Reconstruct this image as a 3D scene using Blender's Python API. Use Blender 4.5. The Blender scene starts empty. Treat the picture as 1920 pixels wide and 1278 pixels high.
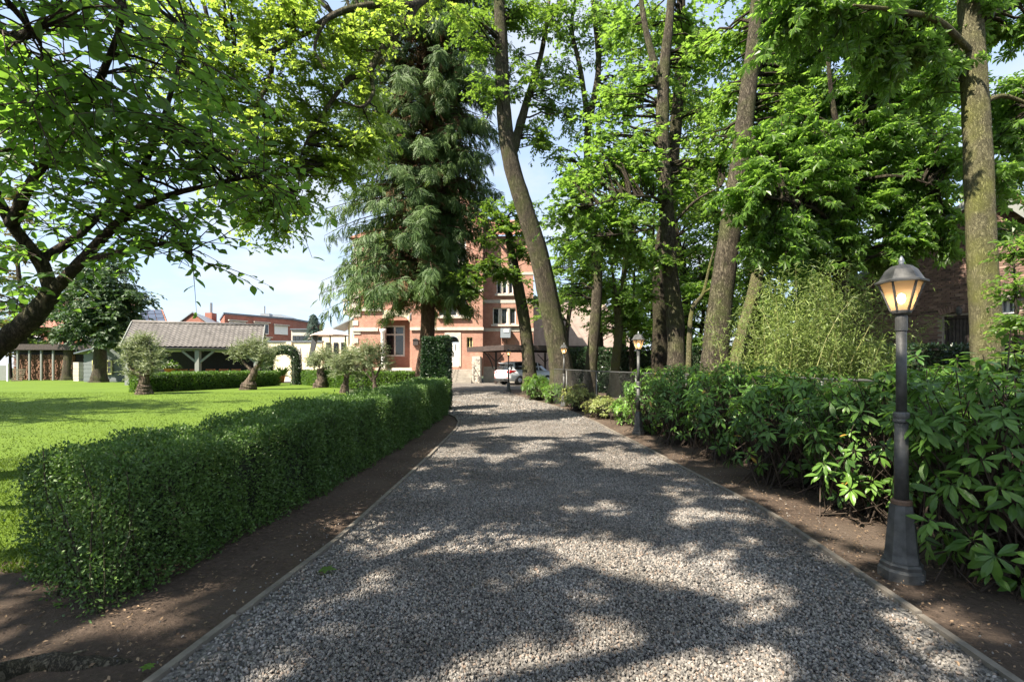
import bpy, math, random
import numpy as np
from mathutils import Vector, Matrix

# ------------------------------------------------------------------ camera, sky, sun, exposure
S = bpy.context.scene
COL = S.collection
F, CU, HV, EYE = 907.0, 960.0, 688.0, 1.45     # measured from the photograph (1920 px wide)

cam_d = bpy.data.cameras.new('camera')
cam = bpy.data.objects.new('camera', cam_d); COL.objects.link(cam)
cam.location = (0, 0, EYE); cam.rotation_euler = (math.radians(90), 0, 0)
cam_d.sensor_width = 36; cam_d.lens = 36 * F / 1920; cam_d.shift_y = (HV - 639) / 1920
cam_d.clip_start = 0.05; cam_d.clip_end = 2000
S.camera = cam

SUN_L = Vector((1.0, 0.80, -1.50)).normalized()          # direction the light travels
SUN_EL = math.asin(-SUN_L.z); SUN_AZ = math.atan2(-SUN_L.x, -SUN_L.y)
W = bpy.data.worlds.new('World'); S.world = W; W.use_nodes = True
wn, wl = W.node_tree.nodes, W.node_tree.links; wn.clear()
w_out = wn.new('ShaderNodeOutputWorld'); w_bg = wn.new('ShaderNodeBackground')
w_sky = wn.new('ShaderNodeTexSky'); w_sky.sky_type = 'NISHITA'; w_sky.sun_disc = False
w_sky.sun_elevation = SUN_EL; w_sky.sun_rotation = SUN_AZ; w_sky.air_density = 1.0; w_sky.dust_density = 0.4
w_tc = wn.new('ShaderNodeTexCoord'); w_sep = wn.new('ShaderNodeSeparateXYZ')
wl.new(w_tc.outputs['Generated'], w_sep.inputs[0])
w_add = wn.new('ShaderNodeMath'); w_add.operation = 'ADD'; w_add.inputs[1].default_value = 0.22
w_abs = wn.new('ShaderNodeMath'); w_abs.operation = 'ABSOLUTE'
wl.new(w_sep.outputs['Z'], w_abs.inputs[0]); wl.new(w_abs.outputs[0], w_add.inputs[0])
w_dx = wn.new('ShaderNodeMath'); w_dx.operation = 'DIVIDE'; w_dy = wn.new('ShaderNodeMath'); w_dy.operation = 'DIVIDE'
wl.new(w_sep.outputs['X'], w_dx.inputs[0]); wl.new(w_add.outputs[0], w_dx.inputs[1])
wl.new(w_sep.outputs['Y'], w_dy.inputs[0]); wl.new(w_add.outputs[0], w_dy.inputs[1])
w_cmb = wn.new('ShaderNodeCombineXYZ'); wl.new(w_dx.outputs[0], w_cmb.inputs[0]); wl.new(w_dy.outputs[0], w_cmb.inputs[1])
w_noi = wn.new('ShaderNodeTexNoise'); w_noi.inputs['Scale'].default_value = 1.5
w_noi.inputs['Detail'].default_value = 9; w_noi.inputs['Roughness'].default_value = 0.56
wl.new(w_cmb.outputs[0], w_noi.inputs['Vector'])
w_rmp = wn.new('ShaderNodeValToRGB'); w_rmp.color_ramp.elements[0].position = 0.46; w_rmp.color_ramp.elements[1].position = 0.70
w_rmp.color_ramp.elements[0].color = (0.05, 0.05, 0.05, 1); w_rmp.color_ramp.elements[1].color = (0.92, 0.92, 0.92, 1)
wl.new(w_noi.outputs['Fac'], w_rmp.inputs[0])
w_mix = wn.new('ShaderNodeMix'); w_mix.data_type = 'RGBA'
w_mix.inputs['B'].default_value = (2.2, 2.2, 2.2, 1)
wl.new(w_rmp.outputs[0], w_mix.inputs['Factor']); w_veil = wn.new('ShaderNodeMix'); w_veil.data_type = 'RGBA'; w_veil.inputs['Factor'].default_value = 0.8
w_veil.inputs['B'].default_value = (1.25, 1.6, 2.15, 1)                  # thin bright summer haze over the whole sky
wl.new(w_sky.outputs[0], w_veil.inputs['A']); wl.new(w_veil.outputs['Result'], w_mix.inputs['A'])
wl.new(w_mix.outputs['Result'], w_bg.inputs['Color'])
w_bg.inputs['Strength'].default_value = 0.125
wl.new(w_bg.outputs[0], w_out.inputs[0])

sun_d = bpy.data.lights.new('sun', 'SUN'); sun_d.energy = 4.2; sun_d.angle = math.radians(0.5); sun_d.color = (1.0, 0.91, 0.77)
sun = bpy.data.objects.new('sun', sun_d); COL.objects.link(sun)
sun.rotation_euler = SUN_L.to_track_quat('-Z', 'Y').to_euler()

S.view_settings.view_transform = 'Standard'; S.view_settings.look = 'None'
S.view_settings.exposure = 1.97; S.view_settings.gamma = 1.0; S.view_settings.use_curve_mapping = False
S.render.engine = 'CYCLES'
cy = S.cycles
cy.max_bounces = 7; cy.diffuse_bounces = 4; cy.glossy_bounces = 3; cy.transmission_bounces = 5; cy.transparent_max_bounces = 8
cy.use_denoising = True; cy.sample_clamp_indirect = 6.0
cy.caustics_reflective = False; cy.caustics_refractive = False

rs = np.random.RandomState(7)
random.seed(7)

# ------------------------------------------------------------------ measuring helpers
def gz(y):
    t = min(1.0, max(0.0, (y - 10.0) / 16.0)); return 0.2 * t * t * (3 - 2 * t)
def gza(y):
    t = np.clip((np.asarray(y, float) - 10) / 16, 0, 1); return 0.2 * t * t * (3 - 2 * t)
def at(u, v, d): return Vector(((u - CU) / F * d, d, EYE + (HV - v) / F * d))
def ats(pts, d=None): return [at(*(p if len(p) == 3 else (p[0], p[1], d))) for p in pts]
def gp(u, d): x = (u - CU) / F * d; return Vector((x, d, gz(d)))
def nrm(a): return a / np.maximum(np.linalg.norm(a, axis=-1, keepdims=True), 1e-9)
_nr = np.random.RandomState(3); _nd = _nr.normal(size=(24, 3)); _np = _nr.uniform(0, 6.28, 24)
def noise3(P, scale, octv=3):
    P = np.asarray(P, float); out = np.zeros(P.shape[:-1]); a = 1.0; k = 0
    for o in range(octv):
        s = np.zeros(P.shape[:-1])
        for j in range(6):
            s = s + np.sin(P @ (_nd[k % 24] * scale) + _np[k % 24]); k += 1
        out += a * s / 3.0; a *= 0.5; scale *= 2.1
    return out / 2

# ------------------------------------------------------------------ object helpers
def tag(o, label=None, cat=None, group=None, kind=None):
    if label: o['label'] = label
    if cat: o['category'] = cat
    if group: o['group'] = group
    if kind: o['kind'] = kind
    return o
def thing(name, label, cat, loc=(0, 0, 0), group=None):
    o = bpy.data.objects.new(name, None); COL.objects.link(o); o.location = loc; o.empty_display_size = 0.2
    return tag(o, label, cat, group)
def mesh_obj(name, me, parent=None, kind=None):
    o = bpy.data.objects.new(name, me); COL.objects.link(o)
    if parent is not None: o.parent = parent
    if kind: o['kind'] = kind
    return o
def fast_mesh(name, V, loops, starts, totals, mat, smooth=False, tint=None, mats=None):
    me = bpy.data.meshes.new(name)
    V = np.ascontiguousarray(V, np.float32).reshape(-1); n = len(V) // 3
    me.vertices.add(n); me.vertices.foreach_set('co', V)
    me.loops.add(len(loops)); me.loops.foreach_set('vertex_index', np.ascontiguousarray(loops, np.int32))
    me.polygons.add(len(starts)); me.polygons.foreach_set('loop_start', np.ascontiguousarray(starts, np.int32))
    try: me.polygons.foreach_set('loop_total', np.ascontiguousarray(totals, np.int32))
    except Exception: pass
    me.polygons.foreach_set('use_smooth', np.full(len(starts), smooth))
    if tint is not None:
        a = me.attributes.new('tint', 'FLOAT', 'FACE'); a.data.foreach_set('value', np.ascontiguousarray(tint, np.float32))
    me.materials.append(mat)
    me.update(calc_edges=True)
    return me
def base_of(parent):
    if parent is None: return Vector((0, 0, 0))
    b = Vector(parent.location)
    while parent.parent is not None:
        parent = parent.parent; b += parent.location
    return b

class MB:
    """collects shapes (world coordinates) into one mesh"""
    def __init__(s): s.v = []; s.f = []
    def add(s, vs, fs, M=None):
        o = len(s.v)
        for p in vs:
            p = Vector(p)
            s.v.append(M @ p if M is not None else p)
        s.f += [tuple(i + o for i in f) for f in fs]; return s
    def box(s, x0, x1, y0, y1, z0, z1, M=None):
        return s.add([(x0, y0, z0), (x1, y0, z0), (x1, y1, z0), (x0, y1, z0), (x0, y0, z1), (x1, y0, z1), (x1, y1, z1), (x0, y1, z1)],
                     [(0, 3, 2, 1), (4, 5, 6, 7), (0, 1, 5, 4), (1, 2, 6, 5), (2, 3, 7, 6), (3, 0, 4, 7)], M)
    def bar(s, a, b, w, h, up=(0, 0, 1)):
        a, b = Vector(a), Vector(b); t = (b - a).normalized(); u = Vector(up)
        r = t.cross(u)
        if r.length < 1e-4: r = t.cross(Vector((1, 0, 0)))
        r.normalize(); u = r.cross(t)
        vs = [a + r * (i * w / 2) + u * (j * h / 2) for i, j in ((-1, -1), (1, -1), (1, 1), (-1, 1))] + \
             [b + r * (i * w / 2) + u * (j * h / 2) for i, j in ((-1, -1), (1, -1), (1, 1), (-1, 1))]
        return s.add(vs, [(0, 1, 2, 3), (7, 6, 5, 4), (0, 4, 5, 1), (1, 5, 6, 2), (2, 6, 7, 3), (3, 7, 4, 0)])
    def lathe(s, prof, n, c=(0, 0, 0), rot=0.0, cap=True):
        c = Vector(c); vs = []; fs = []
        for r, z in prof:
            for k in range(n):
                a = rot + 2 * math.pi * k / n; vs.append(c + Vector((r * math.cos(a), r * math.sin(a), z)))
        for i in range(len(prof) - 1):
            for k in range(n):
                fs.append((i * n + k, i * n + (k + 1) % n, (i + 1) * n + (k + 1) % n, (i + 1) * n + k))
        if cap: fs.append(tuple(reversed(range(n)))); fs.append(tuple(range((len(prof) - 1) * n, len(prof) * n)))
        return s.add(vs, fs)
    def prism(s, poly, dvec):
        d = Vector(dvec); n = len(poly); vs = [Vector(p) for p in poly] + [Vector(p) + d for p in poly]
        return s.add(vs, [tuple(range(n)), tuple(reversed(range(n, 2 * n)))] + [(i, (i + 1) % n + 0, (i + 1) % n + n, i + n)[::-1] for i in range(n)])
    def quad(s, a, b, c, d): return s.add([a, b, c, d], [(0, 1, 2, 3)])
    def tube(s, pts, radii, n=12, sub=6, rough=0.0, ridges=0.0, cap=True, seed=0, flare=0.0):
        P, R = spline(pts, radii, sub)
        T = np.gradient(P, axis=0); T = nrm(T)
        ref = np.array([0.0, 1.0, 0.0]) if abs(T[0, 1]) < 0.8 else np.array([1.0, 0, 0])
        vs = []; ang = np.linspace(0, 2 * math.pi, n, endpoint=False)
        for i in range(len(P)):
            a = nrm(np.cross(T[i], ref)); b = np.cross(T[i], a); ref = -np.cross(T[i], a) if False else ref
            ring = P[i] + R[i] * (np.cos(ang)[:, None] * a + np.sin(ang)[:, None] * b)
            if rough or ridges:
                k = 1 + rough * noise3(ring + seed, 1.0 / max(R[i], 0.02) * 0.5, 3)
                k += ridges * np.sin(ang * 9 + 2 * noise3(ring[:1] + seed, 1.3, 2))
                ring = P[i] + (ring - P[i]) * k[:, None]
            if flare:
                hgt = max(0.0, P[i, 2] - P[0, 2] - .3); kf = 1 + flare * math.exp(-hgt / .32) * (.55 + .6 * np.maximum(0, np.cos(ang * 5 + seed + .8 * np.sin(ang * 2 + seed))))
                ring = P[i] + (ring - P[i]) * kf[:, None] * np.array([1, 1, 1.0])
            vs.append(ring)
        vs = np.concatenate(vs); m = len(P)
        fs = [(i * n + k, i * n + (k + 1) % n, (i + 1) * n + (k + 1) % n, (i + 1) * n + k) for i in range(m - 1) for k in range(n)]
        if cap: fs += [tuple(reversed(range(n))), tuple(range((m - 1) * n, m * n))]
        return s.add([tuple(v) for v in vs], fs)
    def build(s, name, mat, parent=None, smooth=False, kind=None):
        b = base_of(parent); me = bpy.data.meshes.new(name)
        me.from_pydata([tuple(v - b) for v in s.v], [], s.f)
        me.polygons.foreach_set('use_smooth', [smooth] * len(me.polygons))
        if mat: me.materials.append(mat)
        me.update()
        return mesh_obj(name, me, parent, kind)

def spline(pts, radii, sub=6):
    P = np.array([tuple(p) for p in pts], float); R = np.array(radii, float)
    if len(P) < 3 or sub <= 1:
        if sub > 1:
            t = np.linspace(0, 1, sub + 1)
            return P[0] + t[:, None] * (P[-1] - P[0]), R[0] + t * (R[-1] - R[0])
        return P, R
    Q = np.vstack([2 * P[0] - P[1], P, 2 * P[-1] - P[-2]]); out = []; ro = []
    for i in range(len(P) - 1):
        p0, p1, p2, p3 = Q[i], Q[i + 1], Q[i + 2], Q[i + 3]
        for k in range(sub):
            t = k / sub
            out.append(0.5 * ((2 * p1) + (-p0 + p2) * t + (2 * p0 - 5 * p1 + 4 * p2 - p3) * t * t + (-p0 + 3 * p1 - 3 * p2 + p3) * t ** 3))
            ro.append(R[i] + (R[i + 1] - R[i]) * t)
    out.append(P[-1]); ro.append(R[-1])
    return np.array(out), np.array(ro)

def twig_mesh(name, P, R, mat, parent, n=3):
    """many thin tubes at once. P (m,k,3), R (m,k)"""
    m, k = P.shape[:2]
    T = nrm(np.gradient(P, axis=1)); ref = np.array([0.31, 0.87, 0.39]); A = nrm(np.cross(T, ref)); B = np.cross(T, A)
    ang = np.arange(n) * 2 * math.pi / n
    V = P[:, :, None, :] + R[:, :, None, None] * (np.cos(ang)[None, None, :, None] * A[:, :, None, :] + np.sin(ang)[None, None, :, None] * B[:, :, None, :])
    V = V.reshape(-1, 3) - np.array(base_of(parent))
    i, j = np.meshgrid(np.arange(k - 1), np.arange(n), indexing='ij'); i = i.ravel(); j = j.ravel(); j2 = (j + 1) % n
    q = np.stack([i * n + j, i * n + j2, (i + 1) * n + j2, (i + 1) * n + j], 1)
    Lp = (q[None] + (np.arange(m) * k * n)[:, None, None]).reshape(-1)
    nf = len(Lp) // 4
    me = fast_mesh(name, V, Lp, np.arange(nf) * 4, np.full(nf, 4), mat, True)
    return mesh_obj(name, me, parent)

# ------------------------------------------------------------------ leaf shapes: +X along the leaf, +Z its upper side
def T_(v, f): return np.array(v, float), f
LEAF_RHOMB = T_([(0, 0, 0), (.45, .27, .07), (1, 0, -.08), (.45, -.27, .07)], [(0, 2, 1), (0, 3, 2)])
LEAF_SLIM = T_([(0, 0, 0), (.45, .11, .02), (1, 0, -.1), (.45, -.11, .02)], [(0, 2, 1), (0, 3, 2)])
LEAF_OVAL = T_([(0, 0, 0), (.25, .2, .05), (.55, .27, .05), (.8, .16, .0), (1, 0, -.12), (.8, -.16, .0), (.55, -.27, .05), (.25, -.2, .05), (.5, 0, 0)],
               [(0, 8, 2, 1), (8, 4, 3, 2), (0, 7, 6, 8), (8, 6, 5, 4)])
LEAF_RHODO = T_([(0, 0, 0), (.28, .11, .03), (.58, .165, .0), (.82, .105, -.06), (1, 0, -.16), (.82, -.105, -.06), (.58, -.165, .0), (.28, -.11, .03), (.35, 0, .01), (.68, 0, -.045)],
                [(0, 8, 1), (8, 9, 2, 1), (9, 4, 3, 2), (0, 7, 8), (8, 7, 6, 9), (9, 6, 5, 4)])
LEAF_MAPLE = T_([(0, 0, 0), (.12, .42, .06), (.3, .28, .05), (.55, .6, .0), (.58, .22, .04), (1, 0, -.1), (.58, -.22, .04), (.55, -.6, .0), (.3, -.28, .05), (.12, -.42, .06)],
                [(0, 2, 1), (0, 4, 3, 2), (0, 5, 4), (0, 6, 5), (0, 8, 7, 6), (0, 9, 8)])
LEAF_OAK = T_([(0, 0, 0), (.3, .26, .05), (.42, .1, .03), (.68, .34, .03), (.75, .13, .02), (1, 0, -.06), (.75, -.13, .02), (.68, -.34, .03), (.42, -.1, .03), (.3, -.26, .05)],
              [(0, 2, 1), (0, 4, 3, 2), (0, 5, 4), (0, 6, 5), (0, 8, 7, 6), (0, 9, 8)])
def _palm():
    v = []; f = []
    for k, a in enumerate((-100, -55, -18, 18, 55, 100)):
        a = math.radians(a); L = 0.62 if abs(a) > 1.3 else (0.85 if abs(a) > .6 else 1.0)
        ca, sa = math.cos(a), math.sin(a); o = len(v)
        for x, y, z in ((.03, 0, 0), (.66, .15, .02), (1, 0, -.22), (.66, -.15, .02)):
            x *= L; v.append((x * ca - y * sa, x * sa + y * ca, z - .12 * x))
        f += [(o, o + 2, o + 1), (o, o + 3, o + 2)]
    return T_(v, f)
LEAF_PALM = _palm()
def _spray():
    v = [(0, -.02, 0), (0, .02, 0), (.5, 0, -.1), (1, 0, -.4)]; f = [(0, 2, 1), (1, 2, 3), (0, 3, 2)]
    for x, L, z in ((.12, .3, -.02), (.3, .36, -.05), (.48, .32, -.1), (.64, .26, -.17), (.8, .18, -.27)):
        for s in (-1, 1):
            o = len(v)
            v += [(x, 0, z), (x + L * .75, s * L * .55, z - .16), (x + L * .35, s * L * .62, z - .1)]
            f += [(o, o + 1, o + 2) if s > 0 else (o, o + 2, o + 1)]
    return T_(v, f)
LEAF_SPRAY = _spray()

def leaf_data(tmpl, P, A, N, Sc, tint):
    v, f = tmpl
    A = nrm(A); B = nrm(np.cross(N, A)); N2 = np.cross(A, B)
    V = P[:, None, :] + Sc[:, None, None] * (v[None, :, 0, None] * A[:, None] + v[None, :, 1, None] * B[:, None] + v[None, :, 2, None] * N2[:, None])
    k = len(v); n = len(P)
    tl = np.concatenate([np.array(x) for x in f]); tot = np.array([len(x) for x in f])
    loops = (tl[None] + (np.arange(n) * k)[:, None]).reshape(-1)
    totals = np.tile(tot, n); starts = np.concatenate([[0], np.cumsum(totals)[:-1]])
    return V.reshape(-1, 3), loops, starts, totals, np.repeat(tint, len(f))
def leaves_obj(name, tmpl, P, A, N, Sc, tint, mat, parent, kind=None):
    V, l, s, t, ti = leaf_data(tmpl, P, A, N, Sc, tint)
    V = V - np.array(base_of(parent))
    return mesh_obj(name, fast_mesh(name, V, l, s, t, mat, False, ti), parent, kind)

# ------------------------------------------------------------------ materials
def newmat(name):
    m = bpy.data.materials.new(name); m.use_nodes = True; nt = m.node_tree; nt.nodes.clear()
    out = nt.nodes.new('ShaderNodeOutputMaterial'); p = nt.nodes.new('ShaderNodeBsdfPrincipled')
    nt.links.new(p.outputs[0], out.inputs[0]); return m, nt, p, out
def N_(nt, t, **kw):
    n = nt.nodes.new(t)
    for k, v in kw.items():
        if k.startswith('i_'): n.inputs[k[2:].replace('_', ' ')].default_value = v
        else: setattr(n, k, v)
    return n
def ramp(nt, src, stops):
    r = nt.nodes.new('ShaderNodeValToRGB'); e = r.color_ramp.elements
    while len(e) < len(stops): e.new(0.5)
    for i, (p, c) in enumerate(stops):
        e[i].position = p; e[i].color = (*c, 1) if len(c) == 3 else c
    nt.links.new(src, r.inputs[0]); return r.outputs[0]
def bump(nt, p, h, strength=.4, dist=.02):
    b = N_(nt, 'ShaderNodeBump'); b.inputs['Strength'].default_value = strength; b.inputs['Distance'].default_value = dist
    nt.links.new(h, b.inputs['Height']); nt.links.new(b.outputs[0], p.inputs['Normal'])
def mixc(nt, fac, a, b, mode='MIX'):
    m = nt.nodes.new('ShaderNodeMix'); m.data_type = 'RGBA'; m.blend_type = mode
    for s, x in (('Factor', fac), ('A', a), ('B', b)):
        if isinstance(x, (float, int)): m.inputs[s].default_value = x
        elif isinstance(x, tuple): m.inputs[s].default_value = (*x, 1)
        else: nt.links.new(x, m.inputs[s])
    return m.outputs['Result']
def simple(name, col, rough=.6, metal=0.0, var=.12, scale=6.0, bmp=.0, spec=.5):
    """plain paint/stone/metal with uneven tone"""
    m, nt, p, _ = newmat(name); tc = N_(nt, 'ShaderNodeTexCoord')
    n = N_(nt, 'ShaderNodeTexNoise', i_Scale=scale, i_Detail=6.0, i_Roughness=.6); nt.links.new(tc.outputs['Object'], n.inputs['Vector'])
    lo = tuple(c * (1 - var) for c in col); hi = tuple(min(1, c * (1 + var)) for c in col)
    nt.links.new(ramp(nt, n.outputs['Fac'], [(.3, lo), (.7, hi)]), p.inputs['Base Color'])
    p.inputs['Roughness'].default_value = rough; p.inputs['Metallic'].default_value = metal
    p.inputs['Specular IOR Level'].default_value = spec
    if bmp: bump(nt, p, n.outputs['Fac'], bmp, .02)
    return m
def leafmat(name, dark, light, trans_col, trans=.4, rough=.45, spec=.4, old=None):
    m, nt, p, out = newmat(name)
    a = N_(nt, 'ShaderNodeAttribute', attribute_name='tint')
    c = ramp(nt, a.outputs['Fac'], [(0.0, dark), (1.0, light)] if old is None else [(0.0, dark), (.94, light), (.96, old)])
    geo = N_(nt, 'ShaderNodeNewGeometry')
    back = mixc(nt, geo.outputs['Backfacing'], c, mixc(nt, 0.35, c, (.12, .16, .08)))
    nt.links.new(back, p.inputs['Base Color'])
    p.inputs['Roughness'].default_value = rough; p.inputs['Specular IOR Level'].default_value = spec
    t = N_(nt, 'ShaderNodeBsdfTranslucent')
    tcol = ramp(nt, a.outputs['Fac'], [(0.0, tuple(x * .7 for x in trans_col)), (1.0, trans_col)])
    nt.links.new(tcol, t.inputs['Color'])
    mx = N_(nt, 'ShaderNodeMixShader'); mx.inputs[0].default_value = trans
    nt.links.new(p.outputs[0], mx.inputs[1]); nt.links.new(t.outputs[0], mx.inputs[2]); nt.links.new(mx.outputs[0], out.inputs[0])
    return m
def barkmat(name, c1, c2, moss=(.09, .11, .03), mossamt=.4, scale=7.0):
    m, nt, p, _ = newmat(name); tc = N_(nt, 'ShaderNodeTexCoord')
    mp = N_(nt, 'ShaderNodeMapping'); mp.inputs['Scale'].default_value = (1, 1, .3); nt.links.new(tc.outputs['Object'], mp.inputs[0])
    n = N_(nt, 'ShaderNodeTexNoise', i_Scale=scale * 2.2, i_Detail=8.0, i_Roughness=.65, i_Distortion=.6); nt.links.new(mp.outputs[0], n.inputs['Vector'])
    vo = N_(nt, 'ShaderNodeTexVoronoi', i_Scale=scale * 2.0); vo.feature = 'DISTANCE_TO_EDGE'; mv = N_(nt, 'ShaderNodeMix', data_type='RGBA'); mv.blend_type = 'ADD'; mv.inputs['Factor'].default_value = .35; nt.links.new(mp.outputs[0], mv.inputs['A']); nt.links.new(n.outputs['Color'], mv.inputs['B']); nt.links.new(mv.outputs['Result'], vo.inputs['Vector'])
    n2 = N_(nt, 'ShaderNodeTexNoise', i_Scale=1.7, i_Detail=5.0); nt.links.new(tc.outputs['Object'], n2.inputs['Vector'])
    base = ramp(nt, n.outputs['Fac'], [(.3, c1), (.72, c2)])
    crack = ramp(nt, vo.outputs[0], [(0.0, (.38, .37, .36)), (.16, (1, 1, 1))])
    base = mixc(nt, 1.0, base, crack, 'MULTIPLY')
    mf = ramp(nt, n2.outputs['Fac'], [(.45, (0, 0, 0)), (.65, (mossamt,) * 3)])
    nt.links.new(mixc(nt, mf, base, moss), p.inputs['Base Color'])
    p.inputs['Roughness'].default_value = .9; p.inputs['Specular IOR Level'].default_value = .2
    ad = N_(nt, 'ShaderNodeMath', operation='ADD'); nt.links.new(n.outputs['Fac'], ad.inputs[0]); nt.links.new(crack, ad.inputs[1])
    bump(nt, p, ad.outputs[0], .9, .05)
    return m
def brickmat(name, c1, c2, mortar, bw=.22, rh=.075, ms=.011):
    m, nt, p, _ = newmat(name); tc = N_(nt, 'ShaderNodeTexCoord'); sp = N_(nt, 'ShaderNodeSeparateXYZ')
    nt.links.new(tc.outputs['Object'], sp.inputs[0])
    ad = N_(nt, 'ShaderNodeMath', operation='ADD'); nt.links.new(sp.outputs[0], ad.inputs[0]); nt.links.new(sp.outputs[1], ad.inputs[1])
    cb = N_(nt, 'ShaderNodeCombineXYZ'); nt.links.new(ad.outputs[0], cb.inputs[0]); nt.links.new(sp.outputs[2], cb.inputs[1])
    b = N_(nt, 'ShaderNodeTexBrick', i_Scale=1.0, i_Mortar_Size=ms, i_Mortar_Smooth=.2, i_Bias=-.1, i_Brick_Width=bw, i_Row_Height=rh)
    b.inputs['Color1'].default_value = (*c1, 1); b.inputs['Color2'].default_value = (*c2, 1); b.inputs['Mortar'].default_value = (*mortar, 1)
    nt.links.new(cb.outputs[0], b.inputs['Vector'])
    n = N_(nt, 'ShaderNodeTexNoise', i_Scale=1.3, i_Detail=7.0, i_Roughness=.7); nt.links.new(tc.outputs['Object'], n.inputs['Vector'])
    c = mixc(nt, 1.0, b.outputs['Color'], ramp(nt, n.outputs['Fac'], [(.3, (.72, .70, .68)), (.7, (1.12, 1.1, 1.08))]), 'MULTIPLY')
    nt.links.new(c, p.inputs['Base Color']); p.inputs['Roughness'].default_value = .9
    iv = N_(nt, 'ShaderNodeMath', operation='SUBTRACT'); iv.inputs[0].default_value = 1; nt.links.new(b.outputs['Fac'], iv.inputs[1])
    bump(nt, p, iv.outputs[0], .6, .01)
    return m
def groundmat(name, stops, scale, det=10.0, bmp=.5, dist=.02, rough=.95, vor=None, big=None):
    m, nt, p, _ = newmat(name); tc = N_(nt, 'ShaderNodeTexCoord')
    n = N_(nt, 'ShaderNodeTexNoise', i_Scale=scale, i_Detail=det, i_Roughness=.7); nt.links.new(tc.outputs['Object'], n.inputs['Vector'])
    c = ramp(nt, n.outputs['Fac'], stops); h = n.outputs['Fac']
    if vor:
        v = N_(nt, 'ShaderNodeTexVoronoi', i_Scale=vor); nt.links.new(tc.outputs['Object'], v.inputs['Vector'])
        sv = N_(nt, 'ShaderNodeSeparateColor'); nt.links.new(v.outputs['Color'], sv.inputs[0])
        c = mixc(nt, .8, c, ramp(nt, sv.outputs[0], [(0, (.45, .45, .45)), (.5, (.9, .88, .87)), (1, (1.5, 1.46, 1.42))]), 'MULTIPLY')
        iv = N_(nt, 'ShaderNodeMath', operation='SUBTRACT'); iv.inputs[0].default_value = 1; nt.links.new(v.outputs['Distance'], iv.inputs[1]); h = iv.outputs[0]
    if big:
        n2 = N_(nt, 'ShaderNodeTexNoise', i_Scale=big[0], i_Detail=5.0); nt.links.new(tc.outputs['Object'], n2.inputs['Vector'])
        c = mixc(nt, ramp(nt, n2.outputs['Fac'], [(.42, (0, 0, 0)), (.66, (1, 1, 1))]), c, big[1])
    nt.links.new(c, p.inputs['Base Color']); p.inputs['Roughness'].default_value = rough; p.inputs['Specular IOR Level'].default_value = .25
    bump(nt, p, h, bmp, dist)
    return m

M = {}
M['soil'] = groundmat('soil', [(.3, (.04, .028, .02)), (.55, (.085, .06, .044)), (.75, (.15, .108, .08))], 22, bmp=1.0, dist=.04, big=(1.1, (.105, .078, .058)))
M['gravel_bed'] = groundmat('gravel_bed', [(.3, (.10, .095, .088)), (.7, (.22, .21, .195))], 5, vor=34, bmp=.9, dist=.03, big=(.55, (.15, .125, .105)))
M['pale_gravel'] = groundmat('pale_gravel', [(.3, (.3, .27, .24)), (.7, (.45, .42, .38))], 6, vor=30, bmp=.4)
M['lawn'] = groundmat('lawn', [(.3, (.065, .115, .012)), (.7, (.10, .158, .010))], 9, bmp=.8, dist=.05, big=(.5, (.10, .16, .012)))
M['field'] = groundmat('field', [(.3, (.03, .045, .018)), (.7, (.06, .07, .03))], .4)
m, nt, p, _ = newmat('gravel_stone'); oi = N_(nt, 'ShaderNodeObjectInfo'); tc = N_(nt, 'ShaderNodeTexCoord')
n_ = N_(nt, 'ShaderNodeTexNoise', i_Scale=3.0, i_Detail=4.0); nt.links.new(tc.outputs['Object'], n_.inputs['Vector'])
cc = ramp(nt, oi.outputs['Random'], [(0, (.07, .068, .066)), (.4, (.175, .166, .154)), (.8, (.30, .283, .26)), (.93, (.23, .17, .13)), (1, (.42, .40, .38))])
nt.links.new(mixc(nt, .5, cc, ramp(nt, n_.outputs['Fac'], [(.3, (.6, .6, .6)), (.7, (1.2, 1.2, 1.2))]), 'MULTIPLY'), p.inputs['Base Color'])
p.inputs['Roughness'].default_value = .8; M['stone'] = m
nl_ = N_(nt, 'ShaderNodeTexNoise', i_Scale=.9, i_Detail=5.0); nt.links.new(oi.outputs['Location'], nl_.inputs['Vector']); src_ = p.inputs['Base Color'].links[0].from_socket
nt.links.new(mixc(nt, 1.0, src_, ramp(nt, nl_.outputs['Fac'], [(.35, (.72, .68, .63)), (.65, (1.12, 1.1, 1.08))]), 'MULTIPLY'), p.inputs['Base Color'])
M['grass'] = leafmat('grass_blade', (.06, .11, .012), (.105, .165, .010), (.17, .25, .012), .25, .6, .2)
M['hedge'] = leafmat('hedge_leaf', (.042, .095, .022), (.145, .24, .05), (.14, .28, .03), .3, .42, .4)
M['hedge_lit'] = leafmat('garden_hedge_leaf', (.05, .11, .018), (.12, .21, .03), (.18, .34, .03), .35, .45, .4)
M['ivy'] = leafmat('ivy_leaf', (.01, .028, .012), (.04, .085, .03), (.05, .14, .02), .2, .32, .6)
M['rhodo'] = leafmat('rhododendron_leaf', (.03, .082, .02), (.14, .26, .04), (.2, .4, .04), .3, .38, .4, (.42, .25, .05))
M['pale_shrub'] = leafmat('variegated_leaf', (.1, .14, .03), (.4, .42, .14), (.4, .42, .1), .3, .45, .4)
M['cherry'] = leafmat('cherry_leaf', (.032, .08, .022), (.105, .195, .048), (.3, .56, .06), .5, .42, .4)
M['oak'] = leafmat('oak_leaf', (.06, .12, .016), (.15, .23, .035), (.46, .64, .08), .58, .42, .4)
M['oak_dark'] = leafmat('young_oak_leaf', (.04, .095, .02), (.11, .19, .035), (.3, .5, .05), .46, .42, .4)
M['maple'] = leafmat('maple_leaf', (.045, .10, .02), (.12, .2, .04), (.33, .56, .07), .54, .4, .45)
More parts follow.
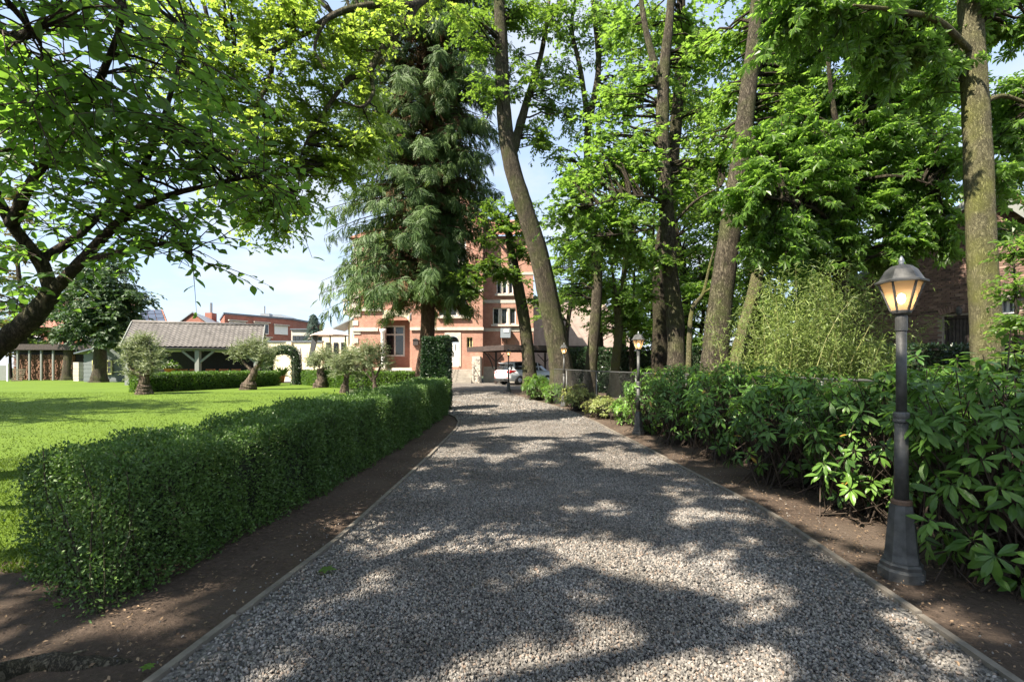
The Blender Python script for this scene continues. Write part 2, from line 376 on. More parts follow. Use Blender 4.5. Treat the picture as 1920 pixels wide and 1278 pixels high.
M['chestnut'] = leafmat('chestnut_leaf', (.04, .09, .02), (.11, .19, .04), (.32, .56, .07), .54, .38, .5)
M['bg_leaf'] = leafmat('woodland_leaf', (.045, .095, .022), (.12, .2, .045), (.34, .54, .07), .52, .5, .35)
M['far_leaf'] = leafmat('far_chestnut_leaf', (.02, .05, .022), (.1, .15, .07), (.1, .2, .04), .25, .5, .4)
M['dry_leaf'] = leafmat('browning_leaf', (.09, .09, .03), (.22, .2, .07), (.3, .26, .06), .35, .5, .3)
M['olive'] = leafmat('olive_leaf', (.12, .155, .075), (.36, .40, .24), (.32, .38, .14), .3, .5, .4)
M['conifer'] = leafmat('cypress_spray', (.025, .06, .018), (.135, .21, .06), (.2, .31, .05), .3, .55, .3)
M['conifer_brown'] = leafmat('dead_cypress_spray', (.09, .05, .025), (.2, .12, .06), (.2, .12, .04), .2, .7, .2)
M['spruce'] = leafmat('blue_spruce_spray', (.02, .045, .035), (.06, .1, .075), (.05, .1, .04), .15, .6, .3)
M['bamboo'] = leafmat('bamboo_leaf', (.07, .12, .022), (.29, .36, .10), (.3, .42, .08), .35, .45, .4)
M['flower'] = leafmat('pale_blossom', (.5, .52, .38), (.75, .74, .62), (.6, .6, .4), .3, .6, .3)
M['litter'] = leafmat('litter_leaf', (.07, .045, .03), (.3, .21, .13), (.2, .1, .05), .15, .7, .2)
M['bark'] = barkmat('bark', (.055, .046, .034), (.165, .14, .10), mossamt=.5)
M['bark_dark'] = barkmat('dark_bark', (.028, .022, .017), (.09, .07, .05), mossamt=.25)
M['bark_mossy'] = barkmat('mossy_bark', (.12, .11, .06), (.26, .24, .14), moss=(.17, .18, .045), mossamt=.75, scale=10)
M['bark_red'] = barkmat('red_cypress_bark', (.07, .042, .03), (.2, .125, .085), mossamt=.1)
M['bark_olive'] = barkmat('gnarled_olive_bark', (.06, .045, .033), (.26, .2, .15), mossamt=.05, scale=4)
M['bark_pale'] = barkmat('pale_bare_branch', (.2, .17, .11), (.4, .35, .25), mossamt=.1)
M['twig'] = simple('twig', (.05, .035, .024), .9, var=.3)
M['cane'] = simple('bamboo_cane', (.2, .2, .07), .5, var=.3)
M['brick'] = brickmat('villa_brick', (.36, .13, .08), (.46, .20, .13), (.42, .34, .28))
M['brick_dark'] = brickmat('town_brick', (.34, .095, .06), (.42, .13, .08), (.3, .2, .16))
M['brick_pink'] = brickmat('pale_pink_brick', (.5, .36, .31), (.56, .42, .36), (.5, .44, .4))
M['limestone'] = simple('limestone', (.50, .45, .38), .8, var=.2, scale=2.5, bmp=.2)
M['step_stone'] = simple('worn_step_stone', (.30, .27, .23), .85, var=.25, scale=3)
M['cream'] = simple('cream_render', (.66, .60, .43), .85, var=.08, scale=1.2)
M['white'] = simple('white_paint', (.78, .76, .72), .45, var=.06)
M['glass'] = simple('window_glass', (.022, .026, .03), .06, var=.3, spec=.8)
M['curtain'] = simple('net_curtain', (.55, .56, .58), .9, var=.15)
M['dark_wood'] = simple('dark_stained_wood', (.05, .036, .031), .6, var=.5, scale=9, bmp=.2)
M['grey_wood'] = simple('grey_painted_wood', (.19, .20, .185), .65, var=.1)
M['shed_grey'] = simple('slate_grey_boards', (.16, .18, .185), .7, var=.1)
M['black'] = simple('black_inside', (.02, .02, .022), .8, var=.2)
M['dark_sheet'] = simple('dark_roof_underside', (.035, .036, .04), .8, var=.2)
M['yellow_trim'] = simple('pale_yellow_trim', (.62, .58, .24), .6, var=.08)
M['orange_wood'] = simple('orange_teak', (.42, .13, .045), .55, var=.2)
M['terracotta'] = simple('terracotta', (.50, .19, .08), .8, var=.15)
M['tile_grey'] = simple('weathered_roof_tile', (.165, .15, .14), .85, var=.28, scale=2.0, bmp=.2)
M['tile_red'] = simple('red_clay_tile', (.24, .10, .065), .8, var=.4, scale=2.0, bmp=.2)
M['slate'] = simple('slate_roof', (.12, .14, .17), .5, var=.15)
M['zinc'] = simple('zinc', (.3, .31, .32), .45, metal=.6, var=.1)
M['iron'] = simple('lamp_iron', (.075, .074, .07), .55, metal=.3, var=.45, scale=14, bmp=.15)
M['iron_brown'] = simple('rusted_collar', (.14, .085, .055), .65, metal=.3, var=.25)
M['wire'] = simple('galvanised_wire', (.10, .10, .095), .5, metal=.5)
M['edging'] = simple('weathered_edging_board', (.15, .13, .105), .85, var=.4, scale=8, bmp=.4)
M['canopy'] = simple('pink_beige_canvas', (.62, .50, .45), .8, var=.06)
M['grey_cloth'] = simple('charcoal_cloth', (.06, .06, .065), .9)
M['offwhite_cloth'] = simple('off_white_canvas', (.72, .68, .62), .85, var=.06)
M['car_white'] = simple('white_car_paint', (.74, .76, .78), .22, var=.02)
M['tyre'] = simple('tyre_rubber', (.02, .02, .02), .8)
M['rim'] = simple('alloy_rim', (.4, .4, .42), .3, metal=.9)
M['tail_red'] = simple('red_tail_light_lens', (.5, .015, .02), .15, var=.1)
M['plate'] = simple('number_plate', (.62, .62, .6), .4, var=.03)
M['box_grey'] = simple('grey_box', (.23, .26, .29), .5, var=.05)
M['solar'] = simple('solar_cell', (.05, .065, .10), .15, var=.1)
M['log'] = simple('stacked_firewood', (.2, .105, .065), .9, var=.5, scale=12)
m, nt, p, out = newmat('amber_lamp_glass')
tr = N_(nt, 'ShaderNodeBsdfTransparent'); tr.inputs[0].default_value = (1, .86, .66, 1)
tl_ = N_(nt, 'ShaderNodeBsdfTranslucent'); tl_.inputs[0].default_value = (.85, .62, .42, 1)
p.inputs['Base Color'].default_value = (.6, .43, .31, 1); p.inputs['Roughness'].default_value = .2
mx1 = N_(nt, 'ShaderNodeMixShader'); mx1.inputs[0].default_value = .6
mx2 = N_(nt, 'ShaderNodeMixShader'); mx2.inputs[0].default_value = .4
nt.links.new(p.outputs[0], mx1.inputs[1]); nt.links.new(tl_.outputs[0], mx1.inputs[2])
nt.links.new(mx1.outputs[0], mx2.inputs[1]); nt.links.new(tr.outputs[0], mx2.inputs[2]); nt.links.new(mx2.outputs[0], out.inputs[0])
M['lamp_glass'] = m
m, nt, p, out = newmat('lit_bulb'); em = N_(nt, 'ShaderNodeEmission'); em.inputs[0].default_value = (1, .78, .42, 1); em.inputs[1].default_value = 8
nt.links.new(em.outputs[0], out.inputs[0]); M['bulb'] = m

# ------------------------------------------------------------------ ground, drive, lawn
def pl(pts):
    ys = np.array([p[0] for p in pts]); xs = np.array([p[1] for p in pts])
    return lambda y: np.interp(y, ys, xs)
XL = pl([(-12, -1.7), (1.0, -1.68), (2.2, -1.65), (4.1, -1.45), (7.3, -1.35), (11.2, -1.3), (12.6, -1.38), (13.7, -1.6), (15, -2.15), (17, -3.6), (20, -5.6), (24, -7.4), (30, -9.4), (40.5, -10.5)])
XR = pl([(-12, 2.2), (2.2, 2.3), (4.9, 2.55), (7, 2.45), (12.4, 2.2), (15, 1.9), (17.5, 1.37), (19.6, .69), (22.5, .05), (25.8, -.43), (26.8, -.2), (27.6, 1.2), (28.4, 6.5), (40.5, 8)])
def strip(name, ys, fl, fr, nx, dz, mat, amp=0.0, sc=3.0, seed=0.0):
    ys = np.asarray(ys); L = fl(ys); Rr = fr(ys); t = np.linspace(0, 1, nx + 1)
    X = L[:, None] + (Rr - L)[:, None] * t; Y = np.repeat(ys[:, None], nx + 1, 1); Z = gza(Y) + dz
    if amp:
        Pn = np.stack([X, Y, np.full_like(X, seed)], -1); e = np.minimum(t, 1 - t) * 8; e = np.clip(e, 0, 1)
        Z = Z + amp * (0.9 + .9 * noise3(Pn, sc, 4)) * e
    n = len(ys); idx = np.arange(n * (nx + 1)).reshape(n, nx + 1)
    q = np.stack([idx[:-1, :-1], idx[:-1, 1:], idx[1:, 1:], idx[1:, :-1]], -1).reshape(-1)
    nf = len(q) // 4
    o = mesh_obj(name, fast_mesh(name, np.stack([X, Y, Z], -1).reshape(-1, 3), q, np.arange(nf) * 4, np.full(nf, 4), mat, True))
    o['kind'] = 'structure'; return o
yw = np.concatenate([np.arange(-60, 10, 10), np.arange(10, 26.1, 1), np.arange(30, 100, 10), np.arange(100, 900, 100)])
strip('ground', yw, lambda y: y * 0 - 600, lambda y: y * 0 + 600, 40, -.03, M['field'])
ysn = np.concatenate([np.arange(-12, 1, .5), np.arange(1, 8, .05), np.arange(8, 27, .12), np.arange(27, 41, 1)])
strip('soil_bed', ysn[ysn < 16.1], lambda y: np.where(y < 3.6, -9.0, -3.2), lambda y: XL(y) - .03, 60, -.008, M['soil'], .018, 3.2)
strip('soil_bed', ysn[ysn < 29], lambda y: XR(y) + .03, lambda y: y * 0 + 20.0, 70, -.008, M['soil'], .018, 3.2, 5.0)
strip('gravel_drive', ysn, XL, XR, 14, .004, M['gravel_bed'])
LAWN_R = pl([(3.2, -3.05), (14, -2.95), (16, -4.2), (20, -6.6), (24, -8.3), (28, -9.8), (46, -11)])
strip('lawn', np.concatenate([np.arange(3.6, 12, .2), np.arange(12, 46.1, 1)]), lambda y: -60 + 0 * y, LAWN_R, 60, .006, M['lawn'], .006, 1.0, 2.0)
strip('patio', np.arange(36, 60.1, 1), lambda y: y * 0 - 22, lambda y: y * 0 - 10.2, 4, .012, M['pale_gravel'])

def boards(label, fx, name='timber_edging'):
    root = thing(name, label, 'edging', (float(fx(2.0)), 2.0, 0))
    ys = [-2.0]
    while ys[-1] < 25.6: ys.append(min(ys[-1] + (2.4 if ys[-1] < 11 else 1.2), 26))
    for a, b in zip(ys[:-1], ys[1:]):
        yy = np.linspace(a + .012, b - .012, 5); mb = MB()
        xs = fx(yy); j = random.uniform(-.006, .006)
        rows = []
        for k in range(5):
            z = gz(yy[k]) + .03 + j * .6
            rows += [(xs[k] - .022 + j, yy[k], z - .07), (xs[k] + .023 + j, yy[k], z - .07), (xs[k] + .021 + j, yy[k], z), (xs[k] - .021 + j, yy[k], z)]
        fs = [(3, 2, 1, 0), (16, 17, 18, 19)]
        for k in range(4):
            for c in range(4): fs.append((k * 4 + c, k * 4 + (c + 1) % 4, k * 4 + 4 + (c + 1) % 4, k * 4 + 4 + c))
        mb.add(rows, fs); mb.build('plank', M['edging'], root)
boards('low weathered timber edging on the hedge side of the gravel drive', XL)
boards('low weathered timber edging on the rhododendron side of the gravel drive', XR)

# loose stones on the drive (nobody could count them)
def gn_scatter(ob, mat, smin, smax):
    ng = bpy.data.node_groups.new('stones', 'GeometryNodeTree')
    ng.interface.new_socket('Geometry', in_out='INPUT', socket_type='NodeSocketGeometry')
    ng.interface.new_socket('Geometry', in_out='OUTPUT', socket_type='NodeSocketGeometry')
    nd, lk = ng.nodes, ng.links
    gi = nd.new('NodeGroupInput'); go = nd.new('NodeGroupOutput')
    jn = nd.new('GeometryNodeJoinGeometry')
    for s in range(4):
        ico = nd.new('GeometryNodeMeshIcoSphere'); ico.inputs['Radius'].default_value = 1.0; ico.inputs['Subdivisions'].default_value = 1
        sp = nd.new('GeometryNodeSetPosition'); rv = nd.new('FunctionNodeRandomValue'); rv.data_type = 'FLOAT_VECTOR'
        rv.inputs[0].default_value = (-.3, -.3, -.3); rv.inputs[1].default_value = (.3, .3, .3); rv.inputs['Seed'].default_value = s
        lk.new(ico.outputs[0], sp.inputs['Geometry']); lk.new(rv.outputs[0], sp.inputs['Offset'])
        sm = nd.new('GeometryNodeSetMaterial'); sm.inputs['Material'].default_value = mat; lk.new(sp.outputs[0], sm.inputs[0])
        g2i = nd.new('GeometryNodeGeometryToInstance'); lk.new(sm.outputs[0], g2i.inputs[0]); lk.new(g2i.outputs[0], jn.inputs[0])
    ip = nd.new('GeometryNodeInstanceOnPoints'); lk.new(gi.outputs[0], ip.inputs['Points']); lk.new(jn.outputs[0], ip.inputs['Instance'])
    ip.inputs['Pick Instance'].default_value = True
    r1 = nd.new('FunctionNodeRandomValue'); r1.data_type = 'FLOAT_VECTOR'; r1.inputs[1].default_value = (6.28, 6.28, 6.28); r1.inputs['Seed'].default_value = 11
    lk.new(r1.outputs[0], ip.inputs['Rotation'])
    r2 = nd.new('FunctionNodeRandomValue'); r2.data_type = 'FLOAT_VECTOR'; r2.inputs['Seed'].default_value = 12
    r2.inputs[0].default_value = (smin, smin * .8, smin * .6); r2.inputs[1].default_value = (smax, smax * .85, smax * .7)
    lk.new(r2.outputs[0], ip.inputs['Scale']); lk.new(ip.outputs[0], go.inputs[0])
    md = ob.modifiers.new('scatter', 'NODES'); md.node_group = ng
def scatter_pts(n, y0, y1, pw=1.0, over=0.0):
    y = y0 + (y1 - y0) * rs.rand(n) ** pw; a, b = XL(y) - over, XR(y) + over
    x = a + (b - a) * rs.rand(n); P = np.stack([x, y, gza(y) + .006 + rs.rand(n) * .012], 1)
    if over: return P
    e = np.minimum(x - a, b - x) + .12 * noise3(P, 2.0, 3); return P[rs.rand(n) < np.clip(.12 + e / .6, 0, 1)]
def pts_obj(name, P):
    me = bpy.data.meshes.new(name); me.vertices.add(len(P)); me.vertices.foreach_set('co', P.astype(np.float32).reshape(-1)); me.update()
    return mesh_obj(name, me, None, 'stuff')
Pg = np.concatenate([scatter_pts(125000, 1.2, 6.0), scatter_pts(60000, 6.0, 13.0)])
g1 = pts_obj('gravel', Pg); gn_scatter(g1, M['stone'], .0055, .0125)
tag(g1, 'loose grey stone chippings covering the drive')
Ps = np.concatenate([scatter_pts(2200, 1.4, 10, 1.2, .4)]); Ps = Ps[(Ps[:, 0] < XL(Ps[:, 1]) - .03) | (Ps[:, 0] > XR(Ps[:, 1]) + .03)]; Ps[:, 2] += .012
g0 = pts_obj('gravel', Ps); gn_scatter(g0, M['stone'], .004, .009); tag(g0, 'stray stone chips kicked onto the soil beds')
Pf = scatter_pts(26000, 13.0, 26.0); g2 = pts_obj('gravel', Pf); gn_scatter(g2, M['stone'], .014, .03)
tag(g2, 'loose grey stone chippings farther up the drive')

# mown grass near enough to read as blades
def grass(n, xs, ys, h, w):
    x = rs.uniform(xs[0], xs[1], n); y = ys[0] + (ys[1] - ys[0]) * rs.rand(n) ** 1.4
    k = (x < LAWN_R(y) + .05 * rs.randn(n)); x = x[k]; y = y[k]; n = len(x)
    a = rs.uniform(0, 6.28, n); P = np.stack([x, y, gza(y) + .006], 1)
    A = nrm(np.stack([.55 * rs.randn(n), .55 * rs.randn(n), np.ones(n)], 1)); Nn = np.stack([np.cos(a), np.sin(a), .2 * rs.randn(n)], 1)
    sc = h * rs.uniform(.6, 1.3, n)
    t = T_([(0, w, 0), (0, -w, 0), (1, 0, .15)], [(0, 1, 2)])
    return leaf_data(t, P, A, Nn, sc, np.clip(.4 * rs.rand(n) + .3 + .45 * noise3(P, .9, 3), 0, 1))
def join_leaf(parts):
    V = []; L = []; St = []; To = []; Ti = []; vo = lo = 0
    for v, l, s, t, ti in parts:
        V.append(v); L.append(l + vo); St.append(s + lo); To.append(t); Ti.append(ti); vo += len(v); lo += len(l)
    return np.concatenate(V), np.concatenate(L), np.concatenate(St), np.concatenate(To), np.concatenate(Ti)
gd = join_leaf([grass(50000, (-8, -2.8), (3.4, 9), .05, .09), grass(100000, (-26, -2.8), (7, 24), .035, .2)])
g3 = mesh_obj('grass', fast_mesh('grass', *gd[:4], M['grass'], False, gd[4]), None, 'stuff'); tag(g3, 'short mown grass blades of the sunny lawn')
# ragged grass and litter on bare soil
n = 9000; yl = 1.5 + 13 * rs.rand(n) ** 1.5; sd = rs.rand(n) < .5
xl_ = np.where(sd, XL(yl) - .05 - rs.rand(n) * 1.6 + (rs.rand(n) < .25) * .35, XR(yl) + .03 + np.abs(rs.randn(n)) * .9 - (rs.rand(n) < .25) * .4)
Pl = np.stack([xl_, yl, gza(yl) + .022], 1); al = rs.uniform(0, 6.28, n)
lit = leaves_obj('leaf_litter', LEAF_RHOMB, Pl, np.stack([np.cos(al), np.sin(al), .3 * rs.randn(n)], 1), np.stack([.3 * rs.randn(n), .3 * rs.randn(n), np.ones(n)], 1),
                 rs.uniform(.008, .03, n) , rs.rand(n), M['litter'], None, 'stuff')
tag(lit, 'dry fallen leaves and chips scattered on the soil beds')

# ------------------------------------------------------------------ trees
def limb_samples(limbs):
    out = []
    for pts, rad in limbs:
        P, R = spline(pts, rad, 5); out.append(P)
    return np.concatenate(out)
def crown(root, limbs, blobs, tmpl, leaf, mat, sprays=6, per=10, slen=.5, twigs=True, branches=True, r0=.022, droop=.25, up=1.0, spread=.35,
          twigmat='bark_dark', shell=.55, name='crown', tintbias=0.0, minw=.6, tmin=.55):
    LS = limb_samples(limbs)
    T = []
    for c, r, nb in blobs:
        d = nrm(rs.randn(nb, 3)); rad = rs.rand(nb) ** shell
        T.append(np.array(c) + d * rad[:, None] * np.array(r))
    T = np.concatenate(T); m = len(T)
    D = np.linalg.norm(T[:, None] - LS[None], axis=2) + minw * np.maximum(0, LS[None, :, 2] - T[:, None, 2] + .2)
    A = LS[np.argmin(D, 1)]
    dist = np.linalg.norm(T - A, axis=1, keepdims=True)
    mid = (A + T) / 2 + np.array([0, 0, 1.0]) * dist * .13 + rs.randn(m, 3) * dist * .07
    t = np.linspace(0, 1, 6)[None, :, None]
    C = (1 - t) ** 2 * A[:, None] + 2 * t * (1 - t) * mid[:, None] + t * t * T[:, None]
    C[:, 1:-1] += rs.randn(m, 4, 3) * dist[:, None] * .025
    if branches:
        R = np.linspace(1, .25, 6)[None] * np.clip(dist * r0, .006, .06)
        twig_mesh('branches', C, R, M[twigmat], root, 4)['kind'] = 'stuff'
    # sprays
    k = m * sprays; bi = np.repeat(np.arange(m), sprays); tt = rs.uniform(tmin, 1.0, k) ** .8
    f = tt * 5; i0 = np.minimum(f.astype(int), 4); w = (f - i0)[:, None]
    S0 = C[bi, i0] * (1 - w) + C[bi, i0 + 1] * w
    tang = nrm(C[bi, i0 + 1] - C[bi, i0])
    dr = nrm(tang * .6 + rs.randn(k, 3) * np.array([.8, .8, spread]))
    L = slen * rs.uniform(.6, 1.25, k)
    tq = np.linspace(0, 1, 4)[None, :, None]
    SP = S0[:, None] + dr[:, None] * (L[:, None, None] * tq) - np.array([0, 0, 1.0]) * (L[:, None, None] * droop * tq ** 2)
    if twigs:
        twig_mesh('twigs', SP, np.array([.0055, .0045, .003, .0018])[None] * np.ones((k, 1)) * (leaf / .1) ** .5, M['twig'], root, 3)['kind'] = 'stuff'
    n = k * per; si = np.repeat(np.arange(k), per); lt = np.tile(np.linspace(.12, 1.0, per), k) + rs.uniform(-.05, .05, n)
    g = np.clip(lt, 0, 1) * 3; j0 = np.minimum(g.astype(int), 2); w = (g - j0)[:, None]
    P = SP[si, j0] * (1 - w) + SP[si, j0 + 1] * w
    sdir = dr[si]; side = np.cross(sdir, np.array([0, 0, 1.0])); side = nrm(side) * np.where(np.tile(np.arange(per), k) % 2, 1, -1)[:, None]
    Ax = nrm(sdir * .55 + side * .85 + rs.randn(n, 3) * .3 - np.array([0, 0, 1.0]) * (droop + .15 * rs.rand(n)[:, None]))
    Nn = nrm(np.array([0, 0, up]) + rs.randn(n, 3) * .5 + sdir * .15)
    tint = np.clip(.5 * rs.rand(n) + .35 * rs.rand(k)[si] + .25 * rs.rand(m)[bi][si] - .08 + tintbias, 0, 1)
    o = leaves_obj(name, tmpl, P, Ax, Nn, leaf * rs.uniform(.65, 1.2, n), tint, mat, root)
    return o, (P, Ax, Nn, tint)
def tree(name, label, cat, trunk, tr, limbs=(), bark='bark', group=None, nseg=28, rough=.10, ridges=.02, flare=.5):
    b = trunk[0]; root = thing(name, label, cat, (b[0], b[1], gz(b[1])), group)
    mb = MB(); mb.tube([Vector(b) - Vector((0, 0, .3)), Vector(b), Vector(b) + (Vector(trunk[1]) - Vector(b)).normalized() * .35] + list(trunk[1:]), [tr[0] * 1.15, tr[0] * 1.05, tr[0]] + list(tr[1:]), nseg, 8, rough, ridges, seed=len(label), flare=flare)
    mb.build('trunk', M[bark], root, True)
    for pts, rad in limbs:
        q = MB(); q.tube(pts, rad, 10, 7, .1, seed=len(pts) + rad[0]); q.build('limb', M[bark], root, True)
    return root, [(trunk, tr)] + list(limbs)
def bl(lst, d=None): return [(at(u, v, dd), (r, r, r * .75) if not isinstance(r, tuple) else r, n) for u, v, dd, r, n in lst]

# --- cherry on the lawn side, reaching over the picture from the left
c_tr = [Vector((-5.95, 4.75, 0)), at(-95, 730, 4.5), at(-10, 655, 4.3), at(60, 595, 4.2), at(98, 548, 4.2)]
c_l1 = [at(98, 548, 4.2), at(75, 490, 4.15), at(22, 420, 4.0), at(-15, 340, 3.8), at(-30, 230, 3.5)]
c_l2 = [at(98, 548, 4.2), at(150, 492, 4.1), at(228, 412, 4.0), at(300, 372, 3.9), at(400, 345, 3.8), at(480, 330, 3.7)]
c_l3 = [at(22, 420, 4.0), at(60, 340, 3.7), at(150, 215, 3.4), at(200, 120, 3.1), at(235, 20, 2.9)]
c_l4 = [at(228, 412, 4.0), at(262, 330, 3.9), at(300, 240, 3.8), at(330, 140, 3.7), at(352, 60, 3.6)]
c_l5 = [at(75, 490, 4.15), at(170, 420, 4.4), at(260, 300, 4.8), at(330, 200, 5.0)]
c_l6 = [at(-10, 655, 4.3), at(-140, 480, 4.2), at(-160, 300, 3.9), at(-60, 120, 3.2), at(60, 60, 2.7)]
c_l7 = [at(150, 492, 4.1), at(240, 470, 4.0), at(330, 455, 3.9), at(360, 478, 3.85)]
root, lm = tree('cherry_tree', 'dark leaning cherry tree with oval leaves overhanging the left lawn', 'tree', c_tr, [.11, .092, .085, .078, .066],
    [(c_l1, [.058, .053, .043, .032, .02]), (c_l2, [.05, .044, .034, .025, .016, .009]), (c_l3, [.05, .035, .028, .02, .012]),
     (c_l4, [.035, .026, .02, .015, .008]), (c_l5, [.04, .03, .022, .012]), (c_l6, [.09, .07, .055, .04, .025]), (c_l7, [.03, .022, .015, .008])], 'bark_dark', rough=.2)
cb = bl([(60, 60, 2.7, .75, 20), (190, 60, 2.9, .7, 20), (60, 180, 3.0, .7, 19), (170, 190, 3.2, .7, 20), (290, 170, 3.5, .35, 5), (300, 260, 3.7, .6, 17), (170, 300, 3.7, .6, 16),
         (60, 320, 3.9, .6, 11), (390, 260, 3.7, .4, 7), (450, 330, 3.7, .4, 7), (350, 370, 3.9, .5, 12), (220, 400, 4.0, .5, 11), (120, 440, 4.1, .5, 9), (300, 440, 3.9, .4, 9),
         (350, 465, 3.85, .25, 5), (30, 480, 4.1, .5, 7), (500, 340, 3.7, .22, 5), (-80, 300, 3.6, .8, 9), (-60, 100, 2.8, .8, 11), (40, -120, 2.8, .9, 11), (150, -140, 3.2, .7, 6), (10, 590, 4.4, .35, 4)])
def crown_with_leaf_parts(root, lm, blobs, tmpl, leaf, mat, npart=300, window=(0, 0, 1920, 1278), **kw):
    o, (P, Ax, Nn, tint) = crown(root, lm, blobs, tmpl, leaf, mat, **kw)
    sc = leaf * rs.uniform(.75, 1.25, len(P)); me_old = o.data; bpy.data.objects.remove(o); bpy.data.meshes.remove(me_old)
    u = CU + F * P[:, 0] / P[:, 1]; v = HV - F * (P[:, 2] - EYE) / P[:, 1]
    ok = (P[:, 1] > .5) & (u > window[0]) & (u < window[2]) & (v > window[1]) & (v < window[3])
    size = np.where(ok, sc / np.maximum(P[:, 1], .5), 0); sel = np.argsort(-size)[:npart]; sel = sel[size[sel] > 0]
    part_leaves(root, tmpl, P[sel], Ax[sel], Nn[sel], sc[sel], tint[sel], mat)
    rest = np.setdiff1d(np.arange(len(P)), sel)
    leaves_obj(kw.get('name', 'crown'), tmpl, P[rest], Ax[rest], Nn[rest], sc[rest], tint[rest], mat, root, 'stuff')
def part_leaves(root, tmpl, P, Ax, Nn, sc, tint, mat):
    ms = []
    for q in range(6):
        z = np.zeros((1, 3)); V, l, s, t, ti = leaf_data(tmpl, z, np.array([[1.0, 0, 0]]), np.array([[0, 0, 1.0]]), np.ones(1), np.array([(q + .5) / 6]))
        ms.append(fast_mesh('leaf', V, l, s, t, mat, False, ti))
    b = np.array(base_of(root)); Ax = nrm(Ax); B = nrm(np.cross(Nn, Ax)); N2 = np.cross(Ax, B)
    for i in range(len(P)):
        lo = bpy.data.objects.new('leaf', ms[min(5, int(tint[i] * 6))]); lo.parent = root
        m4 = np.eye(4); m4[:3, 0] = Ax[i] * sc[i]; m4[:3, 1] = B[i] * sc[i]; m4[:3, 2] = N2[i] * sc[i]; m4[:3, 3] = P[i] - b
        lo.matrix_basis = Matrix(m4.tolist()); COL.objects.link(lo)
crown_with_leaf_parts(root, lm, cb, LEAF_OVAL, .092, M['cherry'], 300, (0, 0, 620, 700), sprays=3, per=6, slen=.46, r0=.02, droop=.22, spread=.2)

# --- oak leaning over the drive, its long limb arching over the picture
o_tr = [gp(1056, 19), at(1052, 690, 19), at(1036, 600, 19), at(1011, 480, 18.8), at(985, 395, 18.6), at(957, 300, 18.4), at(944, 200, 18.2), at(940, 80, 18), at(934, -80, 17.8), at(930, -200, 17.6)]
o_l1 = [at(934, -80, 17.8), at(880, -90, 15), at(820, -30, 12), at(782, 8, 10.8), at(720, 8, 10.4), at(640, 22, 10), at(575, 60, 9.8), at(490, 104, 9.6), at(430, 98, 9.5), at(380, 128, 9.4), at(335, 160, 9.2)]
o_l2 = [at(782, 8, 10.8), at(758, 45, 10.6), at(715, 95, 10.4), at(690, 135, 10.3), at(655, 148, 10.2), at(625, 185, 10.1), at(590, 240, 10), at(565, 290, 9.9), at(560, 350, 9.8)]
o_l3 = [at(513, 95, 9.6), at(505, 150, 9.5), at(480, 200, 9.4), at(455, 260, 9.3), at(440, 300, 9.2)]
o_l4 = [at(640, 22, 10), at(610, 40, 9.7), at(590, 90, 9.5), at(610, 130, 9.3)]
o_l5 = [at(957, 300, 18.4), at(985, 200, 18.8), at(1015, 100, 19), at(1030, 0, 19)]
o_l6 = [at(690, 135, 10.3), at(700, 170, 10), at(680, 200, 9.8), at(640, 190, 9.6)]
root, lm = tree('oak_tree', 'mossy oak leaning left over the drive behind the third lamp, long limb arching overhead', 'tree', o_tr,
    [.54, .46, .41, .375, .34, .31, .27, .24, .2, .17], [(o_l1, [.16, .13, .1, .085, .072, .062, .055, .048, .04, .03, .015]), (o_l2, [.085, .08, .074, .07, .06, .045, .033, .022, .012]),
    (o_l3, [.05, .045, .035, .025, .012]), (o_l4, [.05, .04, .03, .02]), (o_l5, [.2, .15, .1, .06]), (o_l6, [.05, .04, .03, .015])], 'bark', rough=.06, ridges=.015)
ob = bl([(340, 20, 9.3, 1.0, 13), (440, 30, 9.5, 1.0, 14), (540, 20, 9.9, 1.0, 14), (640, 60, 10.1, .9, 13), (700, 40, 10.5, .9, 10), (400, 140, 9.5, .9, 14), (490, 180, 9.7, .9, 16), (570, 150, 10, .9, 14),
         (630, 240, 10.3, .8, 13), (680, 190, 10.5, .7, 7), (540, 270, 10, .8, 14), (460, 290, 9.7, .8, 13), (590, 320, 10.3, .6, 10), (520, 370, 10, .6, 10), (500, 400, 9.8, .45, 5), (450, 380, 9.8, .6, 7), (650, 310, 10.4, .6, 6),
         (380, 240, 9.4, .8, 10), (700, 280, 10.6, .5, 5), (380, -110, 9.5, 1.3, 5), (560, -120, 10.1, 1.3, 5), (720, -100, 10.9, 1.0, 3), (820, 20, 12, .8, 5), (300, 90, 9.1, .8, 7), (545, 420, 9.9, .3, 2)])
crown_with_leaf_parts(root, lm, ob, LEAF_OAK, .125, M['oak'], sprays=8, per=11, slen=.55, droop=.3, spread=.45)
ob2 = bl([(1000, 60, 19, 1.7, 18), (1040, 180, 19, 1.3, 14), (960, 20, 18, 1.6, 16), (905, 60, 17.5, 1.3, 12), (900, 170, 17.6, 1.1, 8), (1015, 260, 19, .9, 10), (1010, -120, 19, 2, 14), (980, 160, 18.5, 1.2, 10)])
crown(root, lm[:1] + lm[-2:-1], ob2, LEAF_OAK, .17, M['oak_dark'], sprays=8, per=10, slen=.6, name='upper_crown')

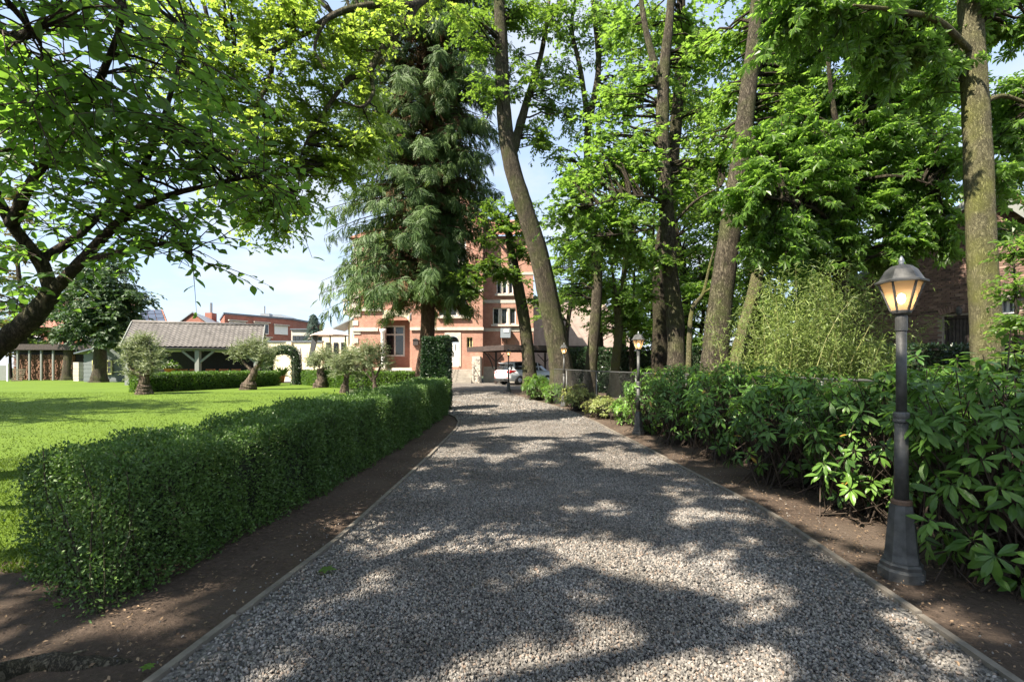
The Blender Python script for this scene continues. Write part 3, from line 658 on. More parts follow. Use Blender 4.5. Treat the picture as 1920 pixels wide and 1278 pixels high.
# --- young oak, behind the leaning one
y_tr = [gp(995, 23), at(990, 660, 23), at(983, 600, 23), at(970, 530, 23), at(958, 470, 22.8), at(950, 410, 22.6)]
y_l = [at(970, 530, 23), at(930, 500, 22.5), at(890, 500, 22), at(860, 530, 21.8)]
root, lm = tree('young_oak_tree', 'slim oak with low bright boughs in front of the brick villa, beside the carport', 'tree', y_tr, [.36, .3, .28, .26, .2, .12], [(y_l, [.1, .07, .05, .02])], 'bark')
crown(root, lm, bl([(905, 500, 22, 1.0, 14), (880, 520, 21.8, .7, 8), (950, 440, 22.4, 1.2, 16), (930, 400, 22.4, 1.0, 12), (990, 470, 22.6, .8, 9), (955, 520, 22.5, .8, 9), (985, 400, 22.6, .9, 10), (890, 545, 21.7, .35, 4), (1010, 560, 22.8, .5, 4)]),
      LEAF_OAK, .2, M['oak_dark'], sprays=7, per=9, slen=.55)

# --- trees of the grove on the right
G = 'trees of the grove beside the drive'
s_tr = [gp(1104, 20), at(1108, 690, 20), at(1116, 600, 20), at(1120, 500, 20), at(1108, 400, 20), at(1101, 300, 20), at(1104, 235, 20), at(1122, 130, 20), at(1115, 30, 20), at(1105, -60, 20)]
s_l = [at(1104, 235, 20), at(1088, 130, 20), at(1072, 50, 20), at(1085, -30, 20)]
root, lm = tree('slim_tree', 'thin tall tree with a pale fork high up, behind the wire fence', 'tree', s_tr, [.3, .25, .22, .2, .15, .14, .14, .12, .1, .06], [(s_l, [.12, .1, .08, .05])], 'bark', G)
crown(root, lm, bl([(1085, 60, 20, 1.1, 12), (1140, 90, 20, 1.2, 14), (1060, 130, 19.5, .9, 8), (1130, 190, 20, 1.0, 11), (1080, 230, 20, .9, 8), (1150, 20, 20.5, 1.2, 12), (1165, 150, 20.5, 1.0, 9), (1105, -60, 20, 1.4, 10), (1060, 20, 19.5, .8, 6), (1045, 290, 19, .7, 5), (1075, 330, 19.5, .9, 9), (1075, 430, 19.5, 1.0, 12), (1100, 520, 20.5, .9, 10), (1060, 540, 21, .7, 7)]),
      LEAF_RHOMB, .17, M['maple'], sprays=6, per=10, slen=.6)
q_tr = [gp(1150, 21), at(1153, 690, 21), at(1160, 620, 21), at(1157, 570, 21)]
q_l = [[at(1157, 570, 21), at(1150, 520, 21), at(1142, 450, 21), at(1150, 380, 21)], [at(1157, 570, 21), at(1172, 510, 21), at(1185, 430, 21)]]
root, lm = tree('low_tree', 'short mottled tree dividing low, between the thin tree and the second lamp', 'tree', q_tr, [.24, .19, .18, .16], [(q_l[0], [.09, .07, .05, .03]), (q_l[1], [.08, .06, .03])], 'bark_mossy', G)
crown(root, lm, bl([(1180, 560, 21, 1.0, 16), (1130, 540, 21, .8, 9), (1200, 480, 21, 1.0, 16), (1150, 470, 21, 1.0, 14), (1190, 610, 21.5, .8, 10), (1110, 470, 21, .7, 7), (1120, 610, 21, .5, 5)]), LEAF_RHOMB, .17, M['chestnut'], sprays=6, per=10, slen=.5)
d_tr = [gp(1236, 18), at(1236, 690, 18), at(1238, 600, 18), at(1238, 500, 18), at(1255, 350, 18), at(1268, 230, 18), at(1275, 110, 18), at(1278, -60, 18)]
root, lm = tree('dark_tree', 'straight dark tree close behind the forked maple', 'tree', d_tr, [.34, .29, .27, .25, .23, .21, .18, .14], [], 'bark_dark', G)
crown(root, lm, bl([(1290, 200, 18.5, 1.5, 20), (1250, 90, 18.5, 1.5, 20), (1330, 90, 19, 1.4, 16), (1220, 240, 19, 1.2, 14), (1310, 320, 19, 1.2, 14), (1200, 60, 19, 1.2, 14), (1280, -80, 18.5, 2, 14)]), LEAF_RHOMB, .17, M['bg_leaf'], sprays=6, per=9, slen=.6)
f_tr = [gp(1270, 15), at(1268, 680, 15), at(1266, 600, 15), at(1256, 510, 15), at(1250, 400, 15), at(1244, 310, 15), at(1242, 220, 15), at(1246, 120, 15), at(1256, 30, 15), at(1262, -80, 15)]
f_l = [[at(1240, 165, 15), at(1224, 110, 15), at(1208, 40, 15), at(1194, -60, 15)], [at(1250, 390, 15), at(1225, 370, 14.2), at(1170, 370, 13.6), at(1110, 385, 13.2)], [at(1254, 430, 15), at(1300, 380, 14.4), at(1350, 350, 14)],
       [at(1252, 415, 15), at(1215, 430, 14), at(1150, 440, 13.4)]]
root, lm = tree('forked_maple_tree', 'flaking grey barked maple forking high up, nearest tall trunk to the second lamp', 'tree', f_tr, [.32, .27, .26, .24, .22, .2, .2, .16, .13, .09],
    [(f_l[0], [.13, .11, .09, .06]), (f_l[1], [.05, .04, .03, .015]), (f_l[2], [.05, .04, .015]), (f_l[3], [.045, .035, .015])], 'bark', G)
crown(root, lm, bl([(1180, 290, 14.8, 1.2, 20), (1110, 320, 14.4, 1.0, 16), (1080, 400, 14, .8, 12), (1150, 400, 14.2, 1.0, 18), (1200, 350, 14.8, .9, 14), (1090, 460, 14, .6, 7), (1170, 460, 14.2, .8, 12), (1290, 350, 15, .8, 12), (1330, 300, 15, .8, 11),
     (1200, 150, 15.6, 1.0, 13), (1150, 200, 15.4, .9, 11), (1290, 120, 15.8, 1.0, 13), (1180, 40, 16, 1.2, 13), (1300, 30, 16, 1.0, 11), (1240, -90, 16, 1.8, 14), (1220, 480, 14.6, .6, 7), (1120, 250, 14.8, .7, 7), (1060, 350, 14, .5, 5), (1215, 560, 15, .25, 3)]),
     LEAF_MAPLE, .15, M['maple'], sprays=6, per=9, slen=.7, spread=.5, droop=.3)
b_tr = [gp(1338, 13), at(1340, 690, 13), at(1347, 600, 13), at(1360, 500, 13), at(1372, 410, 13), at(1384, 330, 13), at(1396, 230, 13), at(1404, 160, 13), at(1414, 70, 13), at(1424, -80, 13)]
b_l = [[at(1404, 165, 13), at(1424, 110, 13.1), at(1442, 60, 13.2), at(1452, -60, 13.3)], [at(1390, 280, 13), at(1430, 250, 12.4), at(1500, 240, 11.8), at(1560, 250, 11.4)], [at(1376, 390, 13), at(1420, 350, 12.6), at(1470, 330, 12.2)]]
root, lm = tree('big_maple_tree', 'stoutest maple of the grove, sunlit trunk leaning slightly right, between rhododendron and forked maple', 'tree', b_tr, [.42, .36, .32, .29, .27, .25, .23, .21, .17, .12],
    [(b_l[0], [.14, .12, .1, .06]), (b_l[1], [.05, .04, .03, .015]), (b_l[2], [.05, .03, .015])], 'bark', G, rough=.05, ridges=.02)
crown(root, lm, bl([(1450, 190, 13.7, 1.0, 16), (1520, 230, 13.1, .8, 13), (1490, 120, 13.7, 1.0, 14), (1350, 190, 14.7, .8, 10), (1360, 90, 14.7, 1.0, 12), (1480, 20, 13.9, 1.2, 14), (1400, -80, 14.3, 1.8, 14), (1440, 310, 13.7, .7, 10), (1340, 280, 14.7, .6, 6), (1540, 310, 12.9, .6, 7), (1410, 350, 13.9, .4, 5)]),
     LEAF_MAPLE, .15, M['maple'], sprays=6, per=9, slen=.7, spread=.5, droop=.3)
l_tr = [gp(1376, 14.5), at(1382, 690, 14.5), at(1396, 620, 14.5), at(1412, 560, 14.6), at(1424, 480, 14.8), at(1430, 400, 15)]
l_l = [[gp(1290, 14.2) + Vector((0, 0, .9)), at(1296, 590, 14.4), at(1318, 550, 14.4), at(1330, 500, 14.4), at(1338, 470, 14.4)], [at(1318, 550, 14.4), at(1345, 530, 14.2), at(1356, 500, 14.2)]]
root, lm = tree('slanting_tree', 'short slanting trunk just right of the stoutest maple, bare pale stems before it', 'tree', l_tr, [.3, .25, .22, .2, .14, .08], [(l_l[0], [.09, .07, .05, .035, .02]), (l_l[1], [.04, .03, .015])], 'bark_mossy', G)
crown(root, lm[:1], bl([(1440, 430, 15, 1.0, 16), (1400, 480, 15, .7, 8), (1480, 470, 15, .9, 12), (1350, 450, 15.5, .8, 9), (1330, 400, 15.5, .8, 9)]), LEAF_OVAL, .14, M['maple'], sprays=6, per=9, slen=.5)
h_tr = [gp(1560, 12), at(1564, 700, 12), at(1570, 600, 12), at(1580, 500, 12), at(1590, 420, 12), at(1602, 330, 12), at(1612, 230, 12), at(1622, 120, 12), at(1630, 0, 12)]
h_l = [[at(1594, 385, 12), at(1582, 290, 12), at(1562, 200, 12), at(1552, 110, 12)], [at(1585, 460, 12), at(1540, 400, 11.4), at(1490, 380, 10.8), at(1440, 370, 10.4)], [at(1600, 340, 12), at(1680, 330, 11.4), at(1760, 350, 11)]]
root, lm = tree('chestnut_tree', 'horse chestnut with broad fingered leaves between the maples and the near lamp', 'tree', h_tr, [.24, .2, .18, .17, .16, .14, .12, .1, .07],
    [(h_l[0], [.09, .075, .06, .04]), (h_l[1], [.05, .04, .03, .015]), (h_l[2], [.05, .035, .02])], 'bark_dark', G)
crown_with_leaf_parts(root, lm, bl([(1480, 330, 11.4, .9, 22), (1420, 370, 11, .7, 16), (1530, 380, 11.6, .8, 18), (1460, 430, 11.2, .7, 14), (1560, 280, 12, .9, 16), (1640, 260, 12.2, .9, 16), (1700, 330, 11.8, .8, 14), (1640, 380, 12, .8, 14), (1740, 400, 11.6, .7, 12), (1700, 460, 11.6, .5, 7),
     (1580, 170, 12.4, 1.0, 16), (1660, 160, 12.4, 1.0, 16), (1740, 220, 12, .9, 14), (1500, 240, 11.8, .7, 10), (1600, 60, 12.6, 1.1, 16), (1530, 70, 12.6, 1.0, 14), (1700, 70, 12.6, 1.1, 14), (1620, -90, 12.6, 1.5, 13), (1760, 300, 11.6, .6, 8), (1640, 470, 12, .5, 6), (1770, 440, 11.4, .4, 5), (1560, 450, 11.8, .5, 8), (1500, 500, 11.6, .5, 6), (1420, 280, 11.4, .6, 8)]),
     LEAF_PALM, .2, M['chestnut'], sprays=5, per=7, slen=.65, spread=.5, droop=.3)
n_tr = [gp(1853, 9), at(1851, 700, 9), at(1848, 600, 9), at(1842, 500, 9), at(1838, 400, 9), at(1834, 300, 9), at(1829, 200, 9), at(1823, 100, 9), at(1817, -20, 9), at(1812, -160, 9)]
n_l = [[at(1823, 100, 9), at(1760, 40, 8.2), at(1680, 20, 7.4), at(1600, 10, 6.8)], [at(1829, 200, 9), at(1880, 180, 9), at(1940, 200, 9)], [at(1817, -20, 9), at(1700, -60, 8), at(1560, -60, 7)]]
root, lm = tree('pale_chestnut_tree', 'smooth mossy olive green trunk standing in front of the old brick barn', 'tree', n_tr, [.25, .235, .23, .22, .215, .21, .2, .19, .175, .14],
    [(n_l[0], [.06, .05, .035, .015]), (n_l[1], [.06, .04, .02]), (n_l[2], [.08, .05, .02])], 'bark_mossy', G, 30, .04, .0)
crown_with_leaf_parts(root, lm, bl([(1880, 60, 9.9, .7, 11), (1900, 180, 9.9, .55, 9), (1880, 260, 9.9, .5, 7), (1900, 330, 9.9, .4, 6), (1780, 50, 9.3, .6, 6), (1700, 40, 8.5, .6, 7), (1620, 30, 7.9, .6, 7), (1540, 20, 7.7, .5, 6), (1480, 10, 7.7, .4, 6), (1760, -70, 8.9, 1.0, 5), (1600, -80, 7.9, .9, 5), (1900, -60, 9.9, 1.0, 5),
     (1650, 110, 8.3, .4, 6), (1760, 140, 9.1, .5, 6), (1860, 330, 9.5, .3, 3), (1700, 100, 8.5, .4, 6), (1880, 430, 9.7, .2, 2)]),
     LEAF_PALM, .17, M['chestnut'], sprays=5, per=7, slen=.55, spread=.5, droop=.3)

# --- woodland behind
def bg_tree(u, d, topv, r, n, leaf, mat, lab, botv=560, kind='woodland_tree', seed=0):
    g = gp(u, d); top = at(u, topv, d); H = top.z - g.z
    w = .012 * H + .08
    tr = [g, g + Vector((.05 * H * rs.randn() * .3, 0, H * .3)), g + Vector((.05 * H * rs.randn() * .5, 0, H * .6)), top]
    root, lm = tree(kind, lab, 'tree', tr, [w, w * .8, w * .5, .04], [], 'bark_dark', 'woodland trees behind the grove', 10)
    z0 = at(u, botv, d).z; blobs = []
    for k in range(int(n / 14)):
        z = z0 + (top.z - z0) * (k + .5) / (n / 14); a = rs.uniform(0, 6.28); rr = r * (1.05 - .5 * k / (n / 14))
        blobs.append((Vector((g.x + math.cos(a) * rr * .55, d + math.sin(a) * rr * .45, z)), (rr * .7, rr * .7, rr * .5), 14))
    crown(root, lm, blobs, LEAF_RHOMB, leaf, M[mat], sprays=5, per=9, slen=.8, twigs=False, spread=.3)
for (u, d, tv, r, n, lf, mt, lb, bv) in [
    (1170, 34, 250, 3.0, 84, .30, 'bg_leaf', 'leafy woodland tree seen behind the thin forked tree', 600),
    (1290, 26, 120, 3.0, 112, .26, 'bg_leaf', 'tall woodland tree filling the gap behind the forked maple', 600),
    (1420, 24, -60, 3.0, 126, .25, 'maple', 'tall woodland tree behind the stoutest maple', 600),
    (1500, 20, 60, 2.6, 126, .2, 'bg_leaf', 'bushy woodland tree behind the bamboo clump', 640),
    (1610, 22, -60, 3.0, 126, .24, 'bg_leaf', 'tall woodland tree behind the horse chestnut', 600),
    (1720, 20, 40, 2.4, 98, .22, 'chestnut', 'dark woodland tree beside the barn gable', 430),
    (1060, 40, 400, 2.6, 70, .3, 'bg_leaf', 'pale woodland tree beyond the carport roof', 600),
    (1125, 32, 440, 2.4, 84, .26, 'bg_leaf', 'low leafy tree between the two thin trunks', 610), (1310, 24, 480, 2.2, 84, .22, 'maple', 'low tree over the ivy wall between forked and stoutest maples', 650),
    (1440, 20, 430, 2.0, 84, .2, 'bg_leaf', 'low tree behind the slanting trunk', 660), (1190, 22, 500, 1.6, 56, .2, 'chestnut', 'dark low tree just above the ivy wall by the second lamp', 640), (1560, 17, 420, 2.0, 84, .18, 'bg_leaf', 'bushy tree behind the upper bamboo', 640),
    (1350, 30, 260, 3.2, 84, .3, 'dry_leaf', 'yellowing woodland tree low behind the two maples', 640),
    (1830, 24, -40, 2.6, 70, .24, 'chestnut', 'woodland tree above the barn roof ridge', 200),
    (1230, 28, 330, 2.6, 84, .26, 'bg_leaf', 'low woodland tree over the ivy wall by the second lamp', 640)]:
    bg_tree(u, d, tv, r, int(n * 1.45), lf, mt, lb, bv)
b = gp(1900, 7.6); root = thing('elder_bush', 'light green bush at the frame edge before the barn', 'bush', b)
ls = [([b, at(1905, 600, 7.6), at(1900, 480, 7.6)], [.03, .02, .01]), ([b, at(1925, 620, 7.6), at(1935, 520, 7.6)], [.03, .02, .01])]
for pts, rad in ls: MB().tube(pts, rad, 6, 4).build('stem', M['bark_dark'], root, True)
crown(root, ls, bl([(1900, 470, 7.6, .3, 10), (1910, 540, 7.6, .3, 10), (1895, 600, 7.6, .25, 9), (1930, 600, 7.6, .4, 10), (1900, 660, 7.4, .3, 9)]), LEAF_OVAL, .09, M['maple'], sprays=4, per=8, slen=.25)

# --- trees outside the picture, on the sunny side, that shade the drive
sh = [Vector((-7.6, -3.2, 0)), Vector((-7.4, -3.1, 3)), Vector((-7.3, -3.2, 7)), Vector((-7.5, -3, 12))]
root, lm = tree('beech_tree', 'big broadleaf tree beside the drive entrance, surface root showing by the hedge end', 'tree', sh, [.55, .45, .35, .15], [([Vector(p) for p in pp], [.14, .1, .07, .03]) for pp in (((-7.35, -3.15, 6), (-6, -2.4, 8), (-4.2, -2, 9), (-2.4, -1.8, 9.6)), ((-7.35, -3.15, 6.3), (-6.6, -1, 8.4), (-5.4, .8, 9.2), (-4.2, 2, 9.6)), ((-7.35, -3.15, 5.6), (-7.6, -.8, 8), (-7.8, 1.2, 8.8), (-7.6, 2.8, 9.2)), ((-7.35, -3.2, 6.6), (-5.8, -4, 8.6), (-4.2, -4.6, 9.2), (-2.6, -4.6, 9.6)), ((-7.35, -3.2, 6.6), (-8.6, -3.2, 8.6), (-9.6, -2.4, 9.2), (-10.2, -1, 9.4)))], 'bark')
r_ = MB(); r_.tube([Vector((-4.2, .6, .02)), Vector((-2.6, 1.75, .03)), Vector((-2.38, 2.3, .0)), Vector((-2.1, 2.36, -.005)), Vector((-1.85, 2.4, -.03))], [.12, .08, .055, .045, .02], 12, 6, .3)
r_.build('root', M['bark'], root, True)
def shade_blobs(n, x0, x1, y0, y1, z0, z1, nb=8):
    return [(Vector((rs.uniform(x0, x1), rs.uniform(y0, y1), rs.uniform(z0, z1))), (rs.uniform(.55, .95),) * 2 + (.45,), nb) for _ in range(n)]
def dapple_crown(x0, x1, y0, y1, z0, z1, step, keep, nb=5):
    """unseen crown clumps set along sun rays, gaps shaped to dapple the drive"""
    out = []; rc = np.random.RandomState(5)
    for x in np.arange(x0, x1, step):
        for y in np.arange(y0, y1, step):
            g = np.array([[x, y, .7]]); gap = noise3(g, 3.0, 2)[0] - .12 * max(0, x - 2.6)
            z = rc.uniform(z0, z1); jx, jy, ra = rc.uniform(-.12, .12), rc.uniform(-.12, .12), rc.uniform(.25, .38)
            if gap > keep - .03 * max(0, x - 2.2) - .045 * max(0, 5.2 - y): continue
            out.append((Vector((x + jx, y + jy, 0)) - SUN_L * (z / -SUN_L.z), (ra, ra, .25), nb))  # clump slid up the sun ray from where its shade should fall
    return out
crown(root, lm, dapple_crown(-3.4, 5.2, .6, 6.6, 7.8, 10.6, .58, .13), LEAF_RHOMB, .17, M['maple'], sprays=6, per=10, slen=.3, twigs=False, tmin=.9, r0=.01)
sh = [Vector((-9.6, 4.2, 0)), Vector((-9.5, 4.2, 4)), Vector((-9.2, 4.4, 8)), Vector((-8.8, 4.6, 13))]
root, lm = tree('lime_tree', 'tall broadleaf tree on the lawn beside the cherry, its crown above the drive', 'tree', sh, [.5, .4, .3, .12], [([Vector(p) for p in pp], [.13, .09, .06, .03]) for pp in (((-9.35, 4.3, 6.5), (-8, 4.4, 8.6), (-6, 4.6, 9.4), (-3.6, 4.8, 9.8)), ((-9.3, 4.3, 7), (-8.4, 3, 8.8), (-7, 1.8, 9.4), (-5.6, 1, 9.8)), ((-9.3, 4.3, 7), (-9, 2.8, 8.8), (-9.4, 1.4, 9.4), (-9.6, .4, 9.8)))], 'bark')
crown(root, lm, dapple_crown(-3.2, 5.0, 6.6, 10.5, 8.6, 10.6, .62, .06), LEAF_RHOMB, .17, M['maple'], sprays=6, per=10, slen=.3, twigs=False, tmin=.9, r0=.01)
sh = [Vector((-25.5, 10.5, 0)), Vector((-25.4, 10.5, 4)), Vector((-25.2, 10.6, 8)), Vector((-25, 10.6, 13))]
root, lm = tree('lawn_tree', 'broadleaf tree off to the side of the lawn, shadow bands across the grass', 'tree', sh, [.5, .4, .3, .12], [], 'bark')
crown(root, lm, shade_blobs(110, -31, -17, 6, 15, 6.5, 11, 5), LEAF_RHOMB, .24, M['maple'], sprays=4, per=9, slen=.7, twigs=False)

# --- cypress in front of the villa
cx = gp(798, 24); root = thing('cypress_tree', 'huge drooping cypress with shaggy grey green sprays standing before the brick villa', 'tree', cx)
MB().tube([cx - Vector((0, 0, .3)), cx + Vector((.0, 0, 0)), at(797, 690, 24), at(801, 640, 24), at(803, 540, 24), at(802, 300, 24), at(800, 0, 24), at(800, -220, 24)], [.72, .6, .42, .36, .33, .3, .22, .04], 22, 7, .07, .05).build('trunk', M['bark_red'], root, True)
br = []; brr = []
for k in range(310):
    z = 4.8 + 18.9 * ((k + rs.rand()) / 310) ** 1.05; h = (z - 4.8) / 18.9
    a = k * 2.39996 + rs.uniform(-.4, .4); L = (4.7 - .3 * h) * rs.uniform(.68, 1.16) * (1.0 if math.cos(a) < .2 else (.86 if z > 10 else .55))
    o = np.array([cx.x + .1, cx.y, z]); dv = np.array([math.cos(a), math.sin(a), 0]); s = np.linspace(0, 1, 7)[:, None]
    br.append(o + dv * (L * s) + np.array([0, 0, 1.0]) * (.35 * L * s - .62 * L * s ** 2 + .12 * L * s ** 4) + np.cumsum(rs.randn(7, 3) * .03, 0)); brr.append(np.linspace(.05, .008, 7))
br = np.array(br); twig_mesh('branches', br, np.array(brr), M['bark_red'], root, 5)['kind'] = 'stuff'
def cyp(per, mat, name, t0, t1, sl, brown=False):
    m = len(br); n = m * per; bi = np.repeat(np.arange(m), per); tt = rs.uniform(t0, t1, n) ** (.8 if not brown else 1); f = tt * 6; i0 = np.minimum(f.astype(int), 5); w = (f - i0)[:, None]
    P = br[bi, i0] * (1 - w) + br[bi, i0 + 1] * w; tg = nrm(br[bi, i0 + 1] - br[bi, i0])
    side = nrm(np.cross(tg, np.array([0, 0, 1.0]))) * rs.choice([-1, 1], n)[:, None]
    P = P + side * (rs.rand(n) ** 1.5 * .55 * (1.1 - tt))[:, None] - np.array([0, 0, 1.0]) * (rs.rand(n) ** 1.4 * .5)[:, None]
    Ax = nrm(tg * .5 + side * rs.uniform(.1, .8, n)[:, None] - np.array([0, 0, 1.0]) * rs.uniform(.0, .85, n)[:, None] + rs.randn(n, 3) * .25)
    Nn = nrm(np.array([0, 0, 1.0]) + tg * .6 + rs.randn(n, 3) * .35)
    leaves_obj(name, LEAF_SPRAY, P, Ax, Nn, sl * rs.uniform(.6, 1.3, n), np.clip(.55 * rs.rand(n) + .45 * rs.rand(m)[bi], 0, 1), M[mat], root)
cyp(92, 'conifer', 'crown', .18, 1.0, .47)
cyp(14, 'conifer_brown', 'dead_sprays', .05, .6, .5, True)

# --- two big chestnuts at the back of the lawn
for (u, d, rt, lab, bls) in [
    (186, 39.5, .5, 'thick trunked chestnut standing in front of the grey garden shed', [(180, 590, 38.8, 2.6, 40), (230, 575, 38.8, 2.2, 34), (150, 560, 38.8, 2.4, 30), (210, 530, 38.8, 2.3, 34), (245, 610, 38.8, 1.5, 18), (190, 500, 38.8, 2.2, 26), (262, 560, 38.8, 1.3, 14), (140, 620, 38.8, 1.3, 14), (200, 632, 38, .9, 9)]),
    (128, 46, .5, 'chestnut trunk beside the firewood shelter', [(120, 590, 46, 2.4, 30), (90, 560, 46, 2.4, 28), (130, 620, 46, 1.6, 16), (140, 530, 46, 2.4, 24)])]:
    g = gp(u, d); tr = [g, at(u + 2, 660, d), at(u + 2, 600, d), at(u + 4, 500, d)]
    root, lm = tree('old_chestnut_tree', lab, 'tree', tr, [rt * .98, rt * .86, rt * .75, rt * .4], [], 'bark', 'old chestnuts at the back of the lawn', 16)
    crown(root, lm, bl(bls), LEAF_RHOMB, .34, M['far_leaf'], sprays=7, per=9, slen=.75, twigs=False, spread=.3, droop=.4)
for (u, d, tv, r, n, mt, lb) in [(40, 52, 330, 4.2, 84, 'dry_leaf', 'browning tree far behind the cherry'), (-60, 48, 420, 4, 56, 'bg_leaf', 'green tree at the far corner of the lawn'), (20, 54, 600, 3.0, 70, 'far_leaf', 'dark leafy tree at the far left end of the firewood shelter'), (60, 54, 560, 2.6, 56, 'bg_leaf', 'leafy green shrub tree over the firewood shelter'), (215, 54, 600, 2.0, 42, 'far_leaf', 'dark shrub tree between shed and pavilion')]:
    bg_tree(u, d, tv, r, n, .4, mt, lb, 660, 'garden_tree')

# --- blue spruce far off
g = gp(588, 62); root = thing('spruce_tree', 'small narrow blue spruce beside the pink parasol', 'tree', g)
tp = at(588, 588, 62); MB().tube([g, (g + tp) / 2, tp], [.2, .12, .02], 8, 3).build('trunk', M['bark_dark'], root, True)
n = 1300; h = rs.rand(n) ** 1.3; a = rs.uniform(0, 6.28, n); rr = (1 - h) * 2.0 * rs.rand(n) ** .5 * (1 + .2 * np.sin(h * 50)); z = 1.2 + (tp.z - 1.2) * h
o_ = np.stack([np.cos(a), np.sin(a), 0 * a], 1)
leaves_obj('crown', LEAF_SPRAY, np.array([g.x, g.y, 0]) + o_ * rr[:, None] + np.array([0, 0, 1.0]) * z[:, None], o_ + np.array([0, 0, -.25]), np.array([0, 0, 1.0]) + .2 * rs.randn(n, 3), .5 + .25 * rs.rand(n), rs.rand(n), M['spruce'], root)

# --- olives on the lawn
OG = 'gnarled olive trees on the lawn'
def olive(lab, u, d, tr, rad, blobs, limbs, nb=1.0):
    rad = [x * .8 for x in rad]; root, lm = tree('olive_tree', lab, 'tree', tr, rad, limbs, 'bark_olive', OG, 16, .14, .0, .35)
    crown(root, lm, bl(blobs), LEAF_SLIM, .17, M['olive'], sprays=7, per=9, slen=.42, twigs=False, spread=.9, up=.5, droop=-.15)
d = 22.5
olive('stout olive with a silver crown at the rounded end of the clipped hedge', 270, d, [gp(271, d), at(270, 722, d), at(270, 708, d), at(262, 700, d)], [.34, .27, .25, .2],
      [(255, 690, d, .55, 20), (285, 685, d, .5, 16), (245, 665, d, .5, 18), (270, 655, d, .55, 20), (290, 665, d, .4, 10), (262, 636, d, .35, 9), (240, 645, d, .3, 6), (276, 638, d, .25, 5)],
      [([at(265, 705, d), at(245, 690, d), at(238, 670, d)], [.13, .08, .03]), ([at(272, 705, d), at(285, 690, d), at(282, 660, d)], [.13, .08, .03])])
d = 26.6
olive('twisted olive by the right end of the same hedge, next to the ivy arch', 466, d, [gp(465, d), at(468, 715, d), at(476, 700, d), at(478, 690, d)], [.42, .26, .22, .17],
      [(470, 660, d, .6, 20), (495, 660, d, .6, 18), (480, 645, d, .5, 14), (455, 652, d, .4, 10), (448, 668, d, .35, 8), (500, 675, d, .45, 12), (440, 660, d, .25, 5)],
      [([at(476, 697, d), at(460, 683, d), at(450, 670, d)], [.12, .08, .03]), ([at(478, 692, d), at(490, 675, d), at(492, 655, d)], [.13, .08, .03])])
d = 29.4
olive('olive with a hollow bent trunk, first to the right of the ivy arch', 602, d, [gp(600, d), at(604, 712, d), at(601, 700, d), at(600, 690, d)], [.42, .3, .28, .2],
      [(595, 675, d, .6, 18), (610, 665, d, .55, 14), (583, 672, d, .45, 10), (620, 680, d, .5, 10)], [([at(601, 698, d), at(612, 680, d), at(615, 662, d)], [.12, .08, .03])])
d = 23.7
olive('olive with a short knobbly trunk, middle of the three nearest the villa', 646, d, [gp(645, d), at(647, 722, d), at(649, 712, d), at(648, 700, d)], [.22, .17, .16, .1],
      [(640, 690, d, .5, 16), (662, 680, d, .5, 16), (630, 672, d, .4, 10), (655, 662, d, .4, 10), (672, 695, d, .35, 8)], [([at(649, 710, d), at(660, 690, d), at(664, 675, d)], [.08, .05, .02])])
d = 23
olive('bushy olive on thin slanting stems behind the long drive hedge', 702, d, [gp(704, d), at(702, 715, d), at(698, 695, d), at(690, 675, d)], [.12, .09, .07, .04],
      [(690, 680, d, .5, 16), (700, 660, d, .5, 16), (715, 680, d, .4, 10), (685, 655, d, .35, 8), (675, 668, d, .35, 8), (712, 650, d, .3, 5)], [([at(702, 712, d), at(712, 690, d), at(714, 670, d)], [.06, .05, .02]), ([at(701, 716, d), at(684, 695, d), at(678, 675, d)], [.05, .04, .02])])

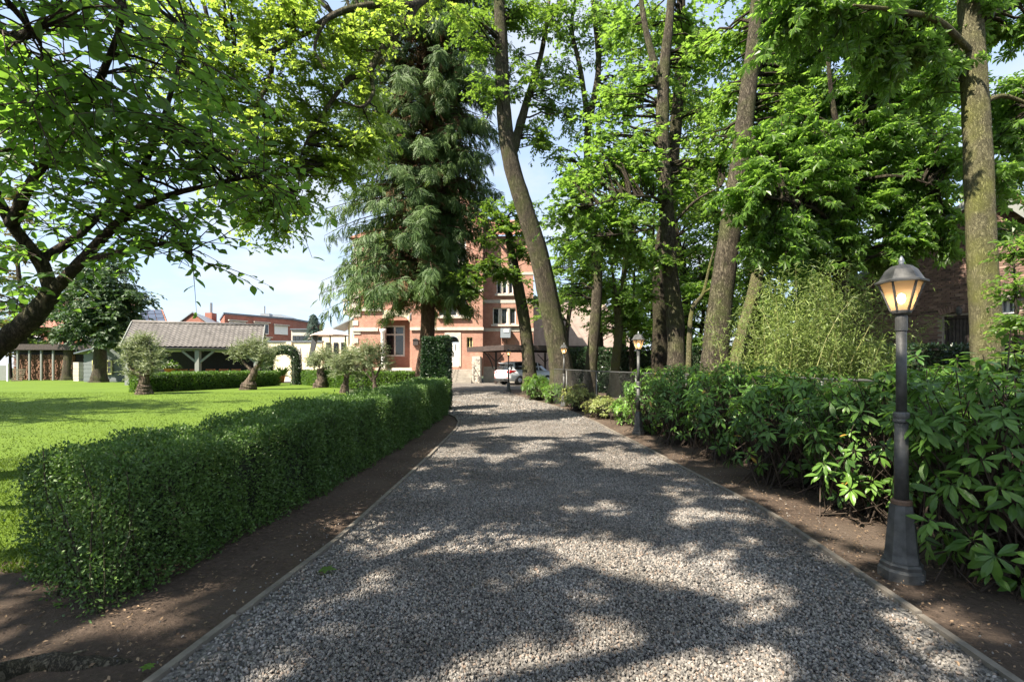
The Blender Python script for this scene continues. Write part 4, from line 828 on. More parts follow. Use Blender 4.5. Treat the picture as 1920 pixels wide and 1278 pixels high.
# ------------------------------------------------------------------ hedges
def hedge_leaves(P, Nout, leaf, tint, jit=.7):
    n = len(P); Ax = nrm(Nout * .6 + rs.randn(n, 3) * jit + np.array([0, 0, .35])); Nn = nrm(Nout * .5 + rs.randn(n, 3) * .6 + np.array([0, 0, .5]))
    return leaf_data(LEAF_RHOMB, P, Ax, Nn, leaf * rs.uniform(.65, 1.25, n), tint)
def hedge(name, label, path, width, height, leaf, dens, mat, cat='hedge', lump=.06, depth=.09, capends=True, core='twig', rough_end=0.0, group=None, zb=0.02, bulge=0.0):
    """path: list of (x,y); follows the ground. leaf/dens may be functions of y"""
    P0 = np.array(path, float); seg = np.linalg.norm(np.diff(P0, axis=0), axis=1); cum = np.concatenate([[0], np.cumsum(seg)]); Ltot = cum[-1]
    def pos(s):
        return np.stack([np.interp(s, cum, P0[:, 0]), np.interp(s, cum, P0[:, 1])], -1)
    def nor(s):
        e = .05; t = nrm(pos(np.clip(s + e, 0, Ltot)) - pos(np.clip(s - e, 0, Ltot))); return np.stack([-t[..., 1], t[..., 0]], -1), t
    root = thing(name, label, cat, (P0[0, 0], P0[0, 1], gz(P0[0, 1])), group)
    hf = height if callable(height) else (lambda s: height + 0 * s)
    parts = []
    mean_y = P0[:, 1].mean()
    for face, area in (('L', Ltot * hf(np.array(Ltot / 2.))), ('R', Ltot * hf(np.array(Ltot / 2.))), ('T', Ltot * width), ('A', width * hf(np.array(0.))), ('B', width * hf(np.array(Ltot)))):
        if face in 'AB' and not capends: continue
        dmax = dens(0.0) if callable(dens) else dens
        n = int(area * dmax)
        s = rs.rand(n) * Ltot; q = rs.rand(n)
        if callable(dens):
            yy = pos(s)[:, 1]; k = rs.rand(n) < dens(yy) / dmax; s = s[k]; q = q[k]; n = len(s)
        if face in 'AB': s = np.full(n, 0.0 if face == 'A' else Ltot)
        p2 = pos(s); nn, tt = nor(s); H = hf(s)
        if face in 'LR':
            sg = 1 if face == 'L' else -1; z = zb + q * (H - zb); bl_ = bulge * np.sin(q * math.pi)
            xy = p2 + nn * (sg * (width / 2 + bl_))[:, None] if isinstance(bl_, np.ndarray) else p2 + nn * (sg * width / 2)
            No = np.concatenate([nn * sg, np.zeros((n, 1))], 1)
        elif face == 'T':
            xy = p2 + nn * ((q - .5) * width)[:, None]; z = H + 0 * q; No = np.tile([0, 0, 1.0], (n, 1))
        else:
            sg = -1 if face == 'A' else 1; z = zb + rs.rand(n) * (H - zb); xy = p2 + nn * ((q - .5) * width)[:, None]; No = np.concatenate([tt * sg, np.zeros((n, 1))], 1)
        P = np.concatenate([xy, (z + gza(xy[:, 1]))[:, None]], 1)
        if rough_end:
            near = np.clip((7.5 - P[:, 1]) / 3.5, 0, 1); keep = noise3(P + 2, 4.2, 2) + .25 * rs.randn(n) > -.9 + .55 * near
            P, No, s, near = P[keep], No[keep], s[keep], near[keep]; n = len(P)
            P = P + No * (.07 * near * noise3(P + 5, 1.9, 2))[:, None]
        dpt = rs.rand(n) ** 1.6 * depth
        P = P + No * (lump * noise3(P, 2.6, 3) + .5 * lump * noise3(P + 9, 8, 2) + .3 * depth * noise3(P + 3, 19, 2) - dpt + .03 * (rs.rand(n) ** 6))[:, None]
        lf = leaf(P[:, 1]) if callable(leaf) else np.full(n, leaf)
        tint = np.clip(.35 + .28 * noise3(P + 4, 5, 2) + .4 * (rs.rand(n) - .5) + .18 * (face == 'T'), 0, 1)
        parts.append(hedge_leaves(P, No, lf, tint))
    V, l, st, to, ti = join_leaf(parts)
    mesh_obj('foliage', fast_mesh('foliage', V - np.array(root.location), l, st, to, M[mat], False, ti), root, 'stuff')
    # twiggy inside
    ss = np.linspace(0, Ltot, max(6, int(Ltot / .5))); p2 = pos(ss); nn, tt = nor(ss); w = width / 2 - depth * .95; H = hf(ss) - depth
    p2[0] += tt[0] * (depth + rough_end); p2[-1] -= tt[-1] * depth
    z0 = gza(p2[:, 1]); rows = []
    for k in range(len(ss)):
        for a, b in ((-1, 0), (1, 0), (1, 1), (-1, 1)):
            rows.append((*(p2[k] + nn[k] * a * w * (.75 if b == 0 else 1)), z0[k] + (H[k] if b else .0)))
    fs = [(0, 1, 2, 3), tuple(len(rows) - 4 + i for i in (3, 2, 1, 0))]
    for k in range(len(ss) - 1):
        for c in range(4): fs.append((k * 4 + c, k * 4 + 4 + c, k * 4 + 4 + (c + 1) % 4, k * 4 + (c + 1) % 4))
    MB().add(rows, fs).build('inner_twigs', M[core], root)
    return root

M['hedge_core'] = simple('hedge_inside_twigs', (.022, .03, .014), .95, var=.5, scale=20)
hl = lambda y: np.interp(y, [2.5, 6, 10, 15], [.026, .034, .045, .05])
hd = lambda y: np.interp(y, [0, 4, 7, 10, 15], [8000, 8000, 4400, 2700, 2200])
hh = lambda s: np.interp(s, [0, 1.2, 3, 12.5], [.84, .90, .95, 1.06])
hr = hedge('drive_hedge', 'long clipped dark green box hedge along the left of the gravel drive, straggly near end', [(-2.82, 3.15), (-2.66, 4.3), (-2.5, 7), (-2.42, 11), (-2.38, 14.6)], .95, hh, hl, hd, 'hedge', lump=.08, depth=.15, core='hedge_core', rough_end=.45)
# straggly near end: bare stems and tufts
st = []; nst = 46
px = -2.80 + rs.uniform(-.44, .45, nst); py = 3.14 - (px + 2.86) * .55 + rs.uniform(-.12, .4, nst)
b0 = np.stack([px, py, np.zeros(nst)], 1); tp = b0 + np.stack([rs.uniform(-.16, .12, nst), rs.uniform(-.14, .08, nst), rs.uniform(.55, .92, nst)], 1)
tt_ = np.linspace(0, 1, 5)[None, :, None]; SP = b0[:, None] + (tp - b0)[:, None] * tt_ + rs.randn(nst, 5, 3) * .018 * np.array([1, 1, .2])
twig_mesh('stems', SP, np.array([.007, .0065, .0055, .004, .002])[None] * rs.uniform(.6, 1.2, (nst, 1)), M['bark'], hr, 5)['kind'] = 'stuff'
n = nst * 260; bi = np.repeat(np.arange(nst), 260); tq = rs.rand(n) ** .9; P = b0[bi] + (tp - b0)[bi] * tq[:, None] + rs.randn(n, 3) * .06
P[:, 2] = np.maximum(P[:, 2], .02)
V, l, s_, t_, ti = hedge_leaves(P, nrm(rs.randn(n, 3)), np.full(n, .026), rs.rand(n))
mesh_obj('loose_tufts', fast_mesh('loose_tufts', V - np.array(hr.location), l, s_, t_, M['hedge'], False, ti), hr, 'stuff')

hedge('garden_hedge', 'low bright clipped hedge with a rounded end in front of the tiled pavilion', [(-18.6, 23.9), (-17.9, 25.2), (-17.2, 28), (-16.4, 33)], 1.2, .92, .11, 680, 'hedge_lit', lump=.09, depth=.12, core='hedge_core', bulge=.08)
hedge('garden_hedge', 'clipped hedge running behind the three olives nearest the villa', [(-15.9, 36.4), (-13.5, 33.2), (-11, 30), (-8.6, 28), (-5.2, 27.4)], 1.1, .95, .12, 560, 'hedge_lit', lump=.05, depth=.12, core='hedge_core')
# ivy pillar at the end of the drive hedge
iv = hedge('ivy_pillar', 'ivy clad round topped pillar at the far end of the drive hedge', [(-2.45, 15.25), (-2.43, 16.0)], .78, 2.34, .075, 2400, 'ivy', 'pillar', lump=.06, depth=.07, core='hedge_core', bulge=.03)
# ivy arch over the garden path
def ivy_tube(root, pts, r, n, leaf, mat):
    P, R = spline(pts, [r] * len(pts), 8); k = rs.randint(0, len(P), n); d = nrm(rs.randn(n, 3))
    Q = P[k] + d * (r * (.75 + .3 * rs.rand(n)))[:, None]
    return hedge_leaves(Q, d, np.full(n, leaf), rs.rand(n))
g = gp(530, 34); root = thing('ivy_arch', 'ivy covered arch over the path between the two clipped hedges', 'arch', g)
pts = [gp(503, 34), at(504, 690, 34), at(506, 664, 34), at(530, 656, 34), at(551, 662, 34), at(555, 690, 34), gp(556, 34)]
MB().tube(pts, [.3] * 7, 8, 4).build('frame', M['hedge_core'], root)
V, l, s_, t_, ti = ivy_tube(root, pts, .36, 3800, .13, 'ivy'); mesh_obj('foliage', fast_mesh('foliage', V - np.array(root.location), l, s_, t_, M['ivy'], False, ti), root, 'stuff')
# ivy wall behind the fence
hedge('ivy_wall', 'tall dark ivy covered wall behind the grove trunks', [(3.0, 25), (6.5, 22.5), (10.2, 21), (12.5, 18)], .5, 2.15, .12, 420, 'ivy', 'wall', lump=.05, depth=.1, core='hedge_core')
hedge('barn_hedge', 'dark ivy hedge at the foot of the brick barn', [(8.3, 13.4), (10, 12.2), (11.6, 11.3), (14, 10)], .5, 1.95, .1, 560, 'ivy', 'hedge', lump=.06, depth=.1, core='hedge_core')

for (nm, lab, cat, u, v, L_, tm_, mt_, k_) in (('fallen_leaf', 'green fallen leaf lying on the gravel beside the hedge side edging', 'leaf', 598, 1077, .13, LEAF_MAPLE, 'maple', 1), ('seedling', 'tiny green seedling by the root at the bottom of the hedge bed', 'plant', 276, 1262, .035, LEAF_OVAL, 'hedge_lit', 7), ('weed', 'small green weed in the soil before the hedge end', 'plant', 108, 1142, .03, LEAF_OVAL, 'hedge_lit', 6)):
    d_ = F * EYE / (v - HV); g_ = gp(u, d_); root = thing(nm, lab, cat, g_)
    for q in range(k_):
        a = q * 2.4; leaves_obj('leaf', tm_, np.array([[g_.x, g_.y, .03]]), np.array([[math.cos(a), math.sin(a), .15]]), np.array([[.1, 0, 1.0]]), np.array([L_]), np.array([.7]), M[mt_], root)
d_ = F * EYE / (1236 - HV); g_ = gp(120, d_); MB().tube([g_ + Vector((-.06, -.03, .02)), g_ + Vector((0, .0, .022)), g_ + Vector((.07, .05, .02))], [.006, .007, .004], 6, 3).build('stick', M['bark_pale'], thing('fallen_stick', 'pale broken stick on the soil near the surface root', 'stick', g_))

# ------------------------------------------------------------------ rhododendrons: whorls of long leaves, the largest as single leaves
def rhodo(lab, x, y, rx, ry, h, nros, L, extra=(), npart=300, low=.1, mat='rhodo', group='rhododendrons along the drive', name='rhododendron', per=9, pale=0.0):
    root = thing(name, lab, 'shrub', (x, y, gz(y)), group); c = np.array([x, y, gz(y)])
    d = nrm(rs.randn(nros, 3)); d[:, 2] = np.abs(d[:, 2]) * rs.choice([1, 1, 1, -1], nros); d = nrm(d)
    rad = (.62 + .42 * rs.rand(nros)) ; wob = 1 + .16 * noise3(d * 2 + x, 1.5, 2)
    C = np.stack([x + d[:, 0] * rx * rad * wob, y + d[:, 1] * ry * rad * wob, h * .52 + d[:, 2] * h * .5 * rad * wob], 1)
    C[:, 2] = np.where(C[:, 2] < low, low + rs.rand(nros) * .45, C[:, 2]) + gz(y)
    for q_, e_ in enumerate(extra): C[q_] = e_
    # stems
    b0 = c + np.stack([rs.randn(nros) * rx * .28, rs.randn(nros) * ry * .28, np.zeros(nros)], 1)
    t = np.linspace(0, 1, 5)[None, :, None]; mid = (b0 + C) / 2 + np.array([0, 0, -.05]) + rs.randn(nros, 3) * .1
    SPn = (1 - t) ** 2 * b0[:, None] + 2 * t * (1 - t) * mid[:, None] + t * t * C[:, None]
    twig_mesh('stems', SPn, np.array([.009, .008, .006, .005, .004])[None] * rs.uniform(.7, 1.2, (nros, 1)), M['twig'], root, 3)['kind'] = 'stuff'
    axis = nrm(nrm(C - (c + np.array([0, 0, h * .35]))) * .8 + np.array([0, 0, .55]) + rs.randn(nros, 3) * .25)
    n = nros * per; ri = np.repeat(np.arange(nros), per); ph = np.tile(np.arange(per), nros) * 2.4 + rs.uniform(-.3, .3, n)
    ax = axis[ri]; e1 = nrm(np.cross(ax, np.array([.3, .5, .81]))); e2 = np.cross(ax, e1)
    radl = e1 * np.cos(ph)[:, None] + e2 * np.sin(ph)[:, None]
    lift = rs.uniform(-.45, .55, n)
    Ax = nrm(radl + ax * lift[:, None] - np.array([0, 0, 1.0]) * rs.uniform(.05, .5, n)[:, None]); Nn = nrm(ax + radl * .15 + np.array([0, 0, .3]) + rs.randn(n, 3) * .15)
    P = C[ri] + radl * .012 - ax * (rs.rand(n) * .05)[:, None]
    sc = L * rs.uniform(.6, 1.15, n) * rs.uniform(.68, 1.2, nros)[ri]; tint = np.clip(.04 + .32 * rs.rand(nros)[ri] ** 1.0 + .25 * rs.rand(n) + .35 * (rs.rand(nros)[ri] > .7) + pale, 0, 1)
    tint = np.minimum(tint, .93); tint[rs.rand(n) < .006] = 1.0
    P[:, 2] = np.maximum(P[:, 2], gz(y) + .03)
    u = CU + F * P[:, 0] / np.maximum(P[:, 1], .3); v = HV - F * (P[:, 2] - EYE) / np.maximum(P[:, 1], .3)
    face = -(P - np.array([0, 0, EYE])); outw = np.einsum('ij,ij->i', nrm(face), d[ri])
    size = sc / np.maximum(P[:, 1], .5) * np.where((u > 0) & (u < 1920) & (v < 1278), 1, 0) * (1 + .6 * np.clip(outw, -1, 1)) * np.where(outw > -.1, 1, .2)
    sel = np.argsort(-size)[:npart]; sel = sel[size[sel] > 0]; rest = np.setdiff1d(np.arange(n), sel)
    if npart: part_leaves(root, LEAF_RHODO, P[sel], Ax[sel], Nn[sel], sc[sel], tint[sel], M[mat])
    leaves_obj('foliage', LEAF_RHODO, P[rest], Ax[rest], Nn[rest], sc[rest], tint[rest], M[mat], root, 'stuff')
    return root
rhodo('glossy rhododendron leaning round the foot of the nearest lamp', 3.55, 3.35, .85, .85, 1.55, 430, .128, [(2.7, 3.14, .47), (2.82, 3.2, .62), (2.95, 3.1, .35), (2.78, 3.28, .95), (2.9, 3.25, 1.02), (3.0, 3.05, .18), (2.95, 2.95, .3), (3.1, 2.95, .12), (3.05, 3.1, .55), (3.12, 3.0, .75), (3.3, 3.2, 1.7)])
rhodo('rhododendron just behind the nearest lamp post', 3.75, 4.75, .9, .85, 1.45, 350, .128)
rhodo('third rhododendron along the drive counted from the nearest lamp', 3.6, 6.1, .9, .9, 1.42, 350, .128)
rhodo('rhododendron in the middle of the row with the tallest yellow green shoots', 3.6, 7.6, .9, .95, 1.5, 350, .128)
rhodo('rhododendron two bushes before the second lamp', 3.35, 9.2, .85, .95, 1.5, 300, .125, npart=200)
rhodo('rhododendron right beside the second lamp', 3.2, 10.8, .8, .85, 1.42, 240, .12, npart=120)
rhodo('rhododendron bush set back by the fence, behind the middle of the row', 4.3, 9.4, .8, 1.0, 1.55, 200, .125, npart=0)
rhodo('rhododendron bush at the frame edge behind the nearest lamp', 4.7, 5.3, .8, .8, 1.55, 260, .13, npart=100)
PG = 'low shrubs along the fence'
rhodo('low shrub with yellow variegated leaves left of the third lamp base', 2.1, 15.6, .55, .55, .85, 110, .13, npart=0, mat='pale_shrub', group=PG, name='variegated_shrub')
rhodo('yellowish shrub in the gap between second and third lamps', 2.55, 13.6, .55, .6, .62, 90, .12, npart=0, mat='pale_shrub', group=PG, name='variegated_shrub', pale=-.1)
rhodo('olive green low shrub just beyond the second lamp', 2.95, 12.2, .5, .6, .7, 100, .12, npart=0, mat='rhodo', group=PG, name='low_shrub', pale=.3)
rhodo('dark laurel bush at the base of the leaning oak, near the white car', 1.0, 19.6, .65, .7, 1.05, 150, .15, npart=0, mat='chestnut', group=PG, name='laurel_bush')
rhodo('green laurel bush between third lamp and leaning oak', 1.7, 18.2, .6, .6, .75, 100, .15, npart=0, mat='chestnut', group=PG, name='laurel_bush', pale=.3)

# --- bamboo
b = Vector((6.6, 10.9, gz(10.9))); root = thing('bamboo_clump', 'pale feathery bamboo clump behind the rhododendrons', 'bamboo', b)
nc = 90; b0 = np.stack([b.x + rs.randn(nc) * .75, b.y + rs.randn(nc) * .5, np.full(nc, b.z)], 1); hgt = rs.uniform(1.7, 3.6, nc)
tip = b0 + np.stack([rs.randn(nc) * .55, rs.randn(nc) * .5 - .1, hgt], 1); t = np.linspace(0, 1, 6)[None, :, None]
md = b0 + (tip - b0) * np.array([.15, .15, .72]); CB = (1 - t) ** 2 * b0[:, None] + 2 * t * (1 - t) * md[:, None] + t * t * tip[:, None]
twig_mesh('canes', CB, np.array([.011, .01, .009, .007, .005, .002])[None] * np.ones((nc, 1)), M['cane'], root, 5)['kind'] = 'stuff'
per = 330; n = nc * per; bi = np.repeat(np.arange(nc), per); f = rs.uniform(.22, 1, n) * 5; i0 = np.minimum(f.astype(int), 4); w = (f - i0)[:, None]
P = CB[bi, i0] * (1 - w) + CB[bi, i0 + 1] * w; cl = rs.randn(nc * 30, 3) * .14; P = P + cl[bi * 30 + rs.randint(0, 30, n)] + rs.randn(n, 3) * .05
Ax = nrm(rs.randn(n, 3) * np.array([1, 1, .5]) - np.array([0, 0, .45])); leaves_obj('foliage', T_([(0, 0, 0), (.4, .075, .0), (1, 0, -.12), (.4, -.075, 0)], [(0, 2, 1), (0, 3, 2)]), P, Ax, nrm(rs.randn(n, 3) * .5 + np.array([0, 0, 1.0])), rs.uniform(.08, .15, n), np.clip(.5 * rs.rand(nc)[bi] + .6 * rs.rand(n), 0, 1), M['bamboo'], root)

# ------------------------------------------------------------------ brick villa
def wall_holes(mb, x0, x1, z0, z1, y, th, holes):
    """wall facing -y at depth y with rectangular openings (x0,x1,z0,z1)"""
    xs = sorted({x0, x1, *[h[0] for h in holes], *[h[1] for h in holes]}); zs = sorted({z0, z1, *[h[2] for h in holes], *[h[3] for h in holes]})
    xs = [x for x in xs if x0 <= x <= x1]; zs = [z for z in zs if z0 <= z <= z1]
    for zi in range(len(zs) - 1):
        run = None
        for xi in range(len(xs) - 1):
            cxm = (xs[xi] + xs[xi + 1]) / 2; czm = (zs[zi] + zs[zi + 1]) / 2
            solid = not any(h[0] < cxm < h[1] and h[2] < czm < h[3] for h in holes)
            if solid and run is None: run = xs[xi]
            if run is not None and (not solid or xi == len(xs) - 2):
                e = xs[xi + 1] if solid else xs[xi]
                mb.box(run, e, y, y + th, zs[zi], zs[zi + 1]); run = None
def window(parent, x0, x1, z0, z1, y, lights=1, transom=None, mat='white', stone=False, curtain=True, fw=.07, name='window', deep=.16):
    """frame with panes set back in an opening of a wall whose face is at y"""
    f = MB(); yy = y + deep
    f.box(x0, x0 + fw, yy, yy + .07, z0, z1); f.box(x1 - fw, x1, yy, yy + .07, z0, z1)
    f.box(x0 + fw, x1 - fw, yy, yy + .07, z0, z0 + fw); f.box(x0 + fw, x1 - fw, yy, yy + .07, z1 - fw, z1)
    if transom: f.box(x0 + fw, x1 - fw, yy + .002, yy + .068, transom - fw / 2, transom + fw / 2)
    for k in range(1, lights):
        xm = x0 + (x1 - x0) * k / lights; f.box(xm - fw / 2, xm + fw / 2, yy + .004, yy + .066, z0 + fw, z1 - fw)
    o = f.build(name, M[mat], parent)
    for k in range(lights):
        a = x0 + (x1 - x0) * k / lights + fw * .5; b = x0 + (x1 - x0) * (k + 1) / lights - fw * .5
        zz = [z0 + fw, z1 - fw] if not transom else [z0 + fw, transom - fw / 2, z1 - fw]
        for i in range(len(zz) - 1): MB().box(a, b, yy + .03, yy + .045, zz[i], zz[i + 1]).build('pane', M['glass'], o)
    if curtain:
        c = MB(); 
        for (a, s) in ((x0 + fw, 1), (x1 - fw, -1)):
            w = (x1 - x0) * .16
            c.add([(a, yy + .028, z1 - fw), (a + s * w, yy + .028, z1 - fw), (a + s * w * .55, yy + .028, (z0 + z1) / 2), (a + s * w * .25, yy + .028, z0 + fw + .1), (a, yy + .028, z0 + fw + .1)], [(0, 1, 2, 3, 4) if s > 0 else (4, 3, 2, 1, 0)])
        c.build('curtain', M['curtain'], o)
    return o
vx = lambda u, d=40.0: (u - CU) / F * d
vz = lambda v, d=40.0: EYE + (HV - v) / F * d
G0 = .2
villa = thing('brick_villa', 'tall red brick villa with stone bands, mullioned windows and white arched door', 'house', (-5, 40, G0))
Yc, Yr, Yl = 40.0, 41.2, 40.6
bay0, bay1 = vx(772), vx(905)
# central bay
hw = [(vx(823), vx(875), vz(592), vz(545)), (vx(832), vx(874), vz(494), vz(450)), (vx(836), vx(862), vz(687), vz(629)), (vx(875), vx(886), vz(651), vz(632)), (vx(811), vx(824), vz(642), vz(630))]
mb = MB(); wall_holes(mb, bay0, bay1, G0 + .5, 13.8, Yc, .45, hw)
mb.box(bay0, bay0 + .3, Yc + .45, 52, G0 + .5, 13.8); mb.box(bay1 - .3, bay1, Yc + .45, 52, G0 + .5, 13.8)
mb.prism([(bay0, Yc, 13.8), (bay1, Yc, 13.8), ((bay0 + bay1) / 2, Yc, 17.2)], (0, .45, 0))
mb.build('wall', M['brick'], villa)
# right section
rx1 = vx(1000, Yr)
hr_ = [(vx(924, Yr), vx(967, Yr), vz(607.5, Yr), vz(577, Yr)), (vx(931, Yr), vx(962, Yr), vz(550, Yr), vz(522, Yr))]
mb = MB(); wall_holes(mb, bay1 - .02, rx1, G0 + 1.3, 12.6, Yr, .45, hr_); mb.box(rx1 - .3, rx1, Yr + .45, 52, G0, 12.6); mb.build('wall', M['brick'], villa)
MB().box(bay1 - .02, rx1 + .03, Yr - .05, Yr + .4, G0 - .2, G0 + 1.3).build('stone_base', M['limestone'], villa)
# left wing with loggia
lx0 = vx(664, Yl); lxp0, lxp1 = vx(718, Yl), vx(768, Yl)
mb = MB(); wall_holes(mb, lx0, bay0 + .02, G0 + .4, 12.2, Yl, .45, [(lxp0, lxp1 + .02, G0 + .4, vz(600, Yl))])
mb.box(lx0, lx0 + .4, Yl + .45, 52, G0, 12.2); mb.build('wall', M['brick'], villa)
# loggia inside
mb = MB(); Yi = Yl + 1.7
wall_holes(mb, lxp0 - .6, bay0, G0 + .4, vz(590, Yl), Yi, .3, [(vx(721, Yi), vx(759, Yi), vz(668, Yi), vz(610, Yi))]); mb.box(bay0 - .3, bay0 - .02, Yl + .46, Yi, G0 + .4, vz(596, Yl)); mb.build('loggia_wall', M['brick'], villa)
MB().box(lxp0 - .6, bay0, Yl - .1, Yi, G0 + .2, G0 + 1.2).build('loggia_floor', M['limestone'], villa)
a0 = (lxp0 + lxp1) / 2; rr = (lxp1 - lxp0) / 2; zs_ = vz(604, Yl)
poly = [(lxp1, Yl - .04, zs_), (lxp1, Yl - .04, zs_ + rr * .55 + .4), (lxp0, Yl - .04, zs_ + rr * .55 + .4), (lxp0, Yl - .04, zs_)] + [(a0 - rr * .98 * math.cos(t), Yl - .04, zs_ + rr * .5 * math.sin(t)) for t in np.linspace(.05, math.pi - .05, 12)]
MB().prism(poly, (0, .4, 0)).build('arch', M['cream'], villa)
MB().lathe([(.26, 0), (.26, .25), (.19, .3), (.17, 2.9), (.25, 3.0), (.28, 3.25)], 14, (lxp0 + .02, Yl - .1, G0 + 1.2)).build('column', M['white'], villa, True)
window(villa, vx(721, Yi), vx(759, Yi), vz(668, Yi), vz(610, Yi), Yi, 2, vz(627, Yi), curtain=False, fw=.14, deep=.05)
mb = MB()
for k in range(5): mb.box(vx(729), vx(776), Yl - .35 - .32 * (5 - k), Yl - .1, G0 + .2 * k, G0 + .2 * (k + 1) - .012)
mb.build('steps', M['step_stone'], villa)
MB().prism([(vx(716), Yl - 2.0, G0), (vx(716), Yl - .1, G0), (vx(716), Yl - .1, G0 + 1.7), (vx(716), Yl - .6, G0 + 1.5), (vx(716), Yl - 2.0, G0 + .35)], (.35, 0, 0)).build('stair_cheek', M['limestone'], villa)
# bands, sills, lintels
def band(x0, x1, z0, z1, y, p=.1, nm='stone_band'): return MB().box(x0, x1, y - p, y + .05, z0, z1).build(nm, M['limestone'], villa)
band(bay0 - .12, bay1 + .08, vz(619), vz(613.5), Yc, .14); band(bay0 - .1, bay1 + .05, vz(546), vz(540), Yc, .05)
band(lx0 - .1, vx(709, Yl), vz(621, Yl), vz(614, Yl), Yl, .14); band(lx0 - .15, vx(716, Yl), vz(583, Yl), vz(575, Yl), Yl, .2)
band(bay1, rx1 + .04, vz(568, Yr), vz(562, Yr), Yr, .04); band(bay1, rx1 + .04, vz(621, Yr), vz(615, Yr), Yr, .04); band(bay1, rx1 + .04, vz(515, Yr), vz(510, Yr), Yr, .04)
for (a, b, z, y) in ((vx(820), vx(880), vz(594.5), Yc), (vx(829), vx(878), vz(496.5), Yc), (vx(921, Yr), vx(973, Yr), vz(609.5, Yr), Yr), (vx(928, Yr), vx(966, Yr), vz(552.5, Yr), Yr)):
    band(a, b, z - .1, z + .06, y, .22, 'sill')
# mullioned windows
for (x0, x1, z0, z1) in hw[:2]:
    w3 = (x1 - x0) / 3.35; g_ = (x1 - x0 - 3 * w3) / 2
    for k in range(3): window(villa, x0 + k * (w3 + g_), x0 + k * (w3 + g_) + w3, z0, z1, Yc, 1, None, fw=.06)
    MB().box(x0 + w3, x0 + w3 + g_, Yc + .06, Yc + .3, z0, z1).build('mullion', M['limestone'], villa); MB().box(x0 + 2 * w3 + g_, x0 + 2 * w3 + 2 * g_, Yc + .06, Yc + .3, z0, z1).build('mullion', M['limestone'], villa)
for (x0, x1, z0, z1) in hr_:
    w3 = (x1 - x0) / 3.7; g_ = (x1 - x0 - 3 * w3) / 2
    for k in range(3): window(villa, x0 + k * (w3 + g_), x0 + k * (w3 + g_) + w3, z0, z1, Yr, 1, None, curtain=False, fw=.07)
    for k in (0, 1): MB().box(x0 + w3 + k * (w3 + g_), x0 + w3 + g_ + k * (w3 + g_), Yr + .04, Yr + .3, z0, z1).build('mullion', M['limestone'], villa)
window(villa, *hw[3][:2], *hw[3][2:], Yc, 2, None, mat='yellow_trim', curtain=False, fw=.05)
window(villa, *hw[4][:2], *hw[4][2:], Yc, 1, None, curtain=False, fw=.05)
# front door
dx0, dx1, dz0, dz1 = hw[2]; dm = (dx0 + dx1) / 2; dr = (dx1 - dx0) / 2 - .06
zsp = vz(641)
fr = MB(); fr.prism([(dx1 + .1, Yc - .05, zsp), (dx1 + .1, Yc - .05, dz1 + .25), (dx0 - .1, Yc - .05, dz1 + .25), (dx0 - .1, Yc - .05, zsp)] + [(dm - dr * math.cos(t), Yc - .05, zsp + (dz1 - zsp - .02) * math.sin(t)) for t in np.linspace(0, math.pi, 14)], (0, .4, 0))
fr.box(dx0 - .1, dx0 + .06, Yc - .05, Yc + .35, dz0, zsp); fr.box(dx1 - .06, dx1 + .1, Yc - .05, Yc + .35, dz0, zsp); fr.build('door_surround', M['limestone'], villa)
dd = MB().box(dm - dr, dm + dr, Yc + .2, Yc + .27, dz0, zsp - .04).build('door', M['white'], villa)
MB().box(dm + .05, dm + dr - .1, Yc + .18, Yc + .21, dz0 + .15, dz0 + .75).build('panel', M['white'], dd)
MB().box(dm + .05, dm + dr - .1, Yc + .18, Yc + .21, dz0 + .9, dz0 + 1.95).build('panel', M['white'], dd)
MB().box(dm + .18, dm + .26, Yc + .16, Yc + .19, dz0 + 1.35, dz0 + 1.85).build('pane', M['glass'], dd)
MB().box(dm - .03, dm + .02, Yc + .12, Yc + .2, dz0 + .85, dz0 + 1.25).build('handle', M['iron'], dd)
MB().prism([(dm - (dr - .02) * math.cos(t), Yc + .22, zsp + (dz1 - zsp - .06) * math.sin(t)) for t in np.linspace(0, math.pi, 14)], (0, .05, 0)).build('fanlight', M['glass'], villa)
# front steps, stone cheek wall, railing
mb = MB(); sx0, sx1 = vx(848), vx(888)
for k in range(7): mb.box(sx0, sx1, Yc - .4 - .3 * (7 - k), Yc - .005, G0 - .1 + .17 * k, G0 + .17 * (k + 1) - .1 - .01)
mb.build('steps', M['step_stone'], villa)
ck = MB(); ck.box(vx(889), vx(903), Yc - 2.0, Yc - .01, G0 - .1, G0 + 2.1); ck.build('stair_wall', M['limestone'], villa)
for k in range(26):
    cxp = rs.uniform(vx(889.5), vx(902)); czp = rs.uniform(G0 + .05, G0 + 1.9); w_, h_ = rs.uniform(.1, .2), rs.uniform(.07, .13)
    MB().box(cxp - w_ / 2, cxp + w_ / 2, Yc - 2.0 - rs.uniform(.02, .05), Yc - 1.98, czp - h_ / 2, czp + h_ / 2).build('stone', M['pale_gravel'] if k % 2 else M['limestone'], villa)
rl = MB(); rl.bar((sx1 - .08, Yc - .4, G0 + 2.2), (sx1 + .25, Yc - 2.6, G0 + .95), .035, .035); rl.bar((sx0 + .05, Yc - .4, G0 + 2.2), (sx0 + .05, Yc - 2.6, G0 + .95), .035, .035)
for k in range(9):
    t = k / 8
    rl.bar((sx1 - .08 + .33 * t, Yc - .4 - 2.2 * t, G0 + 2.2 - 1.25 * t), (sx1 - .08 + .33 * t, Yc - .4 - 2.2 * t, G0 + 1.1 - 1.1 * t), .02, .02, (1, 0, 0)); rl.bar((sx0 + .05, Yc - .4 - 2.2 * t, G0 + 2.2 - 1.25 * t), (sx0 + .05, Yc - .4 - 2.2 * t, G0 + 1.1 - 1.1 * t), .02, .02, (1, 0, 0))
rl.build('railing', M['iron'], villa)
